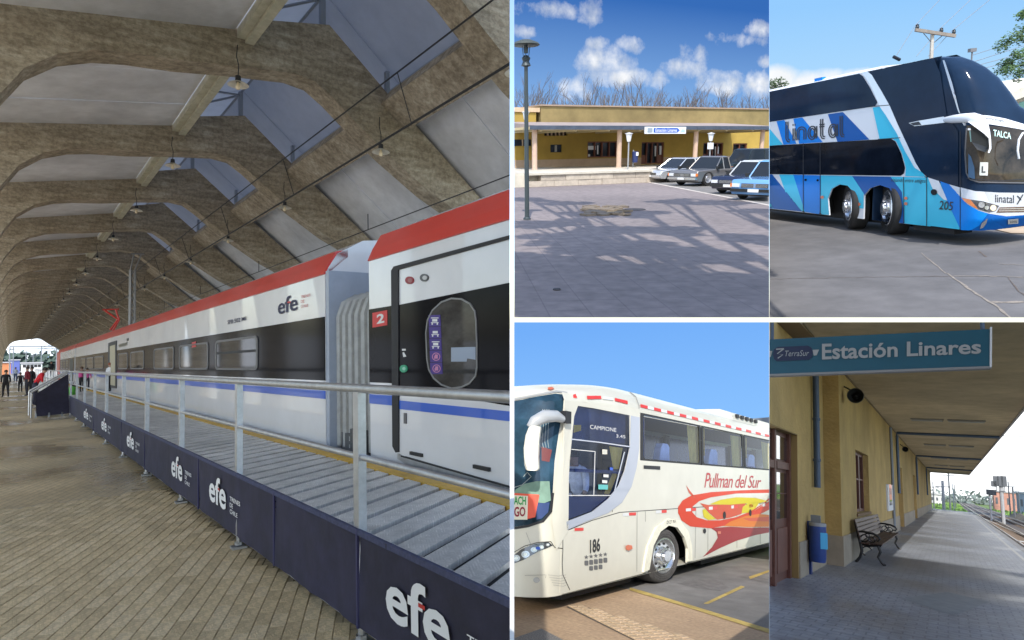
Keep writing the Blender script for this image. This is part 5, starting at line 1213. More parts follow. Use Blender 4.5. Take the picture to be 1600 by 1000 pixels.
def bus_wheel(parent, c, r, wd, side, tyre, rimm, sc=1.0, steer=0, name='wheel'):
    """side = -1: outer face looks to -x, +1 to +x"""
    T = Matrix.Translation(c) @ Matrix.Rotation(steer, 4, 'Z') @ Matrix.Diagonal((1, sc, 1, 1))
    b = MB(); b.lathe([(r*.62, 0), (r*.70, .02*side), (r*.9, .03*side), (r*.985, .0), (r, -.06*side), (r, -wd*side), (r*.9, -wd*side-.02*side), (.01, -wd*side)], (0, 0, 0), 36, 0).xf(T); wl = put(b, name, tyre, parent, smooth=50)
    b = MB()
    for k in range(3):
        rr_ = r*(.74+.08*k); b.lathe([(rr_-.006, .03*side), (rr_, .036*side), (rr_+.006, .03*side)], (0, 0, 0), 30, 0)
    put(b.xf(T), 'sidewall_rib', tyre, wl)
    b = MB(); b.lathe([(r*.66, -.03*side), (r*.66, .03*side), (r*.62, .035*side), (r*.60, .0), (r*.50, -.03*side), (r*.33, -.02*side), (r*.30, .05*side), (r*.22, .06*side), (r*.2, .1*side), (.001, .1*side)], (0, 0, 0), 36, 0).xf(T); rm = put(b, 'rim', rimm, wl, smooth=50)
    for k in range(10):
        a = 2*PI*k/10; b = MB(); b.lathe([(.001, .002), (r*.045, .002), (r*.045, -.01)], (0, 0, 0), 8, 0)
        for v in b.v: v.x = v.x*side - .012*side
        b.xf(T @ Matrix.Translation((0, r*.44*math.cos(a), r*.44*math.sin(a)))); put(b, 'hand_hole', mat('hole_black', (.008, .008, .008), .8), rm)
        b = MB(); b.lathe([(.001, .09*side), (r*.03, .085*side), (r*.03, .03*side)], (0, r*.265*math.cos(a), r*.265*math.sin(a)), 6, 0).xf(T); put(b, 'nut', rimm, rm)
    return wl
def glassy(name, col, alpha, rough=.03):
    m = bpy.data.materials.new(name); m.use_nodes = True; nt = m.node_tree; nt.nodes.clear(); L = nt.links.new
    o = nn(m, 'ShaderNodeOutputMaterial'); g = nn(m, 'ShaderNodeBsdfGlossy'); g.inputs['Roughness'].default_value = rough; g.inputs[0].default_value = (.9, .95, 1, 1)
    t = nn(m, 'ShaderNodeBsdfTransparent'); t.inputs[0].default_value = (*col, 1); f = nn(m, 'ShaderNodeFresnel'); f.inputs[0].default_value = 1.14
    mr = nn(m, 'ShaderNodeMapRange'); mr.inputs[3].default_value = alpha; mr.inputs[4].default_value = 1; L(f.outputs[0], mr.inputs[0])
    mx = nn(m, 'ShaderNodeMixShader'); L(mr.outputs[0], mx.inputs[0]); L(t.outputs[0], mx.inputs[1]); L(g.outputs[0], mx.inputs[2]); L(mx.outputs[0], o.inputs[0]); return m

# =================================================================== THE DOUBLE-DECK COACH (top right)
def build_lot():
    global ST; ST = LOT
    XS = 7.0
    m = mat('worn_asphalt', (.125, .12, .12), .88, n=2.2, namt=.22, stain=.18, bump=.5, bs=70)
    b = MB(); b.add([(-2, 2.5, 0), (60, 2.5, 0), (60, 60, 0), (-2, 60, 0)], [(0, 1, 2, 3)]); put(b, 'asphalt', m, kind='structure', base=(0, 0, 0))
    tar = mat('tar_seam', (.11, .085, .07), .9, n=20, namt=.4); dust = mat('crack_dust', (.22, .19, .16), .95, n=20, namt=.4)
    rr = random.Random(11)
    def crack(pts, w, mm, nm='asphalt_crack'):
        P = []
        for a, c in zip(pts[:-1], pts[1:]):
            n = max(2, int(math.dist(a, c)/7)); P += [(a[0]+(c[0]-a[0])*i/n + rr.uniform(-1, 1), a[1]+(c[1]-a[1])*i/n + rr.uniform(-.5, .5)) for i in range(n)]
        P.append(pts[-1]); W = [ST.on(p[0], p[1], 2, .004) for p in P]; L = []; R = []
        for i, p in enumerate(W):
            d = W[min(i+1, len(W)-1)] - W[max(i-1, 0)]; d.normalize(); nr = Vector((-d.y, d.x, 0)); ww = w*rr.uniform(.5, 1.3); L.append(p+nr*ww); R.append(p-nr*ww)
        n = len(W); b = MB(); b.add(L+R, [(i, i+1, n+i+1, n+i) for i in range(n-1)]); put(b, nm, mm, kind='structure')
    crack([(1490, 431), (1540, 431), (1600, 433)], .012, dust); crack([(1480, 427), (1520, 455), (1560, 480), (1580, 497)], .012, dust); crack([(1550, 472), (1580, 472), (1600, 471)], .03, dust)
    crack([(1205, 436), (1300, 434), (1420, 432), (1490, 431)], .006, tar); crack([(1575, 433), (1592, 455), (1602, 462)], .006, tar); crack([(1530, 392), (1541, 401)], .01, tar); crack([(1440, 395), (1460, 412), (1478, 427)], .008, dust); crack([(1560, 412), (1600, 414)], .008, dust)
    navy = mat('tinted_glass_navy', (.012, .026, .055), .10, n=.7, namt=.35, ior=1.16); black = mat('tinted_glass_black', (.005, .008, .015), .10, n=2, namt=.6, ior=1.16)
    white = mat('coach_white', (.62, .65, .70), .3, ior=1.3); cyan = mat('coach_cyan', (.045, .46, .66), .3, ior=1.25); mid = mat('coach_mid_blue', (.004, .19, .64), .3, ior=1.25); deep = mat('coach_deep_blue', (.003, .085, .33), .3, ior=1.25)
    bt = thing('double_deck_coach', 'double deck coach in blue, cyan and white with black glazed front and number 205', 'bus', (7.5, 10, 0))
    lv = [(.21, 6.98, 7.0, 8.05, .34), (.35, 6.90, 7.0, 8.05, .36), (.9, 6.98, 7.0, 8.05, .38), (1.4, 7.10, 7.0, 8.05, .36), (1.58, 7.16, 7.0, 7.98, .36), (1.68, 7.19, 7.0, 7.80, .36), (1.85, 7.26, 7.0, 7.72, .36), (2.05, 7.36, 7.0, 7.62, .36), (2.2, 7.47, 7.01, 7.50, .33), (2.3, 7.60, 7.02, 7.42, .28), (2.37, 7.72, 7.03, 7.34, .26), (2.405, 7.9, 7.05, 7.26, .25)]
    nose = ring_loft(lv, 8.9, pw=2.9, yc=(7.8, 7.95))
    keep = MB(); keep.v = nose.v
    for f in nose.f:
        vs = [nose.v[i] for i in f]
        if all(abs(v.x - XS) < .015 for v in vs) and min(v.y for v in vs) > 7.78: continue
        keep.f.append(f); keep.fm.append(0)
    put(keep, 'front_glazing', navy, bt, smooth=35)
    full = MB().add(nose.v, nose.f); full.add([(XS, 7.5, .21), (XS, 22, .21), (XS, 22, 2.40), (XS, 7.5, 2.40)], [(0, 1, 2, 3)]); sk = Skin(full, XS)
    # side wall with the two wheel openings, roof behind
    A1 = [(1296, 335), (1294, 310), (1300, 295), (1312, 288), (1325, 290), (1335, 302), (1340, 325)]
    A2 = [(1350, 325), (1351, 305), (1360, 294), (1375, 289), (1390, 294), (1400, 310), (1405, 335), (1405, 349)]
    yz = lambda p: (lambda q: (q.y, q.z))(ST.on(p[0], p[1], 0, XS))
    def arcyz(A): r = [yz(p) for p in A]; r[0] = (r[0][0], .21); r[-1] = (r[-1][0], .21); return list(reversed(r))
    y7 = 7.9
    outl = [(y7, .21)] + arcyz(A2) + arcyz(A1) + [(21, .21), (21, 2.40), (y7, 2.40)]
    b = MB(); b.slab([outl], 0, XS-.003, XS+.02); put(b, 'side_wall', white, bt)
    b = MB(); b.prism([(XS-.003, 2.40), (XS+.08, 2.44), (7.9, 2.44), (8.02, 2.38), (8.03, .3), (7.95, .22), (7.9, .22), (7.9, 2.3), (7.1, 2.3), (7.02, 2.36)], 1, 8.9, 21); put(b, 'roof', white, bt)
    b = MB(); b.box(XS+.26, 7.85, 7.6, 20.5, .12, .8); b.box(XS+.03, XS+.26, 10.2, 20.5, .2, .8); b.box(XS+.03, XS+.3, 7.4, 8.1, .13, .2); put(b, 'chassis', mat('chassis_black', (.01, .01, .011), .8), bt)
    W = lambda nm, poly, mm, **k: wrap(nm, poly, sk, mm, bt, **k)
    W('upper_window', [(1196, 144.5), (1343, 115), (1349, 119), (1360, 137), (1371.5, 160), (1368, 166), (1196, 191.5)], navy, off=.008)
    W('diagonal_stripe', [(1347, 112), (1353, 109), (1363, 117), (1378, 142), (1391, 165), (1404, 195), (1418, 225), (1432, 255), (1440, 268), (1430, 262), (1415, 236), (1402, 208), (1385, 180), (1375, 166), (1362, 135)], mat('coach_pale', (.62, .70, .78), .25, coat=.8), off=.010)
    W('lower_window', [(1196, 228), (1393, 216.5), (1400, 221), (1409, 240), (1415, 262), (1413, 271), (1408, 274.5), (1196, 272)], black, off=.008)
    W('side_glazing', [(1353, 109), (1400, 95), (1440, 90), (1460, 90), (1470, 115), (1480, 180), (1498, 205), (1498, 291), (1470, 286), (1448, 275), (1440, 268), (1432, 255), (1418, 225), (1404, 195), (1391, 165), (1378, 142), (1363, 117)], navy, off=.009)
    for i, (poly, mm) in enumerate((([(1196, 196), (1202, 200), (1224, 226), (1196, 228)], cyan), ([(1213.7, 189.5), (1226, 187.5), (1245, 224.5), (1224.5, 226)], mid), ([(1240, 185.5), (1254, 183.5), (1286, 222), (1249, 224.5)], mid),
            ([(1294, 178.5), (1317.5, 175), (1359, 218), (1309, 221.5)], deep), ([(1364, 168), (1378, 166), (1405.5, 215), (1375, 217.5)], cyan), ([(1395, 217), (1408, 215), (1428, 250), (1447, 276.5), (1415, 275), (1416, 262), (1410, 240), (1401, 221)], cyan),
            ([(1196, 272.5), (1207, 272.5), (1254, 330.5), (1196, 325)], deep), ([(1218, 272.7), (1240, 273), (1258, 331), (1254, 330.5), (1228, 301)], cyan), ([(1196, 305), (1202, 310), (1209, 326), (1196, 325)], cyan), ([(1240, 273), (1283, 274), (1283, 335), (1258, 331)], mid),
            ([(1283, 274), (1332, 275), (1350, 302), (1350, 326), (1340, 325), (1335, 302), (1325, 290), (1312, 288), (1300, 295), (1294, 310), (1296, 335.5), (1283, 335)], cyan),
            ([(1332, 275), (1392, 276), (1410, 300), (1414, 349), (1405, 349), (1405, 335), (1400, 310), (1390, 294), (1375, 289), (1360, 294), (1351, 305), (1350, 302)], deep),
            ([(1392, 276), (1449, 277), (1470, 284), (1500, 296), (1502, 360), (1414, 349), (1410, 300)], cyan))):
        W('livery_panel', poly, mm, off=.006)
    for poly, mm in (([(1450.8, 277), (1468, 282.6), (1481.4, 313), (1476, 312), (1458, 294)], white), ([(1470, 283), (1484.4, 288), (1501, 306), (1501, 357), (1481, 314)], mid), ([(1484.4, 288), (1502, 293), (1502, 308)], white)): W('livery_stripe', poly, mm, off=.011)
    # front mask
    W('front_mask', [(1502, 292.5), (1524, 298.5), (1560, 301), (1602, 301.5), (1630, 300), (1630, 334), (1602, 336), (1572, 338), (1546, 334), (1529, 329), (1512, 319), (1502, 307)], mat('mask_silver', (.42, .44, .47), .3, coat=.8), off=.008)
    W('front_mask_white', [(1502, 292.8), (1524, 298.7), (1538, 300), (1545, 317), (1517, 312), (1503, 308)], white, off=.011)
    W('bumper', [(1502, 307), (1512, 319), (1529, 329), (1546, 334), (1572, 338), (1602, 336), (1630, 334), (1630, 350), (1602, 351.5), (1570, 356), (1535, 361.5), (1502, 360.5)], deep, off=.008)
    W('bumper_corner', [(1502, 307), (1512, 319), (1529, 329), (1543, 334), (1530, 352), (1515, 361), (1502, 360.5)], mid, off=.010)
    W('grille', [(1561, 324), (1602, 323), (1602, 331.5), (1556, 332.5)], mat('grille_brown_reflection', (.10, .06, .04), .35, n=20, namt=.5), off=.012)  # brown reflection painted into the grille colour
    for y in (326, 329): wline('grille_bar', [(1560, y+.6), (1602, y)], .8, sk, mat('chrome', (.6, .6, .6), .2, metal=.9), bt, .016)
    hl = W('headlight', [(1517, 311.5), (1536, 314.5), (1560.5, 321.6), (1555, 329.5), (1545.6, 332), (1529, 326.8)], mat('headlight_dark', (.05, .05, .055), .1, coat=1), off=.013)
    W('indicator', [(1503.6, 309), (1517, 311.5), (1529, 326.8), (1517, 320.5), (1508, 314)], mat('indicator_amber', (.62, .17, .03), .25, coat=1), off=.013)
    for cx, cy, r, mm in ((1534, 320, 4.6, mat('chrome', (.6, .6, .6), .2, metal=.9)), (1551, 325, 4.6, mat('lamp_warm', (.75, .62, .42), .2, coat=1)), (1541.5, 324.5, 3.2, mat('chrome', (.6, .6, .6), .2, metal=.9))):
        o = wrap('lamp_reflector', ell(cx, cy, r, r, 14), sk, mm, hl, off=.02)
    W('number_plate', [(1573.5, 341.5), (1589.5, 340.5), (1589, 348), (1573.5, 349)], mat('plate_grey', (.42, .42, .40), .5), off=.02)
    wtext('plate_text', '3205', [(1576, 347), (1587, 346.3), (1587, 343), (1576, 343.6)], sk, mat('plate_ink', (.05, .05, .06), .6), bt, .024)
    W('fog_lamp', [(1531, 357), (1534, 348), (1543, 341), (1541, 348), (1536, 355)], mat('fog_chrome', (.5, .5, .52), .2, metal=.8), off=.014)
    ink = mat('dark_lettering', (.02, .025, .035), .5)
    wtext('mask_lettering', 'linatal', [(1554.5, 316), (1583, 317.5), (1583, 305), (1554.5, 304)], sk, ink, bt, .014)
    wline('bird_mark', [(1588, 319), (1592, 312), (1597, 304)], 1.8, sk, ink, bt, .015); wline('bird_wing', [(1588, 306), (1592, 310), (1594, 313)], 1.6, sk, ink, bt, .015)
    wtext('fleet_number', '205', [(1468.5, 327), (1491, 329), (1491, 315), (1468.5, 313)], sk, ink, bt, .016, bold=.01, shear=.2)
    wtext('slogan', 'viajando entre amigos', [(1393.5, 285.5), (1447.5, 287.5), (1447.5, 279.5), (1393.5, 278)], sk, ink, bt, .012, shear=.3)
    # double-stroke lettering on the side
    def glyphs():
        S = []     # strokes in units of letter height, x advance
        x = 0
        def l(): nonlocal x; S.append([(x, 1), (x, .15), (x+.06, .02), (x+.16, 0)]); x += .34
        def i_(): nonlocal x; S.append([(x+.05, .62), (x+.05, 0)]); S.append([(x+.05, .76), (x+.05, .84)]); x += .26
        def n_(): nonlocal x; S.append([(x, 0), (x, .40)] + [(x+.19-.19*math.cos(a), .42+.18*math.sin(a)) for a in [PI*k/8 for k in range(9)]] + [(x+.38, 0)]); x += .56
        def a_(): nonlocal x; x += .03; S.append([(x+.38, .62), (x+.38, 0)]); S.append([(x+.36, .30)] + [(x+.19+.18*math.cos(t), .30+.28*math.sin(t)) for t in [2*PI*k/14 for k in range(1, 14)]] + [(x+.36, .27)]); x += .64
        def t_(): nonlocal x; S.append([(x+.06, .95), (x+.06, .15), (x+.12, .02), (x+.24, 0)]); S.append([(x-.06, .62), (x+.22, .62)]); x += .46
        for g in (l, i_, n_, a_, t_, a_, l): g()
        return S, x - .16
    S, wd = glyphs(); b = MB()
    def mp(u, v):
        u /= wd; px = 1230.5 + u*90; base = 220.5 - u*8.5; top = (190 - u*9.5); return sk(px, base + (top - base)*v, .013)
    for st in S:
        P = []
        for a, c in zip(st[:-1], st[1:]):
            n = max(1, int(math.dist(a, c)/.08)); P += [(a[0]+(c[0]-a[0])*i/n, a[1]+(c[1]-a[1])*i/n) for i in range(n)]
        P.append(st[-1])
        for off_ in (-.055, .055):
            V = [Vector(p) for p in P]; Q = []
            for i in range(len(V)):
                d = V[min(i+1, len(V)-1)] - V[max(i-1, 0)]; d.normalize(); Q.append(V[i] + Vector((-d.y, d.x))*off_)
            vs, fs = ribbon(Q, .062); b.add([mp(v.x, v.y) for v in vs], fs)
    o = put(b, 'side_lettering', ink, bt); o['label'] = 'large double-stroke linatal lettering on the side'
    # seams, lamps and door details
    seam = mat('panel_seam', (.01, .012, .02), .6)
    for pts in ([(1256, 224), (1256, 332)], [(1282.5, 222.5), (1282.5, 335)], [(1413, 276), (1413.5, 350)], [(1449, 276), (1449, 353)], [(1501.5, 205), (1501.5, 360)], [(1360, 166.5), (1391, 164)], [(1373, 217.5), (1408, 215)]): wline('panel_seam', pts, 1.1, sk, seam, bt, .013)
    for cx, cy, r, mm in ((1461, 300, 5, black), (1417, 309.5, 2.6, 0), (1417, 318, 2.6, 0), (1286, 308, 2.6, 0), (1343.5, 319, 2.6, 0), (1260, 281, 1.8, black), (1279, 281.5, 1.8, black)):
        wrap('side_marker' if not mm else 'round_cap', ell(cx, cy, r, r*.95, 12), sk, mm or mat('marker_orange', (.55, .12, .04), .3), bt, off=.018)
    # windscreen
    ws = W('windscreen', [(1511, 196), (1545, 197), (1602, 202), (1630, 204), (1630, 284), (1602, 284), (1540, 284), (1517, 281), (1511, 272), (1510, 230)], mat('windscreen_glass', (.030, .024, .018), .06, n=5, namt=.95, ior=1.35), off=.010)  # brown mottling painted in for reflected and interior glimpses
    wline('windscreen_seal', [(1511, 200), (1509, 240), (1511, 270), (1516, 280), (1530, 284.5), (1602, 286)], 2.2, sk, mat('seal_grey', (.09, .09, .10), .4), bt, .013)
    wline('wiper', [(1512, 279), (1560, 283), (1602, 280)], 1.2, sk, seam, bt, .02)
    W('interior_sheet', [(1515, 204), (1521, 205), (1528, 218), (1517, 222)], mat('inside_teal', (.12, .22, .22), .5), off=.013)
    W('interior_mirror', [(1513, 200.5), (1521.5, 201), (1521.5, 204), (1513, 203.5)], white, off=.015)
    W('interior_curtain', [(1514, 240), (1518, 245), (1523, 262), (1524, 281), (1514, 276)], mat('inside_blue', (.05, .12, .22), .5), off=.013)
    pm = W('permit_sheet', [(1531.5, 253.5), (1543.5, 254), (1543, 274.5), (1530.5, 274)], mat('permit_white', (.5, .52, .5), .6), off=.015)
    b = MB(); text_on(b, 'L', lambda u, v: sk(1534+u*5.5, 270-v*10, .019), bold=.03); put(b, 'permit_letter', ink, pm)
    led = mat('led_text', (.45, .65, .62), .4, emit=.35)
    wtext('destination_text', 'TALCA', [(1551, 213), (1578, 218), (1578, 208), (1551, 203)], sk, led, bt, .016, bold=.01)
    W('upper_pillar_glint', [(1474, 94), (1477, 94), (1489, 130), (1499, 170), (1503, 182), (1498, 174), (1485, 132)], mat('pillar_glint', (.35, .38, .45), .15, metal=.5), off=.011)  # highlight along the pillar painted as a pale strip
    W('light_wedge', [(1421, 192), (1438, 188.3), (1475.6, 182), (1490, 190), (1430, 197)], mat('coach_pale', (.62, .70, .78), .25, coat=.8), off=.012)
    wg = W('wedge_badge', [(1423, 192.3), (1437, 189.6), (1441, 195), (1429, 196)], ink, off=.014)
    W('front_band', [(1526, 179.5), (1545, 181), (1570, 186), (1602, 195.5), (1630, 203), (1630, 211), (1602, 204), (1570, 198.5), (1545, 194.5), (1530, 192)], white, off=.013)
    wtext('band_lettering', 'entre amigos', [(1540, 187.5), (1568, 192.5), (1568, 188), (1540, 183)], sk, ink, bt, .017, shear=.3)
    # mirror arm with hanging mirror (solid)
    def mp3(px, py, d): p = sk(px, py, 0); o = Vector((0, 0, ST.h)); return o + (p-o)*(1-d)
    mr = thing('wing_mirror_arm', 'x', 'mirror', (7.2, 7, 1.5)); bpy.data.objects.remove(mr)
    b = MB(); P = [mp3(1478, 187, .01), mp3(1490, 186, .02), mp3(1504, 184.5, .03), mp3(1520, 184, .035), mp3(1534, 187, .035)]
    b.tube(P, [.035, .05, .055, .06, .05], 10); b.tube([mp3(1505, 186, .03), mp3(1508, 196, .03)], [.03, .01], 6)
    put(b, 'mirror_arm', white, bt, smooth=True)
    b = MB(); hull = [(1512, 190), (1544, 192), (1547, 206), (1548.5, 218), (1549, 232), (1546, 239), (1543.5, 238.5), (1546, 231), (1545, 216), (1538, 209), (1526, 200)]
    f_ = [mp3(x, y, .045) for x, y in hull]; k_ = [mp3(x, y, .02) for x, y in hull]; n = len(hull)
    tri = tessellate_polygon([[Vector((p[0], p[1], 0)) for p in hull]])
    b.add(f_+k_, [tuple(t) for t in tri] + [tuple(i+n for i in reversed(t)) for t in tri] + [(i, (i+1) % n, n+(i+1) % n, n+i) for i in range(n)]); put(b, 'mirror_housing', white, bt)
    hull = [(1516, 197), (1528, 203), (1538, 210), (1544, 217), (1545, 231), (1540, 238), (1527, 234), (1518, 222)]
    f_ = [mp3(x, y, .035) for x, y in hull]; k_ = [mp3(x, y, .022) for x, y in hull]; n = len(hull); tri = tessellate_polygon([[Vector((p[0], p[1], 0)) for p in hull]])
    b = MB(); b.add(f_+k_, [tuple(t) for t in tri] + [tuple(i+n for i in reversed(t)) for t in tri] + [(i, (i+1) % n, n+(i+1) % n, n+i) for i in range(n)]); put(b, 'mirror_back', mat('mirror_black', (.01, .012, .014), .3), bt)
    b = MB(); b.tube([mp3(1606, 206, .03), mp3(1598, 208, .035), mp3(1592, 218, .035), mp3(1590, 235, .035), mp3(1592, 248, .03)], .012, 8); put(b, 'far_mirror_rim', white, bt, smooth=True)
    # wheels
    tyre = mat('coach_tyre', (.022, .022, .023), .8, n=12, namt=.2); rim = mat('chrome_rim', (.62, .63, .65), .22, metal=.9)
    for px, py, r, st_ in ((1323, 357, .375, .42), (1383, 368, .40, .42)):
        p = ST.on(px, py, 2, 0); bus_wheel(bt, Vector((XS+.10, ST.on(px-4, 340, 0, XS).y, r)), r, .20, -1, tyre, rim, steer=-st_)
    # roof bits
    b = MB(); p = sk(1400, 92, .0); b.tube([ST.on(1396, 88.5, 1, 8.6), ST.on(1406, 93.5, 1, 8.6)], .022, 6); put(b, 'roof_aerial', seam, bt)
    b = MB(); q_ = ST.on(1280, 123.5, 0, XS+.04); b.box(q_.x-.02, q_.x+.05, q_.y-.1, q_.y+.1, 2.40, q_.z+.02); put(b, 'roof_marker', mid, bt)
    # pole, tree, shed, sky
    Y = 22; q = lambda px, py, y=Y: ST.on(px, py, 1, y)
    pt = thing('power_pole', 'concrete power pole with wooden crossarm behind the double deck coach', 'pole', (q(1456, 90).x, Y, 0)); cc = mat('pole_concrete', (.42, .40, .36), .9, n=2)
    b = MB(); a, c = q(1455, 130), q(1457, 49); w = .055; b.tube([Vector((a.x, Y, 0)), Vector((c.x, Y, c.z))], [.09, .06], 6); put(b, 'post', cc, pt)
    b = MB(); a, c = q(1427, 47.5), q(1489, 57); d = (c-a).normalized(); b.obox((a+c)/2 - Vector((0, .1, 0)), (d, Vector((0, 1, 0)), d.cross(Vector((0, 1, 0)))), ((c-a).length/2, .04, .055)); put(b, 'crossarm', mat('crossarm_wood', (.22, .19, .16), .85, n=5), pt)
    b = MB(); b.tube([q(1443, 52), q(1455, 66)], .015, 4); b.tube([q(1472, 56), q(1460, 66)], .015, 4); put(b, 'brace', mat('pole_steel', (.15, .15, .16), .6), pt)
    for px, py in ((1430, 42.5), (1467.5, 48), (1487, 50.5)): c = q(px, py) - Vector((0, .1, 0)); b = MB(); b.lathe([(.02, -.09), (.06, -.05), (.065, 0), (.045, .03), (.06, .06), (.001, .09)], c, 10); put(b, 'insulator', mat('insulator_dark', (.03, .035, .04), .25), pt, smooth=True)
    b = MB(); a, c = q(1518.5, 100, 16), q(1519, 80, 16); b.tube([Vector((a.x, 16, 0)), c], .02, 5); b.box(c.x-.09, c.x+.09, 15.95, 16.05, c.z-.02, c.z+.07); put(b, 'lamp_mast', mat('pole_steel', (.15, .15, .16), .6), label='small floodlight mast poking above the coach roof', cat='lamp post')
    wm = mat('cable_grey', (.16, .17, .2), .6); i = 0
    for lab, pts in (('power line from the left insulator up out of the picture', ((1401, 86), (1430, 40), (1468, 0), (1480, -14))), ('power line from the middle insulator up out of the picture', ((1432, 88), (1467.5, 46), (1516, 0), (1530, -13))), ('power line from the right insulator up out of the picture', ((1450, 88), (1487, 48.5), (1546, 0), (1560, -12)))):
        b = MB(); b.tube([q(x, y, Y) for x, y in pts], .010, 4); put(b, 'power_line', wm, label=lab, cat='power line', group='power lines of the pole')
    for k, (a, c) in enumerate((((1520, 86), (1610, 58)), ((1520, 97), (1610, 68)), ((1528, 102), (1610, 80)), ((1540, 106), (1610, 88)), ((1570, 122), (1610, 102)), ((1575, 128), (1610, 110)))):
        b = MB(); b.tube([q(*a, 20), q(*c, 20)], .009, 4); put(b, 'power_line', wm, label='thin cable in the bundle running into the conifer at right', cat='power line', group='cables by the conifer')
    tt = thing('conifer_tree', 'green conifer with drooping branches entering at the right edge behind the coach', 'tree', (q(1640, 60, 13).x, 13, 0)); nm_ = mat('conifer_needles', (.05, .10, .025), .75, n=3, namt=.5); rr = random.Random(8)
    b = MB(); c = q(1650, 60, 13); b.tube([Vector((c.x, 13, 0)), Vector((c.x, 13, c.z+1.5))], [.2, .05], 8); put(b, 'trunk', mat('conifer_bark', (.12, .08, .05), .9), tt)
    b = MB()
    for (tx, ty, s) in ((1592, 24, 6), (1580, 56, 9), (1566, 70, 9), (1594, 60, 9), (1598, 42, 8), (1588, 84, 9), (1575, 96, 8), (1562, 104, 6), (1572, 112, 8), (1596, 100, 9), (1590, 116, 6), (1602, 75, 10), (1604, 20, 8), (1604, 110, 8)):
        t_ = q(tx, ty, 12.9 + rr.uniform(-.3, .3)); root = Vector((c.x, 13, t_.z + .25)); b.tube([root, (root+t_)/2 + Vector((0, 0, .08)), t_], [.03, .02, .008], 4)
        for _ in range(7): leafclump(b, t_ + Vector((rr.uniform(-.05, .14), rr.uniform(-.1, .1), rr.uniform(-.10, .05))), .10, 26, .055, rr)
    put(b, 'crown', nm_, tt)
    b = MB()
    sh = thing('street_building', 'pale roofed building with green windows at the right edge behind the coach', 'building', (q(1590, 150, 18).x, 18, 0))
    p = [q(1578, 146, 18), q(1640, 116, 18), q(1640, 136, 18), q(1578, 160, 18)]
    b = MB(); b.add(p + [v+Vector((0, 2, 0)) for v in p], [(0,1,2,3),(7,6,5,4),(0,4,5,1),(1,5,6,2),(2,6,7,3),(3,7,4,0)]); put(b, 'roof', mat('shed_roof_cream', (.55, .52, .44), .8, n=3), sh)
    p = [q(1584, 158, 18.2), q(1640, 136, 18.2), q(1640, 235, 18.2), q(1584, 235, 18.2)]; b = MB(); b.add(p + [v+Vector((0, 1, 0)) for v in p], [(0,1,2,3),(7,6,5,4),(0,4,5,1),(1,5,6,2),(2,6,7,3),(3,7,4,0)]); put(b, 'wall', mat('shed_wall', (.42, .38, .30), .9, n=2), sh)
    b = MB(); p = [q(1592, 160, 18.1), q(1640, 147, 18.1), q(1640, 176, 18.1), q(1592, 180, 18.1)]; b.add(p, [(0,1,2,3)]); put(b, 'window', mat('green_window', (.06, .16, .14), .2), sh)
    # small trees at the left edge and kerb
    t2 = thing('small_tree', 'small dark treetop above the coach roof at the left edge', 'tree', (q(1212, 150, 30).x, 30, 0)); b = MB(); rr = random.Random(5)
    for px, py in ((1203, 134), (1208, 137), (1217, 131), (1222, 137)): leafclump(b, q(px, py, 30), .35, 90, .14, rr)
    c = q(1214, 137, 30); b.tube([(c.x, 30, 0), (c.x, 30, c.z)], .08, 5); put(b, 'crown', mat('small_leaves', (.035, .06, .02), .8), t2)
    b = MB(); b.add([ST.on(1550, 357, 2, .01), ST.on(1650, 346, 2, .01), ST.on(1650, 366, 2, .01), ST.on(1580, 364, 2, .01)], [(0,1,2,3)]); put(b, 'far_pavement', mat('tan_pavement', (.42, .33, .24), .9, n=3), kind='structure')
    Y = 70; s0 = q(1400, 230, Y); s1 = q(1400, 0, Y); bl = []
    for (px, py, rx, ry, k) in ((1210, 128, 55, 30, 2.6), (1275, 128, 70, 24, 2.4), (1335, 122, 45, 18, 2.0)):
        c = q(px, py, Y); bl.append((c.x - s0.x, c.z, abs(q(px+rx, py, Y).x - c.x), abs(q(px, py-ry, Y).z - c.z), k))
    sm_ = sky_mat('pale_blue_sky', (.50, .74, .92), (.28, .56, .92), s0.z, s1.z, bl, .44, grey=(.80, .83, .86), white=(.9, .92, .95))
    b = MB(); b.add([(s0.x-90, Y, -4), (s0.x+90, Y, -4), (s0.x+90, Y, s1.z*1.7), (s0.x-90, Y, s1.z*1.7)], [(0,1,2,3)]); put(b, 'sky', sm_, kind='structure', base=(s0.x, Y, 0))
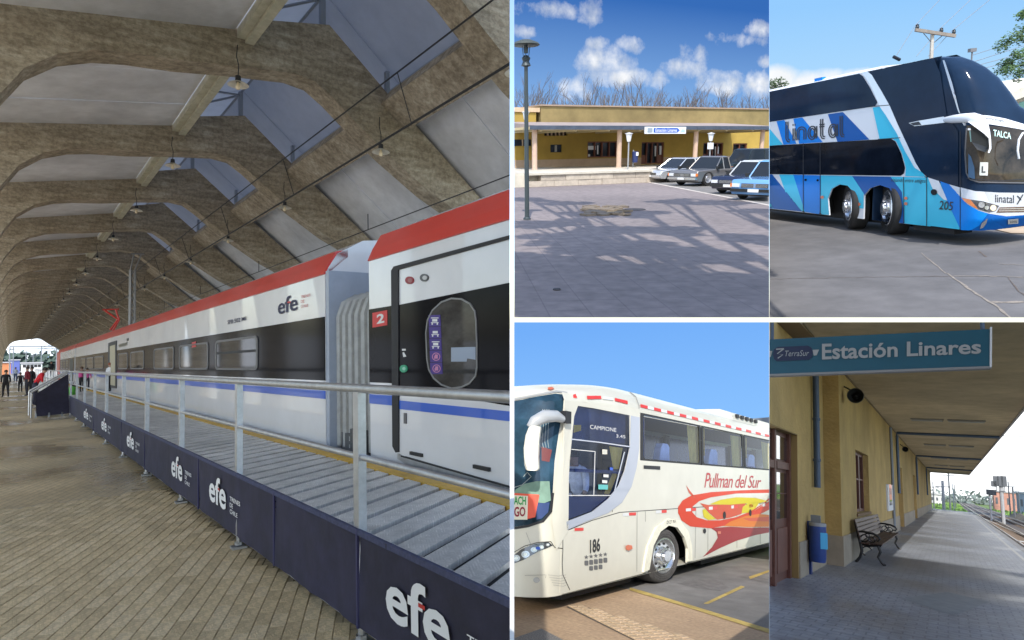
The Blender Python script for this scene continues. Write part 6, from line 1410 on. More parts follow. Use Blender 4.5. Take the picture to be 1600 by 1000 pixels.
# =================================================================== THE COACH IN ITS BAY (bottom middle)
def build_bay():
    global ST; ST = BAY
    XS = -5.1
    cream = mat('cream_paint', (.58, .56, .47), .3, ior=1.35, n=1.5, namt=.05, stain=.10)
    grey = mat('pillar_grey', (.33, .36, .42), .35, coat=.5); dkb = mat('interior_dark_blue', (.025, .05, .15), .7); seal = mat('rubber_black', (.012, .012, .014), .6)
    redr = mat('reflector_red', (.62, .03, .02), .4); whr = mat('reflector_white', (.62, .62, .60), .4)
    ink = mat('black_lettering', (.012, .012, .014), .5); gink = mat('grey_lettering', (.12, .12, .12), .6)
    # ---- ground
    pink = brickmat('bay_paving', (.40, .275, .165), (.37, .25, .15), (.31, .21, .13), .5, .16, .006, rough=.85, bump=.25, stain=.22, nz=20, rot=.1)
    b = MB(); b.add([(-20, 2, 0), (30, 2, 0), (30, 90, 0), (-20, 90, 0)], [(0,1,2,3)]); put(b, 'bay_paving', pink, kind='structure', base=(0,0,0))
    def gpoly(nm, pts, m, z, **k):
        b = MB(); P = [ST.on(p[0], p[1], 2, z) for p in pts]; tri = tessellate_polygon([P]); b.add(P, [tuple(t) for t in tri]); return put(b, nm, m, kind='structure', **k)
    asp = mat('bay_asphalt', (.21, .197, .182), .88, n=2.5, namt=.2, stain=.35, bump=.4, bs=60)
    gpoly('asphalt', [(985, 921), (1075, 948), (1206, 990), (1300, 1010), (1300, 800), (900, 800), (870, 900)], asp, .004)
    yel = mat('worn_yellow_line', (.46, .33, .09), .8, n=9, namt=.25, stain=.3)
    gpoly('yellow_line', [(984, 918), (1000, 922), (1075, 944), (1206, 984), (1206, 990.5), (1075, 949), (1000, 927), (984, 922)], yel, .008)
    gpoly('yellow_line', [(1099, 943), (1107, 943.5), (1164, 917), (1158, 915)], yel, .008); gpoly('yellow_line', [(1172, 905), (1206, 892), (1206, 889), (1170, 901)], yel, .008)
    gpoly('oil_stain', [(1058, 912), (1085, 905), (1120, 905), (1139, 918), (1125, 923), (1090, 919)], mat('oil_stain', (.14, .13, .12), .8, n=6, namt=.4), .007)
    gpoly('oil_stain', [(1150, 901), (1175, 898), (1202, 906), (1206, 912), (1185, 908)], mat('oil_stain', (.14, .13, .12), .8), .007)
    # speckled kerb slab at the lower left
    gpoly('speckled_slab', [(780, 1008), (803, 997), (846, 982), (900, 1010), (900, 1030), (780, 1030)], mat('black_white_granite', (.16, .15, .14), .7, n=55, namt=.85), .006)
    # strip of small dark-jointed blocks
    a0, a1, b0, b1 = ST.on(886, 947, 2, 0), ST.on(1100, 1055, 2, 0), ST.on(903, 945.5, 2, 0), ST.on(1205, 1040, 2, 0)
    gpoly('tactile_bed', [(884, 948), (905, 944.5), (1215, 1044), (1110, 1060)], mat('joint_dark', (.09, .07, .05), .9), .003)
    tile = MB(); t = .055; tile.add([(-t,-t,0),(t,-t,0),(t,t,0),(-t,t,0),(-t*.82,-t*.82,.016),(t*.82,-t*.82,.016),(t*.82,t*.82,.016),(-t*.82,t*.82,.016)], [(0,1,5,4),(1,2,6,5),(2,3,7,6),(3,0,4,7),(4,5,6,7)])
    tms = [mesh_of(tile, 'tactile_block', mat('tactile_block_%d' % i, c, .85, n=20, namt=.2)) for i, c in enumerate(((.40, .29, .18), (.46, .33, .21)))]
    d = (a1-a0).normalized(); nr = Vector((-d.y, d.x, 0)); w = (b0-a0).dot(nr); 
    if w < 0: nr = -nr; w = -w
    rr = random.Random(1); bed = thing('tactile_strip', 'strip of small pale paving blocks with dark joints beside the coach', 'paving strip', a0); nb = 0
    wmax = (b1 - a0).dot(nr); i = 0; stf = MB(); bb = LB[bed].inverted()
    while i*.125 < (a1-a0).length:
        ln = i*.125; ww = w + (wmax-w)*min(1, ln/max(.1, (b1-a0).dot(d))); j = 0
        while j*.125 < ww:
            p = a0 + d*(ln+.06) + nr*(j*.125+.06); 
            px_ = (ST.M @ p); sx, sy = 800+F*px_.x/px_.y, 500-F*px_.z/px_.y
            if sy < 1012 and 800 < sx < 1210:
                if sy > 955 and nb < 290: link_piece('tactile_block', rr.choice(tms), bed, bb @ Vector((p.x, p.y, .004)), math.atan2(d.y, d.x)); nb += 1
                else:
                    a = len(stf.v); stf.add(tile.v, tile.f); stf.xf(Matrix.Translation((p.x, p.y, .004)) @ Matrix.Rotation(math.atan2(d.y, d.x), 4, 'Z'), a)
            j += 1
        i += 1
    put(stf, 'tactile_block_field', tms[0].materials[0], bed, kind='stuff')
    # ---- coach body
    bt = thing('touring_coach', 'cream touring coach with red and yellow swirl livery and number 186', 'bus', (-6.3, 14, 0))
    lv = [(.24, 7.62, -7.55, -5.1, .75), (.6, 7.55, -7.55, -5.1, .78), (1.2, 7.60, -7.55, -5.1, .8), (2.0, 7.72, -7.55, -5.1, .8), (2.7, 7.88, -7.55, -5.1, .8), (3.0, 8.0, -7.53, -5.11, .8), (3.12, 8.12, -7.48, -5.14, .8), (3.22, 8.35, -7.4, -5.2, .9), (3.32, 8.8, -7.3, -5.3, 1.0), (3.42, 9.4, -7.2, -5.42, 1.1), (3.52, 10.2, -7.05, -5.6, 1.2), (3.58, 11.2, -6.9, -5.8, 1.2)]
    nose = ring_loft(lv, 27, pw=2.6, yc=(12.5, 14, 16, 20)); full = MB().add(nose.v, nose.f)
    sk = Skin(full, XS)
    keep = MB(); keep.v = nose.v
    for f in nose.f:
        vs = [nose.v[i] for i in f]
        if all(abs(v.x - XS) < .02 for v in vs) and min(v.y for v in vs) > 8.3: continue
        if all(abs(v.x + 7.55) < .02 and 2.15 < v.z < 3.01 for v in vs) and max(v.y for v in vs) > 9: continue
        keep.f.append(f); keep.fm.append(0)
    put(keep, 'body', cream, bt, smooth=30)
    yz = lambda p: (lambda q: (q.y, q.z))(ST.on(p[0], p[1], 0, XS))
    Y0 = min(v.y for v in nose.v if abs(v.x-XS) < .02 and v.y > 8.3)
    arch = [(1012, 890), (1018.6, 852.6), (1029.6, 830.6), (1042.8, 820.7), (1056, 824), (1067, 839.4), (1072.5, 857), (1072.5, 877)]
    ar = [yz(p) for p in arch]; ar[0] = (ar[0][0], .26); ar[-1] = (ar[-1][0], .26)
    zt = 3.0
    outer = [(Y0, .25)] + ar + [(27, .26), (27, zt+.12), (10.8, zt+.12), (10.6, zt+.12), (Y0, zt)]
    drv = [yz(p) for p in ((903, 634), (930, 632), (960, 636), (984, 642), (984, 700), (976, 735), (966, 760), (950, 780), (925, 800), (888, 814), (888, 760), (890, 720), (894, 680), (897, 650))]
    drv = [(max(p[0], Y0+.02), min(p[1], zt-.03)) for p in drv]
    band = [(yz((1000, 680))[0], 2.20), (26.5, 2.20), (26.5, zt+.06), (yz((1000, 680))[0], zt+.06)]
    b = MB(); b.slab([outer, list(reversed(drv)), list(reversed(band))], 0, XS-.02, XS+.003); put(b, 'side_panel', cream, bt)
    b = MB(); b.add([(XS, Y0, zt-.02), (XS, 27, zt+.1), (-5.16, 27, 3.16), (-5.16, Y0, 3.13)], [(0,1,2,3)]); put(b, 'cantrail', cream, bt)
    # interior: floor, far wall, ceiling
    b = MB(); b.box(-7.4, XS-.03, 8.7, 26.9, 1.95, 2.0); b.box(-7.5, -7.45, 8.7, 26.9, 1.0, 2.15); b.box(-7.4, XS-.1, 8.7, 26.9, 3.08, 3.11); b.box(-7.4, XS-.05, 8.7, 11.2, .9, .95); b.box(-7.4, XS-.05, 11.2, 11.25, .95, 3.08); put(b, 'interior', dkb, bt)
    b = MB()
    b.box(-7.3, XS-.9, 11.0, 11.19, 1.0, 3.0); put(b, 'partition', mat('partition_grey', (.10, .12, .18), .7), bt)
    cur = mat('yellow_curtain', (.80, .55, .13), .85, n=6, namt=.25, ns=.3)
    def curtain(pts, dx=.07):
        P = [ST.on(p[0], p[1], 0, XS-dx) for p in pts]; b = MB(); N = 14; vs = []
        for i in range(N+1):
            u = i/N
            for v in (0, .5, 1):
                a = P[0].lerp(P[1], u); c = P[3].lerp(P[2], u); p = a.lerp(c, v); p.x += .02*math.sin(u*2*PI*3.5); vs.append(p)
        b.add(vs, [(i*3+j, (i+1)*3+j, (i+1)*3+j+1, i*3+j+1) for i in range(N) for j in range(2)]); return put(b, 'curtain', cur, bt, smooth=80)
    for pts in ([(1073, 664), (1091, 668), (1092, 726), (1078, 724)], [(1141, 680), (1158, 683), (1158, 730), (1145, 729)], [(1189, 690), (1202, 693), (1204, 735), (1193, 733)], [(1003, 648), (1006, 648.5), (1006, 715), (1003.5, 714)], [(1097, 668), (1100, 668), (1100, 712), (1098, 712)], [(1163, 684), (1166, 684.5), (1166, 716), (1164, 716)]): curtain(pts)
    curtain([(952, 697), (973, 700), (966, 733), (958, 733)]); curtain([(958, 737), (964, 741), (951, 772), (944, 771)]); curtain([(897, 664), (907, 664), (907, 673), (896, 676)])
    for (x0, y0, x1, y1) in ((1027, 694, 1046, 724), (1104, 703, 1121, 728), (1166, 711, 1179, 731)):
        a = ST.on(x0, y1, 0, XS-.16); c = ST.on(x1, y0, 0, XS-.16); s_ = MB(); hh = c.z - a.z; yy0, yy1 = a.y, c.y
        s_.prism([(yy0, a.z-.25), (yy0+(yy1-yy0)*.30, a.z+hh*.75), (yy0+(yy1-yy0)*.45, c.z), (yy0+(yy1-yy0)*.85, c.z), (yy1, a.z+hh*.85), (yy1, a.z-.25)], 0, XS-.30, XS-.16)
        st = put(s_, 'seat_cover', mat('seat_white', (.82, .84, .88), .8, n=5, namt=.15), bt)
        s_ = MB(); s_.box(XS-.30, XS-.16, yy0+.15, yy1+.1, 2.0, a.z+.05); put(s_, 'seat_base', mat('seat_blue', (.02, .07, .35), .8), st)
    # driver
    ST_b = ST.on(905, 772, 0, XS-.42)
    dr = person('person', 'driver in pale shirt and tie bending his head behind the side window', (ST_b.x, ST_b.y+.02, ST_b.z-.97), 0.0, 1.72, dict(top=(.82, .83, .88), leg=(.02, .02, .04)), 'sit', hair=(.02, .018, .015), lean=.35)
    b = MB(); b.lathe([(.19, -.01), (.2, 0), (.19, .01)], (ST_b.x, ST_b.y-.72, ST_b.z+.06), 20); put(b, 'steering_wheel', seal, bt)
    # glazing
    gb = glassy('coach_window_glass', (.74, .80, .92), .012); 
    b = MB(); b.slab([drv], 0, XS-.012, XS-.006); dg = put(b, 'driver_window', gb, bt)
    ys = [yz((p, 690))[0] for p in (1000, 1095.5, 1161.5)] + [yz((1202, 700))[0]+1.9, 26.5]
    for a, c in zip(ys[:-1], ys[1:]):
        b = MB(); b.slab([rrect(a+.10, c-.10, 2.22, zt+.05, .06, ry=.12)], 0, XS-.012, XS-.006); wn = put(b, 'window', gb, bt)
        b = MB(); b.slab([rrect(a+.02, c-.02, 2.20, zt+.06, .05, ry=.08), list(reversed(rrect(a+.13, c-.13, 2.235, zt+.035, .06, ry=.12)))], 0, XS-.004, XS+.006); put(b, 'frame', seal, wn)
    b = MB(); b.slab([[(ys[1]+.0, zt-.06), (ys[2]-.9, zt-.06), (ys[2]-.9, zt-.08), (ys[1]+.6, zt-.08), (ys[1]+.75, zt-.28), (ys[2]-1.0, zt-.30), (ys[2]-1.0, zt-.27), (ys[1]+.7, zt-.25)]], 0, XS-.003, XS+.004)
    b = MB(); b.add([(-7.54, 8.9, 2.15), (-7.54, 27, 2.15), (-7.54, 27, 3.02), (-7.54, 8.9, 3.02)], [(0,1,2,3)]); put(b, 'far_side_glass', mat('far_glass_dark', (.02, .04, .11), .15, n=1.2, namt=.8, ior=1.3), bt)
    for i in range(7): yy = 9.0 + i*2.9; b = MB(); b.box(-7.55, -7.45, yy, yy+.3, 2.1, 3.05); put(b, 'far_pillar', seal, bt)
    W = lambda nm, poly, mm, **k: wrap(nm, poly, sk, mm, bt, **k)
    W('pillar_trim', [(985, 641), (999, 648), (998, 700), (994, 730), (986, 760), (971, 785), (950, 801), (912, 816), (885, 828), (884, 815), (925, 799), (949, 779), (965, 759), (975, 735), (983, 700)], grey, off=.012)
    W('a_pillar', [(880, 614), (896, 628), (895, 650), (891, 690), (888, 730), (887, 830), (868, 860), (861, 812), (868, 750), (874, 700), (879, 650), (886, 618)], cream, off=.012)
    # window frames of the driver's side
    wl = lambda nm, pts, w, m, off=.01: wline(nm, pts, w, sk, m, dg, off)
    wl('frame_rail', [(891, 686), (935, 691), (984, 698)], 1.8, mat('frame_light', (.45, .48, .55), .4))
    wl('frame', [(892, 702), (929, 705.5), (927, 773)], 1.2, whr); wl('frame', [(884, 774), (958, 774)], 1.3, whr); wl('frame', [(975, 706), (958, 773)], 1.6, mat('frame_light', (.45, .48, .55), .4)); wl('frame', [(956, 774), (956, 800)], .8, seal)
    b = MB(); b.slab([[yz(p) for p in ((888, 776), (957, 776), (949, 781), (925, 799), (889, 812))]], 0, XS-.05, XS-.03); put(b, 'lower_window_panel', dkb, dg)
    b = MB(); b.slab([[yz(p) for p in ((900, 636), (984, 643), (984, 694), (935, 689), (893, 684))]], 0, XS-.10, XS-.08); put(b, 'upper_window_shade', mat('shade_blue', (.05, .07, .14), .6, n=2, namt=.5), dg)
    wtext('model_lettering', 'CAMPIONE', [(921, 670), (962, 675), (962, 669), (921, 663.5)], sk, whr, dg, .012); wtext('model_lettering', '3.45', [(962, 683.5), (976, 685), (976, 680), (962, 678.5)], sk, whr, dg, .012)
    for (x0, y0, x1, y1, mm) in ((940, 702, 948, 710, cream), (942, 741, 950, 746, whr), (940, 750, 948, 755, whr), (934, 757, 949, 765, mat('sticker_teal', (.10, .42, .40), .5)), (952, 730, 957, 735, mat('sticker_blue', (.03, .10, .5), .5))):
        wrap('window_sticker', [(x0, y0), (x1, y0+.5), (x1, y1), (x0, y1-.5)], sk, mm, dg, off=.010)
    # windscreen
    ws = W('windscreen', [(770, 634), (805, 627), (840, 620), (868, 615.5), (881, 617), (879, 640), (872, 680), (866, 720), (863, 770), (860, 798), (848, 812), (825, 820), (805, 823), (770, 826)], mat('coach_windscreen', (.018, .045, .07), .06, n=1.6, namt=.9, ior=1.4), off=.010)
    wline('windscreen_seal', [(770, 632), (805, 624.5), (840, 617.5), (869, 612.5), (885, 614.5), (882, 640)], 3, sk, mat('frame_grey', (.30, .30, .28), .5), bt, .013)
    wline('windscreen_seal', [(863, 770), (860, 799), (848, 814), (825, 822), (800, 826)], 4, sk, seal, bt, .013)
    wrap('dashboard_cover', [(800, 780), (806, 765), (820, 756), (838, 752), (858, 752), (860, 782), (850, 786), (835, 785), (800, 786)], sk, mat('dash_green', (.16, .26, .20), .8, n=3, namt=.3), ws, off=.013)
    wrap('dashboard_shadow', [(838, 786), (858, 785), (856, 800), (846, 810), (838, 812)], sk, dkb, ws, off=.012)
    wrap('inside_red', [(846, 698), (862, 703), (858, 722), (846, 720)], sk, mat('inside_maroon', (.14, .03, .03), .6), ws, off=.013)
    for i in range(4): wline('reflection_bar', [(848+i*3.2, 640), (842+i*4.5, 690), (845+i*4, 700)], 1, sk, mat('reflection_grey', (.20, .24, .24), .5), ws, .013)  # reflections drawn on the glass as grey lines
    wline('reflection_bar', [(818, 745), (824, 738), (830, 745), (816, 758), (803, 762)], 1.2, sk, mat('reflection_grey', (.20, .24, .24), .5), ws, .015)
    bd = wrap('route_board', [(795, 770), (825, 773), (824, 812), (795, 812)], sk, mat('board_cream', (.62, .60, .48), .7), ws, off=.018)
    wrap('route_board_edge', [(825, 772), (842, 775), (836, 808), (824, 811)], sk, mat('board_red', (.62, .08, .04), .6), ws, off=.018)
    wrap('route_board_top', [(795, 770), (842, 773), (842, 776), (795, 773.5)], sk, mat('board_red', (.62, .08, .04), .6), ws, off=.020)
    wtext('board_lettering_green', 'SACH', [(800, 788.5), (822, 789.5), (822, 776), (800, 775.5)], sk, mat('ink_green', (.01, .25, .05), .6), ws, .023, bold=.03)
    wtext('board_lettering_maroon', 'GO', [(804, 808), (821, 807), (821, 792), (804, 792)], sk, mat('ink_maroon', (.22, .01, .03), .6), ws, .023, bold=.03)
    # mirror (solid)
    Q = lambda px, py, d=.42: (lambda p: Vector((0, 0, ST.h)) + (p-Vector((0, 0, ST.h)))*(1-d/10))(sk(px, py, 0))
    b = MB(); b.tube([Q(881, 656, .1), Q(868, 650, .3), Q(850, 651, .45), Q(835, 659, .5), Q(828, 668, .5)], [.05, .085, .095, .085, .06], 12); mm_ = put(b, 'mirror_arm', mat('mirror_silver', (.36, .37, .37), .35, coat=.5), bt, smooth=True)
    hull = [(826, 667), (833, 664), (845, 667), (842, 690), (841, 715), (842, 733), (838, 736), (822, 735), (819, 726), (818, 700), (821, 680)]
    f_ = [Q(x, y, .58) for x, y in hull]; k_ = [Q(x+2, y, .34) for x, y in hull]; n = len(hull); tri = tessellate_polygon([[Vector((p[0], p[1], 0)) for p in hull]])
    b = MB(); b.add(f_+k_, [tuple(t) for t in tri] + [tuple(i+n for i in reversed(t)) for t in tri] + [(i, (i+1) % n, n+(i+1) % n, n+i) for i in range(n)]); o = put(b, 'mirror_housing', cream, bt); bv = o.modifiers.new('b', 'BEVEL'); bv.width = .03; bv.segments = 3
    b = MB(); p = Q(884, 652, .12); b.box(p.x-.05, p.x+.05, p.y-.08, p.y+.08, p.z-.09, p.z+.09); put(b, 'mirror_bracket', seal, bt)
    # front lamps and seams
    hl = W('headlight', [(795, 872), (805, 866), (815, 858), (835, 850), (856, 846.5), (863, 852), (855, 856), (840, 862), (820, 874), (805, 880), (795, 882)], mat('headlight_smoke', (.05, .055, .06), .1, coat=1), off=.010)
    for cx, cy, r in ((807, 872, 6), (821, 866, 6.5), (834, 859, 5), (845, 855, 4), (855, 851, 3)): wrap('lamp_reflector', ell(cx, cy, r, r*.85, 14), sk, mat('lamp_glass', (.45, .5, .52), .15, metal=.4), hl, off=.016); wrap('lamp_bulb', ell(cx, cy, r*.45, r*.4, 10), sk, mat('lamp_core', (.72, .78, .72), .2), hl, off=.02)
    wrap('lamp_bulb', ell(840, 856.5, 3.5, 2.5, 10), sk, mat('sticker_blue', (.03, .10, .5), .5), hl, off=.021)
    wline('lamp_rim', [(803, 863), (820, 853), (840, 847.5), (860, 846), (866, 855), (879, 857)], 1, sk, seal, bt, .008)
    W('fog_lamp', ell(838, 906, 5, 4.5, 14), mat('lamp_glass', (.45, .5, .52), .15, metal=.4), off=.012)
    wline('panel_seam', [(879, 790), (879, 860), (878, 880), (879, 898), (890, 922)], 1, sk, seal, bt, .006); wline('panel_seam', [(820, 899), (853, 898), (852, 903)], .8, sk, mat('crease_grey', (.3, .29, .26), .7), bt, .006); wline('panel_seam', [(822, 832), (829, 850)], .8, sk, mat('crease_grey', (.3, .29, .26), .7), bt, .006)
    for i in range(5): wline('bumper_scratch', [(856+i*2, 898+i*4), (872+i*2, 900+i*4), (884, 898+i*4)], .5, sk, mat('scratch_grey', (.28, .27, .25), .8), bt, .006)
    wline('roof_seam', [(983, 612), (993, 620), (998, 634), (998, 646)], 1.2, sk, mat('crease_grey', (.3, .29, .26), .7), bt, .008)
    W('roof_marker', [(856, 607), (862, 606), (866, 608.5), (861, 611), (856, 610)], mat('marker_orange', (.55, .12, .04), .3), off=.02)
    # reflective strip: red and white pieces
    for poly, mm in (([(892, 622), (899, 617), (901, 622), (891, 622.5)], 0), ([(893, 618), (899, 616.5), (900.5, 622), (892, 622)], 0), ([(916, 619), (938, 619), (939, 624), (917, 624)], 0), ([(941, 619.5), (957, 622), (957, 626), (941, 624.5)], 1), ([(960, 622.5), (980, 627), (980, 632), (960, 627)], 0)): W('reflective_strip', poly, (redr, whr)[mm], off=.014)
    x = 1000.0; k = 0
    while x < 1206:
        wd = 11.5 - (x-1000)*.018 if k % 2 == 0 else 10 - (x-1000)*.02
        yt = 632 + (x-1000)*.2376; W('reflective_strip', [(x, yt), (x+wd, yt+wd*.2376), (x+wd, yt+wd*.2376+4.6-(x-1000)*.006), (x, yt+4.6-(x-1000)*.006)], (redr, whr)[k % 2], off=.012); x += wd; k += 1
    # skirt seam and reflectors, doors
    wline('skirt_seam', [(885, 829), (925, 813), (968, 800.5), (990, 799), (1206, 785)], 1, sk, seal, bt, .006)
    for x0, x1, y, mm in ((897, 911, 825, 0), (972, 982, 802, 1), (982, 993, 801, 0), (1024, 1033, 797.5, 1), (1033, 1041, 797, 0), (1071, 1079, 794.5, 1), (1080, 1087, 794, 0), (1107, 1113, 792, 1), (1114, 1120, 791.5, 0), (1142, 1146, 790, 1), (1147, 1152, 789.7, 0), (1170, 1176, 788.2, 0), (1191, 1195, 787, 1), (1195, 1199, 786.8, 0)): W('side_reflector', [(x0, y), (x1, y-.6), (x1, y+4), (x0, y+4.6)], (redr, whr)[mm], off=.010)
    W('side_vent', [(1005, 727), (1031, 728.5), (1031, 734), (1005, 732.5)], seal, off=.010)
    # wheel arch flange
    fo = [(1003, 894), (1006, 872), (1010, 852.6), (1023, 824), (1042.8, 809.7), (1060.4, 813), (1073.6, 830.6), (1079, 852.6), (1079.7, 875.7)]
    b = MB(); loop = [yz(p) for p in fo] + list(reversed([yz(p) for p in arch])); b.slab([loop], 0, XS-.01, XS+.035); put(b, 'wheel_arch', mat('arch_cream', (.74, .70, .55), .4, n=8, namt=.12), bt)
    wtext('axle_marking', 'ZX27  RA', [(1038.5, 818.5), (1053, 816.5), (1053, 811.5), (1038.5, 813.5)], sk, ink, bt, .04)
    for pts in ([(1008, 799), (1008, 815)], [(1087, 792), (1085.5, 872)], [(1106, 790.5), (1105.5, 867)], [(1151, 788), (1151, 856)], [(1187.5, 786), (1187.5, 850)], [(995, 799), (994.5, 893)]): wline('panel_seam', pts, .8, sk, mat('crease_grey', (.3, .29, .26), .7), bt, .007)
    for cx, cy, rx, ry in ((1100, 829.5, 2.4, 4), (1131, 805, 2.4, 6), (1171.5, 801, 2, 5.5)): W('flap_lock', ell(cx, cy, rx, ry, 12), seal, off=.016)
    W('side_marker', [(975, 853), (979, 851), (985, 852), (986, 857), (980, 860), (976, 858.5)], mat('marker_orange', (.7, .22, .02), .3), off=.03); W('side_marker', [(1120, 830), (1125, 830), (1125, 834), (1120, 834)], mat('marker_orange', (.7, .22, .02), .3), off=.02)
    # swirl livery
    ro = mat('swirl_vermilion', (.55, .035, .004), .4, ior=1.3); ye = mat('swirl_yellow', (.56, .46, .01), .4, ior=1.3); og = mat('swirl_orange', (.60, .16, .004), .4, ior=1.3); sa = mat('swirl_salmon', (.52, .075, .03), .4, ior=1.3); dr_ = mat('swirl_dark_red', (.28, .012, .012), .4, ior=1.3)
    W('swirl', [(1206, 764.5), (1160, 766), (1110, 769), (1080, 774), (1066, 782), (1059, 792), (1059, 802), (1064, 810), (1075, 817), (1092, 821), (1120, 820.5), (1150, 813), (1175, 800), (1206, 778), (1206, 785), (1180, 806), (1165, 812), (1206, 790), (1206, 774), (1192, 787), (1170, 800), (1150, 808), (1125, 813), (1104, 813), (1088, 808), (1081, 800), (1082, 791), (1092, 783), (1110, 777), (1150, 771), (1206, 770)], ro, off=.008)
    W('swirl_lower', [(1059, 800), (1066, 809), (1080, 816), (1110, 818), (1150, 811), (1180, 797), (1206, 780), (1206, 794), (1180, 807), (1150, 818), (1110, 825.5), (1078, 822.5), (1064, 813)], ro, off=.0095)
    W('swirl_inner', [(1093, 786), (1106, 789), (1125, 788.5), (1165, 786.5), (1160, 795), (1158, 803), (1140, 809), (1120, 812), (1108, 802), (1100, 793)], sa, off=.009)
    W('swirl_yellow', [(1108, 788), (1125, 781), (1150, 777), (1180, 778), (1200, 783), (1185, 786), (1165, 786.5), (1140, 788.5)], ye, off=.010); W('swirl_yellow', [(1158, 802), (1160, 792), (1168, 786), (1186, 785), (1180, 794), (1168, 801)], ye, off=.010)
    W('swirl_orange', [(1097, 797), (1101, 795), (1108, 803), (1118, 811), (1106, 812.5), (1099, 808)], ye, off=.010)
    W('swirl_orange', [(1140, 815), (1165, 806), (1185, 803), (1206, 805), (1206, 823), (1170, 823.5), (1130, 822)], og, off=.011)
    W('swirl_salmon', [(1160, 810), (1206, 807), (1206, 815), (1170, 814)], sa, off=.012)
    W('swirl_tail', [(1110, 825), (1140, 823), (1170, 824.5), (1206, 824), (1206, 831), (1180, 836), (1150, 845), (1125, 856), (1098, 870), (1112, 855), (1121, 840), (1119, 831)], dr_, off=.008)
    W('swirl_flick', [(1071.5, 758), (1077, 766), (1087, 778), (1083, 777.5), (1076, 770)], sa, off=.008)
    wtext('side_lettering', 'Pullman del Sur', [(1100, 762), (1189, 762.5), (1189, 744), (1100, 738)], sk, mat('lettering_red', (.42, .03, .04), .5), bt, .010, shear=.35, spacing=.9)
    wtext('fleet_number', '186', [(921, 865), (937, 861), (937, 840), (921, 843)], sk, ink, bt, .010, bold=.03)
    for i in range(5):
        cx, cy = 915.5+i*7.4, 870.5-i*1.1; st = []
        for k in range(10): r = 3.7 if k % 2 == 0 else 1.6; st.append((cx + r*math.sin(PI*k/5), cy - r*math.cos(PI*k/5)))
        wrap('star', st, sk, gink, bt, off=.008)
        wrap('pictogram', rrect(cx-3, cx+3.2, cy+5.3, cy+13, 1.4), sk, gink, bt, off=.008)
        if 1 <= i <= 3: wrap('pictogram', rrect(cx-3, cx+3, cy+15, cy+22, 1.4), sk, gink, bt, off=.008)
    # wheel
    p = ST.on(1037, 917, 2, 0); yc = (ST.on(1013, 872, 0, XS)[1] + ST.on(1061, 872, 0, XS)[1])/2
    tyre = mat('coach_tyre_dusty', (.075, .068, .062), .85, n=9, namt=.25); rim = mat('steel_rim', (.60, .61, .62), .25, metal=.85, n=5, namt=.1)
    zr_ = ST.on(1037, 826.5, 0, XS)[2]/2
    bus_wheel(bt, Vector((XS-.03, yc, zr_)), zr_, .3, 1, tyre, rim, sc=1.62)
    b = MB(); b.box(-7.4, XS-.45, 10.8, 14.2, .05, 1.2); b.box(-7.4, XS-.1, 14.2, 26, .12, .26); b.box(-7.2, XS-.15, 8.6, 10.9, .12, .26); put(b, 'chassis', mat('chassis_dark', (.012, .012, .015), .9), bt)
    # roof air-conditioning unit
    b = MB(); a = ST.on(1130, 652, 0, -5.9); b.prism([(-6.9, 3.5), (-5.62, 3.5), (-5.7, 3.72), (-6.0, 3.82), (-6.9, 3.82)], 1, a.y, a.y+9); ac = put(b, 'roof_unit', cream, bt)
    for i in range(5): b = MB(); b.box(-5.66, -5.6, a.y+.3+i*.45, a.y+.5+i*.45, 3.6, 3.70); put(b, 'vent_slot', seal, ac)
    # ---- behind
    b = MB(); q = lambda px, py, y=45: ST.on(px, py, 1, y); a = q(1174, 654); c = q(1206, 650); e = q(1206, 665)
    sh = thing('depot_roof', 'dark grey flat roof edge showing above the coach at the right', 'roof', (a.x, 45, 0)); b.add([(a.x, 45, a.z), (c.x+3, 45, c.z+.15), (c.x+3, 45, 0), (a.x, 45, 0), (a.x, 50, a.z), (c.x+3, 50, c.z+.15), (c.x+3, 50, 0), (a.x, 50, 0)], [(0,1,2,3),(7,6,5,4),(0,4,5,1),(1,5,6,2),(3,2,6,7),(0,3,7,4)]); put(b, 'roof_body', mat('depot_grey', (.16, .18, .22), .7), sh)
    Y = 70; s0 = q(1000, 660, Y); s1 = q(1000, 500, Y)
    sm_ = sky_mat('clear_blue_sky', (.235, .50, .93), (.16, .40, .88), s0.z, s1.z, (), .44)
    b = MB(); b.add([(s0.x-60, Y, -6), (s0.x+90, Y, -6), (s0.x+90, Y, s1.z+14), (s0.x-60, Y, s1.z+14)], [(0,1,2,3)]); put(b, 'sky', sm_, kind='structure', base=(s0.x, Y, 0))
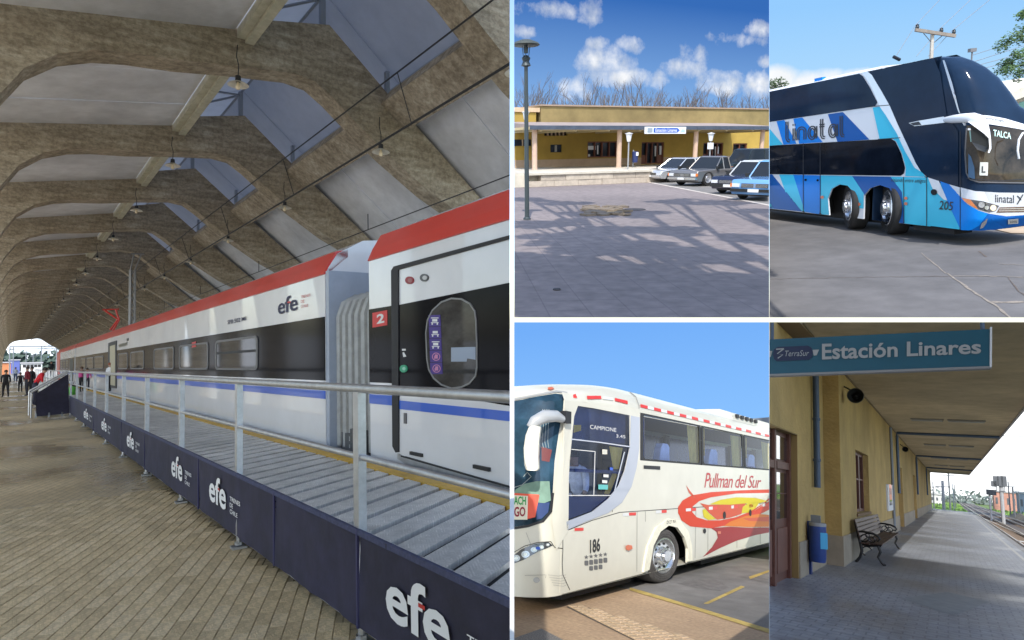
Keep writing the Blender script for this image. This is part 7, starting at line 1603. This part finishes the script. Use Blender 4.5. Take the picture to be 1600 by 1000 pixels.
# =================================================================== THE PLATFORM (bottom right)
def build_plat():
    global ST; ST = PLAT
    ZC = 4.21; XW = -1.93; XN = -2.25
    wall = mat('ochre_wall', (.47, .32, .115), .9, n=1.3, namt=.16, stain=.28, bump=.25, bs=14); plin = mat('plinth_buff', (.36, .30, .22), .9, n=2.5, namt=.15, stain=.2)
    frame = mat('door_frame_red', (.13, .05, .035), .55, n=4, namt=.2); gl = mat('dark_pane', (.02, .025, .03), .06, coat=1, n=.8, namt=.9)
    # floor
    fl = brickmat('platform_clay_tiles', (.27, .285, .31), (.245, .26, .29), (.17, .18, .20), .22, .16, .010, rough=.62, bump=.3, stain=.25, nz=6, lo=.3, rough2=.33)
    b = MB(); b.box(-6, 1.9, -4, 96, -.35, 0); put(b, 'platform_floor', fl, kind='structure', base=(0,0,0))
    b = MB(); b.add([(1.62, -4, .004), (1.70, -4, .004), (1.70, 96, .004), (1.62, 96, .004)], [(0,1,2,3)]); put(b, 'edge_line', mat('edge_line_pale', (.42, .42, .40), .8, n=5), kind='structure')
    b = MB(); b.add([(1.9, -4, .0), (2.12, -4, .0), (2.12, 96, 0), (1.9, 96, 0), (2.12, -4, -.5), (2.12, 96, -.5)], [(0,1,2,3), (1,4,5,2)]); put(b, 'platform_kerb', mat('kerb_grey', (.26, .26, .26), .85, n=3), kind='structure')
    for nm, pts in (('grey_tile_patch', [(1408, 935), (1480, 925), (1548, 940), (1490, 962)]),):
        P = [ST.on(x, y, 2, .003) for x, y in pts]; b = MB(); b.add(P, [(0,1,2,3)]); put(b, nm, mat('tile_patch_green_grey', (.20, .225, .245), .5, n=5, namt=.2), kind='structure')
    # wall with recess: near part further left, far part proud
    d0 = ST.on(1250, 880, 0, XN).y; yk = 15.45
    yk_ = ST.on(1317, 887, 0, XW).y
    st = thing('station_building', 'ochre station building with deep canopy along the platform', 'building', (-3, 30, 0))
    zb = .60
    yd0, yd1 = 2.0, ST.on(1247, 800, 0, XN).y; zd = ST.on(1247, 679, 0, XN).z
    b = MB(); b.slab([[(-3, 0), (yd0, 0), (yd0, zd), (yd1, zd), (yd1, 0), (yk_, 0), (yk_, ZC), (-3, ZC)]], 0, XN-.3, XN); put(b, 'near_wall', wall, st)
    yv = ST.on(1390, 790, 0, XW).y
    w0, w1 = ST.on(1338, 760, 0, XW).y, ST.on(1358, 760, 0, XW).y; zw0, zw1 = 1.0, 2.55
    dy0, dy1 = ST.on(1405, 800, 0, XW).y, ST.on(1412, 800, 0, XW).y
    holes = [[(w0, zw0), (w1, zw0), (w1, zw1), (w0, zw1)]]
    doors = [(dy0, dy1), (ST.on(1429, 800, 0, XW).y, ST.on(1433, 800, 0, XW).y)]
    outer = [(yk_, 0)]
    for a, c in doors: outer += [(a, 0), (a, 2.75), (c, 2.75), (c, 0)]
    outer += [(93, 0), (93, ZC), (yk_, ZC)]
    b = MB(); b.slab([outer] + [list(reversed(h)) for h in holes], 0, XW-.35, XW); put(b, 'platform_wall', wall, st)
    b = MB(); b.box(XN-.29, XW-.001, yk_+.0, yk_+.02, 0, ZC); put(b, 'corner_return', wall, st)
    b = MB(); b.box(XN+.0, XN+.025, yd1+.02, yk_-.0, 0, zb); put(b, 'plinth', plin, st)
    ed = [yk_] + [v for d in doors for v in d] + [93]
    for i in range(0, len(ed), 2): b = MB(); b.box(XW, XW+.025, ed[i], ed[i+1], 0, zb); put(b, 'plinth', plin, st)
    b = MB(); b.box(XN, XW+.024, yk_-.022, yk_-.001, 0, zb); put(b, 'plinth', plin, st)
    b = MB(); b.box(XN+.001, XW, yk_-.02, yk_-.001, zb, ZC); put(b, 'corner_face', wall, st)
    # canopy
    sof = mat('canopy_soffit_boards', (.60, .49, .31), .85, n=2.2, namt=.15, stain=.25, ns=.4)
    b = MB(); b.box(-3.5, 1.80, -8, 93, ZC, ZC+.14); cn = put(b, 'canopy', sof, st)
    b = MB(); b.box(1.801, 1.86, -8, 93, ZC-.05, ZC+.18); put(b, 'fascia', mat('fascia_pale', (.42, .42, .44), .7), cn)
    pipe = mat('blue_grey_pipe', (.05, .08, .13), .5)
    ys = [ST.on(1480, 676, 2, ZC).y]; ys += [ST.on(1480, 712.5, 2, ZC).y, ST.on(1480, 731, 2, ZC).y]
    for i, y in enumerate(ys):
        t = thing('drain_pipe', ('nearest', 'second', 'farthest')[i] + ' blue grey pipe crossing under the canopy and down the wall', 'pipe', (0, y, ZC), 'pipes under the canopy')
        b = MB(); b.tube([(1.75, y, ZC-.10), (XW+.1, y, ZC-.10), (XW+.1, y, ZC-.25), (XW+.1, y, 1.55)], .06, 8); put(b, 'pipe_run', pipe, t, smooth=True)
    for i in range(9):
        y = ST.on(1480, 655, 2, ZC).y + (0, 13.5, 28, 41)[i] if i < 4 else None
        if y is None: break
        t = thing('tube_light', ('nearest pair of unlit tube lights under the canopy', 'second pair of unlit tube lights under the canopy', 'third pair of unlit tube lights under the canopy', 'farthest pair of unlit tube lights under the canopy')[i], 'ceiling light', (0, y, ZC), 'tube lights under the canopy')
        for x0, x1 in ((-1.07, -.08), (.02, 1.1)): b = MB(); b.box(x0, x1, y-.05, y+.05, ZC-.045, ZC-.012); put(b, 'batten', mat('batten_grey', (.24, .23, .21), .6), t); b = MB(); b.tube([(x0+.03, y, ZC-.075), (x1-.03, y, ZC-.075)], .022, 8); put(b, 'tube', mat('tube_dull', (.35, .35, .34), .4), t)
    b = MB(); b.box(XN-.1, XW+.02, -2, 93, ZC-.05, ZC-.002); put(b, 'wall_cornice', mat('cornice_dark', (.20, .14, .07), .8), st)
    # near door
    dr = MB(); t_ = .06; xg = XN-.16
    b = MB(); b.box(xg-.03, xg, yd0, yd1, 0, zd); dd = put(b, 'door', frame, st)
    pz = ST.on(1233, 728, 0, XN).z
    cuts = [yd1-.12, yd1-1.15, yd1-1.30, yd1-3.2, yd1-3.35, yd1-5.2]
    for a, c in ((cuts[0], cuts[1]), (cuts[2], cuts[3]), (cuts[4], cuts[5])):
        for z0, z1 in ((pz+.10, zd-.10), (1.42, pz-.12), (1.0, 1.40)):
            if z1 > z0: b = MB(); b.box(xg+.0, xg+.012, c+.06, a-.06, z0, z1); put(b, 'pane', gl, dd)
        b = MB(); b.box(xg, xg+.03, c+.12, a-.12, .15, .85); put(b, 'door_panel', mat('door_panel_red', (.16, .06, .04), .5, n=3, namt=.2), dd)
        b = MB(); b.box(xg, xg+.06, a-.06, a+.06, 0, zd); b.box(xg, xg+.055, c, a, pz-.06, pz+.06); put(b, 'door_bar', frame, dd)
    b = MB(); b.box(xg, XN-.001, yd1-.02, yd1-.001, 0, zd); b.box(xg, XN-.001, yd0, yd1-.02, zd-.02, zd-.001); put(b, 'reveal', mat('reveal_dark_ochre', (.26, .17, .06), .9), st)
    # window
    xg = XW-.2; b = MB(); b.box(xg-.02, xg, w0, w1, zw0, zw1); wn = put(b, 'window', gl, st)
    b = MB(); b.box(xg, xg+.01, w0+.1, w0+(w1-w0)*.28, zw0+.4, zw1-.1); put(b, 'bright_reflection_pane', mat('painted_reflection_pane', (.62, .66, .68), .1, coat=1), wn)  # bright reflection painted on as a pale plate
    for y0, y1 in ((w0, w0+.12), (w0+(w1-w0)*.30, w0+(w1-w0)*.36), (w0+(w1-w0)*.62, w0+(w1-w0)*.7), (w1-.14, w1)): b = MB(); b.box(xg+.002, xg+.06, y0, y1, zw0, zw1); put(b, 'frame', frame, wn)
    for z0, z1 in ((zw0, zw0+.07), (zw1-.07, zw1), ((zw0+zw1)/2+.05, (zw0+zw1)/2+.09)): b = MB(); b.box(xg+.004, xg+.055, w0, w1, z0, z1); put(b, 'glazing_bar', frame, wn)
    b = MB(); b.box(XW-.18, XW+.03, w0-.1, w1+.1, zw0-.07, zw0-.002); put(b, 'sill', mat('sill_brown', (.2, .12, .06), .8), wn)
    for a, c in doors: b = MB(); b.box(XW-.3, XW-.25, a, c, 0, 2.75); put(b, 'door', frame, st)
    # small things on the wall
    b = MB(); y0, y1 = ST.on(1385, 780, 0, XW).y, ST.on(1392.5, 780, 0, XW).y; b.box(XW+.0, XW+.06, y0, y1, ST.on(1388, 798, 0, XW).z, ST.on(1388, 757, 0, XW).z)
    t = thing('wall_case', 'white framed narrow notice case on the ochre wall beyond the bench', 'notice case', (XW, (y0+y1)/2, 1)); put(b, 'frame', mat('case_white', (.6, .62, .64), .5), t)
    b = MB(); b.box(XW+.06, XW+.066, y0+.5, y1-.5, 1.1, 1.85); put(b, 'glass_front', gl, t)
    b = MB(); y = ST.on(1394.5, 800, 0, XW).y; b.tube([(XW+.05, y, .3), (XW+.05, y, ZC-.1)], .05, 8); put(b, 'grey_conduit', mat('conduit_grey', (.2, .22, .24), .6), label='slim grey conduit running down the wall by the notice case', cat='conduit', smooth=True)
    # near thick pipe
    y = ST.on(1277, 700, 0, XN+.1).y; zt_, zb_ = ZC, ST.on(1277, 762, 0, XN+.1).z
    t = thing('down_pipe', 'thick dark blue downpipe ending above the bin', 'pipe', (XN+.09, y, zb_)); b = MB(); b.tube([(XN+.09, y, ZC-.03), (XN+.09, y, zb_)], .062, 12); put(b, 'pipe_run', pipe, t, smooth=True)
    b = MB()
    for z in (zb_+.5, zb_+1.3): b.lathe([(.066, z), (.075, z+.01), (.075, z+.05), (.066, z+.06)], (XN+.09, y, 0), 12)
    put(b, 'pipe_clip', pipe, t)
    # loudspeakers
    def horn(px, py, rpx, y, lab):
        c = ST.on(px, py, 1, y); r = (ST.on(px+rpx, py, 1, y) - c).length; t = thing('horn_loudspeaker', lab, 'loudspeaker', c, 'horn loudspeakers on the wall'); dk = mat('horn_dark', (.045, .05, .05), .5)
        b = MB(); b.lathe([(r*.98, -.06), (r, -.04), (r*.92, .02), (r*.6, .2), (r*.3, .42), (.02, .45)], c, 24, 1); put(b, 'horn', dk, t, smooth=True)
        b = MB(); b.lathe([(r*.9, -.03), (r*.5, .12), (r*.2, .05), (.001, -.01)], c, 20, 1); put(b, 'horn_throat', mat('horn_inner', (.02, .022, .022), .6), t, smooth=True)
        b = MB(); b.tube([c + Vector((0, .2, 0)), Vector((c.x-.1, c.y+.25, c.z+.15)), Vector((XW-.05, c.y+.5, c.z+.3))], .02, 6); put(b, 'bracket', dk, t)
    horn(1337, 618.5, 13.5, 16.0, 'round grey horn loudspeaker on the corner below the hanging sign'); horn(1414.5, 702, 5, 36, 'small far horn loudspeaker high on the ochre wall')
    # hanging sign
    Y = 7.2; q = lambda px, py, y=Y: ST.on(px, py, 1, y)
    a, b_, c, d = q(1190, 585), q(1548, 572), q(1548.5, 514), q(1190, 531)
    sg = thing('station_sign', 'long teal hanging sign reading TerraSur Estación Linares', 'sign', (a.lerp(b_, .5)))
    def sp(u, v, dy=0): p = (a*(1-u)+b_*u)*(1-v) + (d*(1-u)+c*u)*v; return Vector((p.x, p.y-dy, p.z))
    teal = mat('sign_teal', (.006, .085, .135), .45, n=1.5, namt=.1, stain=.15)
    def plate(nm, uv, m, dy, th=.006):
        P = [sp(u, v, dy) for u, v in uv]; n = len(P); tri = tessellate_polygon([[Vector((u, v, 0)) for u, v in uv]]); b = MB()
        b.add(P + [p + Vector((0, th, 0)) for p in P], [tuple(t) for t in tri] + [tuple(i+n for i in reversed(t)) for t in tri] + [(i, (i+1) % n, n+(i+1) % n, n+i) for i in range(n)]); return put(b, nm, m, sg)
    plate('board', [(0, 0), (1, 0), (1, 1), (0, 1)], teal, 0, .09); plate('end_rim', [(.996, -.03), (1.004, -.03), (1.004, 1.05), (.996, 1.05)], mat('rim_bright', (.6, .62, .64), .35), .01, .12); plate('bottom_rim', [(0, -.06), (1, -.06), (1, 0), (0, 0)], mat('rim_dull', (.22, .22, .22), .5), .006, .1)
    U = lambda px: (px-1190)/358.0
    def V(px, py): lo = 585 + (572-585)*U(px); hi = 531 + (514-531)*U(px); return (py-lo)/(hi-lo)
    def UV(px, py): return (U(px), V(px, py))
    pill = [UV(*p) for p in [(1218, 564.5), (1275, 562), (1280, 558), (1281.5, 550), (1279, 543), (1273, 540), (1220, 542), (1213, 546), (1211, 554), (1213, 561)]]
    plate('logo_pill', pill, mat('sign_navy', (.004, .012, .05), .4), .008, .004)
    wh = mat('sign_letter_white', (.30, .31, .31), .6)
    for pts in ([(1196, 549), (1210, 548.5), (1207, 558), (1196, 558.5)], [(1281, 546.5), (1292, 546), (1288, 555), (1283, 555.5)]): plate('logo_wing', [UV(*p) for p in pts], wh, .008, .004)
    def st_text(nm, txt, x0, x1, ya0, ya1, yb0, yb1, **k):
        b = MB(); text_on(b, txt, lambda u, v: (lambda px, py: sp(*UV(px, py), .010))(x0+(x1-x0)*u, (ya0*(1-u)+ya1*u)*(1-v) + (yb0*(1-u)+yb1*u)*v), **k); put(b, nm, wh, sg)
    st_text('lettering', 'Estación Linares', 1297, 1535, 562, 553, 537, 531, bold=.022)
    st_text('logo_lettering', 'TerraSur', 1233, 1275, 557, 556, 548, 547, shear=.25)
    b = MB()
    for pts in ([(1217, 546), (1231, 545)], [(1231, 545), (1219, 553), (1229, 554.5), (1220, 560)]):
        vs, fs = ribbon(pts, 2.0); b.add([sp(*UV(v.x, v.y), .011) for v in vs], fs)
    put(b, 'logo_mark', wh, sg)
    b = MB(); b.tube([sp(.05, 1, -.04), sp(.05, 1, -.04) + Vector((0, 0, ZC - sp(.05, 1).z))], .02, 6); put(b, 'hanger', pipe, sg); b = MB(); b.tube([sp(.97, 1, -.04), sp(.97, 1, -.04) + Vector((0, 0, ZC - sp(.97, 1).z))], .02, 6); put(b, 'hanger', pipe, sg)
    # bin
    p = ST.on(1264, 898, 2, 0); yb = p.y; t = thing('litter_bin', 'blue litter bin on a post against the ochre wall', 'bin', (p.x, yb, 0)); bb = mat('bin_blue_metal', (.015, .045, .20), .45, n=4, namt=.15)
    q = lambda px, py, y=yb: ST.on(px, py, 1, y); r = (q(1291, 850).x - q(1265, 850).x)/2; cx = (q(1291, 850).x + q(1265, 850).x)/2; z0, z1 = q(1278, 878).z, q(1278, 822).z
    b = MB(); b.lathe([(.001, z0), (r*.88, z0), (r, z0+.08), (r*1.04, z1-.04), (r*1.04, z1)], (cx, yb, 0), 24); put(b, 'bucket', bb, t, smooth=True)
    b = MB(); b.lathe([(r*.9, z1-.02), (r*1.05, z1), (r*1.05, z1+.045), (r*.98, z1+.06), (r*.85, z1+.05)], (cx, yb, 0), 24); put(b, 'rim', mat('bin_rim_grey', (.25, .26, .27), .5), t, smooth=True)
    a = q(1258, 897); c = q(1267, 815); b = MB(); b.box(a.x, a.x+.09, yb+.1, yb+.22, 0, c.z); put(b, 'post', bb, t)
    a = q(1266, 826); c = q(1281, 806); b = MB(); b.box(a.x, c.x, yb+.05, yb+.12, z1, c.z); put(b, 'back_plate', mat('plate_grey_bin', (.18, .19, .2), .6), t)
    a = q(1284, 857); c = q(1293, 833); b = MB(); b.add([(a.x, yb-r*.86, a.z), (c.x, yb-r*.45, a.z), (c.x, yb-r*.45, c.z), (a.x, yb-r*.86, c.z)], [(0,1,2,3)]); b.add([(a.x, yb-r*.86-.01, a.z), (c.x+.01, yb-r*.45-.01, a.z), (c.x+.01, yb-r*.45-.01, c.z), (a.x, yb-r*.86-.01, c.z)], [(0,1,2,3)]); put(b, 'sticker', mat('sticker_cyan', (.05, .35, .6), .5), t)
    # bench: wooden slats between two scrolled iron ends, its back to the wall
    pA = ST.on(1376, 878, 2, 0); pB = ST.on(1405, 858, 2, 0)
    yA = ST.on(1344, 880, 2, 0).y + .15; yB = ST.on(1385, 856, 2, 0).y; XB = XW + .12
    bn = thing('park_bench', 'brown slatted bench with black scrolled iron ends facing the track', 'bench', (XB+.3, (yA+yB)/2, 0)); iron = mat('cast_iron_black', (.01, .01, .011), .4, n=9, namt=.3); wood = mat('bench_wood', (.06, .03, .022), .55, n=5, namt=.25, ns=.3)
    wB = .46
    for y in (yA, yB):
        b = MB()
        def arcpts(c, r, a0, a1, n=10): return [Vector((XB + c[0] + r*math.cos(math.radians(a0+(a1-a0)*k/n)), y, c[1] + r*math.sin(math.radians(a0+(a1-a0)*k/n)))) for k in range(n+1)]
        L_ = lambda *pp: [Vector((XB+u, y, v)) for u, v in pp]
        b.tube(L_((-.02, .0), (.0, .03), (.06, .12), (.10, .25), (.08, .40), (.03, .60), (-.02, .84), (-.03, .9)), [.035, .03, .026, .03, .035, .028, .024, .03], 8)
        b.tube(L_((.08, .40), (.25, .38), (wB-.02, .42), (wB+.02, .40)), .028, 8)
        b.tube(L_((wB-.04, .40), (wB+.0, .28), (wB-.05, .16), (wB+.02, .05), (wB+.09, .0)), [.03, .03, .024, .024, .034], 8)
        b.tube(L_((.02, .66), (.15, .67), (.32, .65), (.42, .61), (.46, .55), (.42, .50), (.38, .53)), [.02, .024, .026, .026, .022, .02, .014], 8)
        b.tube(arcpts((.16, .53), .075, 0, 360, 14), .014, 6); b.tube(arcpts((.30, .52), .06, 0, 360, 14), .014, 6); b.tube(arcpts((.22, .60), .04, 0, 360, 10), .012, 6); b.tube(L_((.10, .44), (.22, .56), (.34, .46), (.40, .54)), .012, 6)
        b.tube(arcpts((.2, .26), .10, 20, 250, 12), .014, 6); put(b, 'iron_end', iron, bn, smooth=True)
    for i in range(5):
        x = XB + .10 + i*.085; b = MB(); b.box(x, x+.068, yA-.12, yB+.12, .415 + .004*i, .438 + .004*i); put(b, 'seat_slat', wood, bn)
    for i in range(5):
        z = .49 + i*.088; x = XB + .075 - i*.022; b = MB(); b.add([(x, yA-.12, z), (x+.022, yA-.12, z+.005), (x+.004, yA-.12, z+.077), (x-.018, yA-.12, z+.072), (x, yB+.12, z), (x+.022, yB+.12, z+.005), (x+.004, yB+.12, z+.077), (x-.018, yB+.12, z+.072)], [(0,1,2,3),(7,6,5,4),(0,4,5,1),(1,5,6,2),(2,6,7,3),(3,7,4,0)]); put(b, 'back_slat', wood, bn)
    # ---- track bed, rails, sleepers
    ZG = -.55
    grass = mat('trackside_grass', (.16, .25, .06), .9, n=1.5, namt=.45, stain=.25); ball = mat('ballast', (.20, .175, .16), .95, n=9, namt=.5, bump=.8, bs=40)
    b = MB(); b.add([(-80, 96, ZG), (2.1, 96, ZG), (2.1, 700, ZG), (-80, 700, ZG)], [(0,1,2,3)]); b.add([(7.2, -4, ZG), (120, -4, ZG), (120, 700, ZG), (7.2, 700, ZG)], [(0,1,2,3)]); put(b, 'grass', grass, kind='structure')
    b = MB(); b.add([(2.1, -4, ZG+.02), (7.2, -4, ZG+.02), (7.2, 700, ZG+.02), (2.1, 700, ZG+.02)], [(0,1,2,3)]); put(b, 'ballast_bed', ball, kind='structure')
    b = MB(); b.prism([(6.6, ZG), (7.4, ZG+.7), (9.5, ZG+.7), (10.2, ZG)], 1, -4, 120); put(b, 'grass_bank', mat('bank_brown', (.22, .17, .11), .95, n=2, namt=.4), kind='structure')
    rail = mat('rail_steel', (.36, .33, .31), .3, metal=.8, n=3, namt=.3); rust = mat('sleeper', (.17, .13, .10), .9, n=4, namt=.3)
    for x0, lab in ((2.75, 'railway track nearest to the platform'), (5.2, 'second railway track beyond the platform')):
        t = thing('railway_track', lab, 'track', (x0+.5, 60, ZG)); 
        for dx in (0, .95):
            b = MB(); b.box(x0+dx-.03, x0+dx+.03, -4, 640, ZG+.12, ZG+.22); b.box(x0+dx-.06, x0+dx+.06, -4, 640, ZG+.10, ZG+.12); put(b, 'rail', rail, t)
        sb = MB(); sb.box(-.35, 1.3, -.14, .14, 0, .08); sm = mesh_of(sb, 'sleeper', rust); Bi = LB[t].inverted()
        for i in range(70): link_piece('sleeper', sm, t, Bi @ Vector((x0, 14 + i*1.4, ZG+.02)))
    b = MB(); b.tube([(4.5, 30, ZG+.17), (3.6, 55, ZG+.17), (2.75, 90, ZG+.17)], .03, 4); b.box(2.75, 3.7, 42.5, 43.5, ZG+.2, ZG+.24)
    put(b, 'crossing_rail', rail, label='thin crossing rail between the two tracks', cat='rail')
    # tufts of grass
    rr = random.Random(6); b = MB()
    for i in range(9000):
        if i % 3 == 0: x, y = rr.uniform(-9, 2.0), 96 + rr.random()**2*160
        else: x, y = rr.uniform(7.4, 26), 20 + rr.random()**1.6*180
        z = ZG + (.7 if 7.4 < x < 9.5 and y < 120 else 0); h = rr.uniform(.12, .4); w = rr.uniform(.05, .16); a = rr.uniform(0, PI)
        c, s = math.cos(a)*w, math.sin(a)*w; b.add([(x-c, y-s, z), (x+c, y+s, z), (x+c*.4+rr.uniform(-.1, .1), y+s*.4, z+h)], [(0,1,2)])
    put(b, 'grass_tuft', mat('grass_blade', (.17, .30, .06), .8, n=2, namt=.4), label='tufts of grass along the tracks', kind='stuff')
    # signals and poles
    sm = mat('pale_pole', (.34, .35, .36), .7); dk = mat('signal_dark', (.10, .11, .12), .6)
    Yp = 100; q = lambda px, py, y=Yp: ST.on(px, py, 1, y)
    s = thing('signal_mast', 'railway signal mast with three heads right of the tracks', 'signal', (q(1563, 780, 80).x, 80, ZG))
    b = MB(); a = q(1563, 746, 80); b.tube([(a.x, 80, ZG), (a.x, 80, a.z)], .16, 8); put(b, 'post', sm, s, smooth=True)
    for px in (1556.5, 1563, 1569): a, c = q(px, 760, 80), q(px, 744, 80); b = MB(); b.box(a.x-.22, a.x+.22, 79.7, 79.95, a.z, c.z); put(b, 'signal_head', dk, s)
    for px in (1556.5, 1569): a, c = q(px, 768, 80), q(px, 758, 80); b = MB(); b.tube([a, c], .05, 5); put(b, 'bracket', dk, s)
    a, c = q(1555, 767, 80), q(1571, 767, 80); b = MB(); b.box(a.x, c.x, 79.8, 80.1, a.z-.04, a.z+.04); put(b, 'crossbar', dk, s)
    b = MB(); c = q(1553, 755, 80); b.box(c.x-.25, c.x+.2, 79.7, 79.95, c.z-.35, c.z+.2); put(b, 'side_head', dk, s)
    s = thing('dwarf_signal', 'white signal post with dark head left of the signal mast', 'signal', (q(1546, 780, 85).x, 85, ZG)); b = MB(); a = q(1546, 770, 85); b.tube([(a.x, 85, ZG), (a.x, 85, a.z)], .1, 6); put(b, 'post', mat('white_post', (.7, .7, .7), .6), s)
    b = MB(); a = q(1550, 769, 85); b.box(a.x-.5, a.x+.35, 84.8, 85, a.z-.3, a.z+.25); put(b, 'signal_head', dk, s)
    for px, tp, y, r, lab in ((1472.5, 751, 100, .22, 'thick grey post standing on the grass past the platform end'), (1457.5, 753, 115, .10, 'thin pole nearest the station wall past the platform end'), (1481.5, 735, 120, .14, 'tall pole rising behind the thick grey post'), (1488.5, 756, 135, .10, 'pale pole right of the tall pole'), (1491, 757, 150, .1, 'thin dark pole behind the grass past the platform'), (1575, 752, 120, .1, 'thin pole right of the signal mast'), (1582, 760, 110, .14, 'brown pole before the brick building'), (1591, 768, 130, .1, 'short pole near the right edge beyond the tracks')):
        a = q(px, tp, y); b = MB(); b.tube([(a.x, y, ZG), (a.x, y, a.z)], [r, r*.8], 6); t = thing('track_pole', lab, 'pole', (a.x, y, ZG), 'poles beyond the platform'); put(b, 'pole_shaft', sm if px in (1472.5, 1488.5) else dk, t)
        if tp < 754: b = MB(); b.tube([(a.x-.8, y, a.z-.8), (a.x+.8, y, a.z-.7)], .05, 4); put(b, 'arm', dk, t)
    b = MB(); a, c = q(1555, 681, 60), q(1640, 681.5, 60); b.tube([a, c], .05, 5); put(b, 'portal_wire', sm, label='thin horizontal wire crossing the bright sky beside the canopy', cat='wire')
    b = MB(); a, c = q(1455, 736.5, 110), q(1640, 736, 110); b.tube([a, c], .035, 4); put(b, 'portal_wire', sm, label='thin horizontal wire low in the sky beyond the platform end', cat='wire')
    def blk(nm, lab, cat, x0, x1, yt, yb_, y, m, roof=None):
        a, c = q(x0, yb_, y), q(x1, yt, y); t = thing(nm, lab, cat, ((a.x+c.x)/2, y, ZG)); b = MB(); b.box(a.x, c.x, y, y+6, ZG, c.z); put(b, 'wall', m, t)
        b = MB(); b.box(a.x-.3, c.x+.3, y-.3, y+6.3, c.z, c.z+.35); put(b, 'roof', roof or mat('far_pale_roof', (.5, .5, .5), .7), t)
        for i in range(4): w = (c.x-a.x)/4; b = MB(); b.box(a.x+w*(i+.3), a.x+w*(i+.7), y-.04, y-.01, ZG+(c.z-ZG)*.35, ZG+(c.z-ZG)*.7); put(b, 'window', dk, t)
    blk('brick_building', 'low salmon brick building beyond the signals', 'building', 1553, 1588, 771, 781, 190, mat('salmon_brick', (.46, .24, .18), .9, n=.5))
    blk('grey_shed', 'blue grey shed at the right edge beyond the tracks', 'building', 1592, 1625, 773, 782, 170, mat('shed_blue_grey', (.22, .28, .34), .8))
    blk('white_shed', 'white low shed at the left beyond the platform end', 'building', 1445, 1476, 774, 784, 210, mat('shed_white', (.6, .6, .58), .8))
    b = MB(); rr = random.Random(3)
    for i in range(46):
        px = 1448 + i*3.6; y = 330 + rr.uniform(-20, 20); p = q(px, 776 - 2*math.sin(i*.5) + (px-1448)*.05, y); leafclump(b, (p.x, y, p.z-1.5), rr.uniform(2.4, 5.5), 16, 2.2, rr)
    put(b, 'distant_trees', mat('far_trees_grey_green', (.16, .20, .18), .9), kind='stuff', label='far belt of trees beyond the tracks')
    # unseen wall behind the viewer, added to keep the sun off the platform
    b = MB(); b.box(-3.5, 16, -9, -8.2, -1, 19); put(b, 'added_shade_wall', wall, label='unseen tall ochre wall added behind the camera to shade the platform', cat='building', noclip=True)
    # bright sky over the yard
    m = bpy.data.materials.new('white_sky'); m.use_nodes = True; nt = m.node_tree; nt.nodes.clear(); L = nt.links.new; o_ = nn(m, 'ShaderNodeOutputMaterial'); e_ = nn(m, 'ShaderNodeEmission'); e_.inputs[0].default_value = (.96, .98, 1, 1); e_.inputs[1].default_value = .8; L(e_.outputs[0], o_.inputs[0])
    b = MB(); b.add([(-120, 690, -12), (360, 690, -12), (360, 690, 190), (-120, 690, 190)], [(0,1,2,3)]); put(b, 'sky', m, kind='structure')
def build_common():
    """pale ground sheet under and beyond all five places"""
    b = MB(); R_ = 30000
    b.add([(-R_, -R_, -420), (R_, -R_, -420), (R_, R_, -420), (-R_, R_, -420)], [(0, 1, 2, 3)])  # sheet added so the gaps show pale and light bounces up
    me = bpy.data.meshes.new('ground'); me.from_pydata(b.v, [], b.f); me.materials.append(mat('added_pale_ground', (.62, .60, .56), .9, n=.01, namt=.1))
    o = bpy.data.objects.new('ground', me); COL.objects.link(o); o['kind'] = 'structure'
# =================================================================== meshes of each place sliced along its planes through the camera
def clip_all():
    bpy.context.view_layer.update()
    cnt = {}
    for o in list(bpy.data.objects):
        if o.type != 'MESH' or o not in STG or o in NOCLIP: continue
        M = o.matrix_world
        bb = [M @ Vector(c) for c in o.bound_box]
        cut = []; drop = False
        for n in STG[o].planes:
            d = [n.dot(p) for p in bb]
            if max(d) < 0: drop = True; break
            if min(d) < 0: cut.append(n)
        if drop: cnt.setdefault('drop', []).append(o); continue
        if not cut: continue
        me = o.data
        if me.users > 1: me = me.copy(); o.data = me
        bm = bmesh.new(); bm.from_mesh(me); Mi = M.inverted(); MT = M.to_3x3().transposed()
        for n in cut:
            ln = (MT @ n).normalized(); co = Mi @ Vector((0, 0, 0))
            bmesh.ops.bisect_plane(bm, geom=bm.verts[:] + bm.edges[:] + bm.faces[:], dist=1e-6, plane_co=co, plane_no=ln, clear_inner=True, clear_outer=False)
        bm.to_mesh(me); empty = len(bm.faces) == 0; bm.free()
        if empty: cnt.setdefault('drop', []).append(o)
    for o in cnt.get('drop', []):
        for c in list(o.children): c.parent = o.parent
        bpy.data.objects.remove(o)
    for o in list(bpy.data.objects):
        if o.type == 'EMPTY' and not o.children: bpy.data.objects.remove(o)
build_hall()
build_plaza()
build_lot()
build_bay()
build_plat()
build_common()
clip_all()
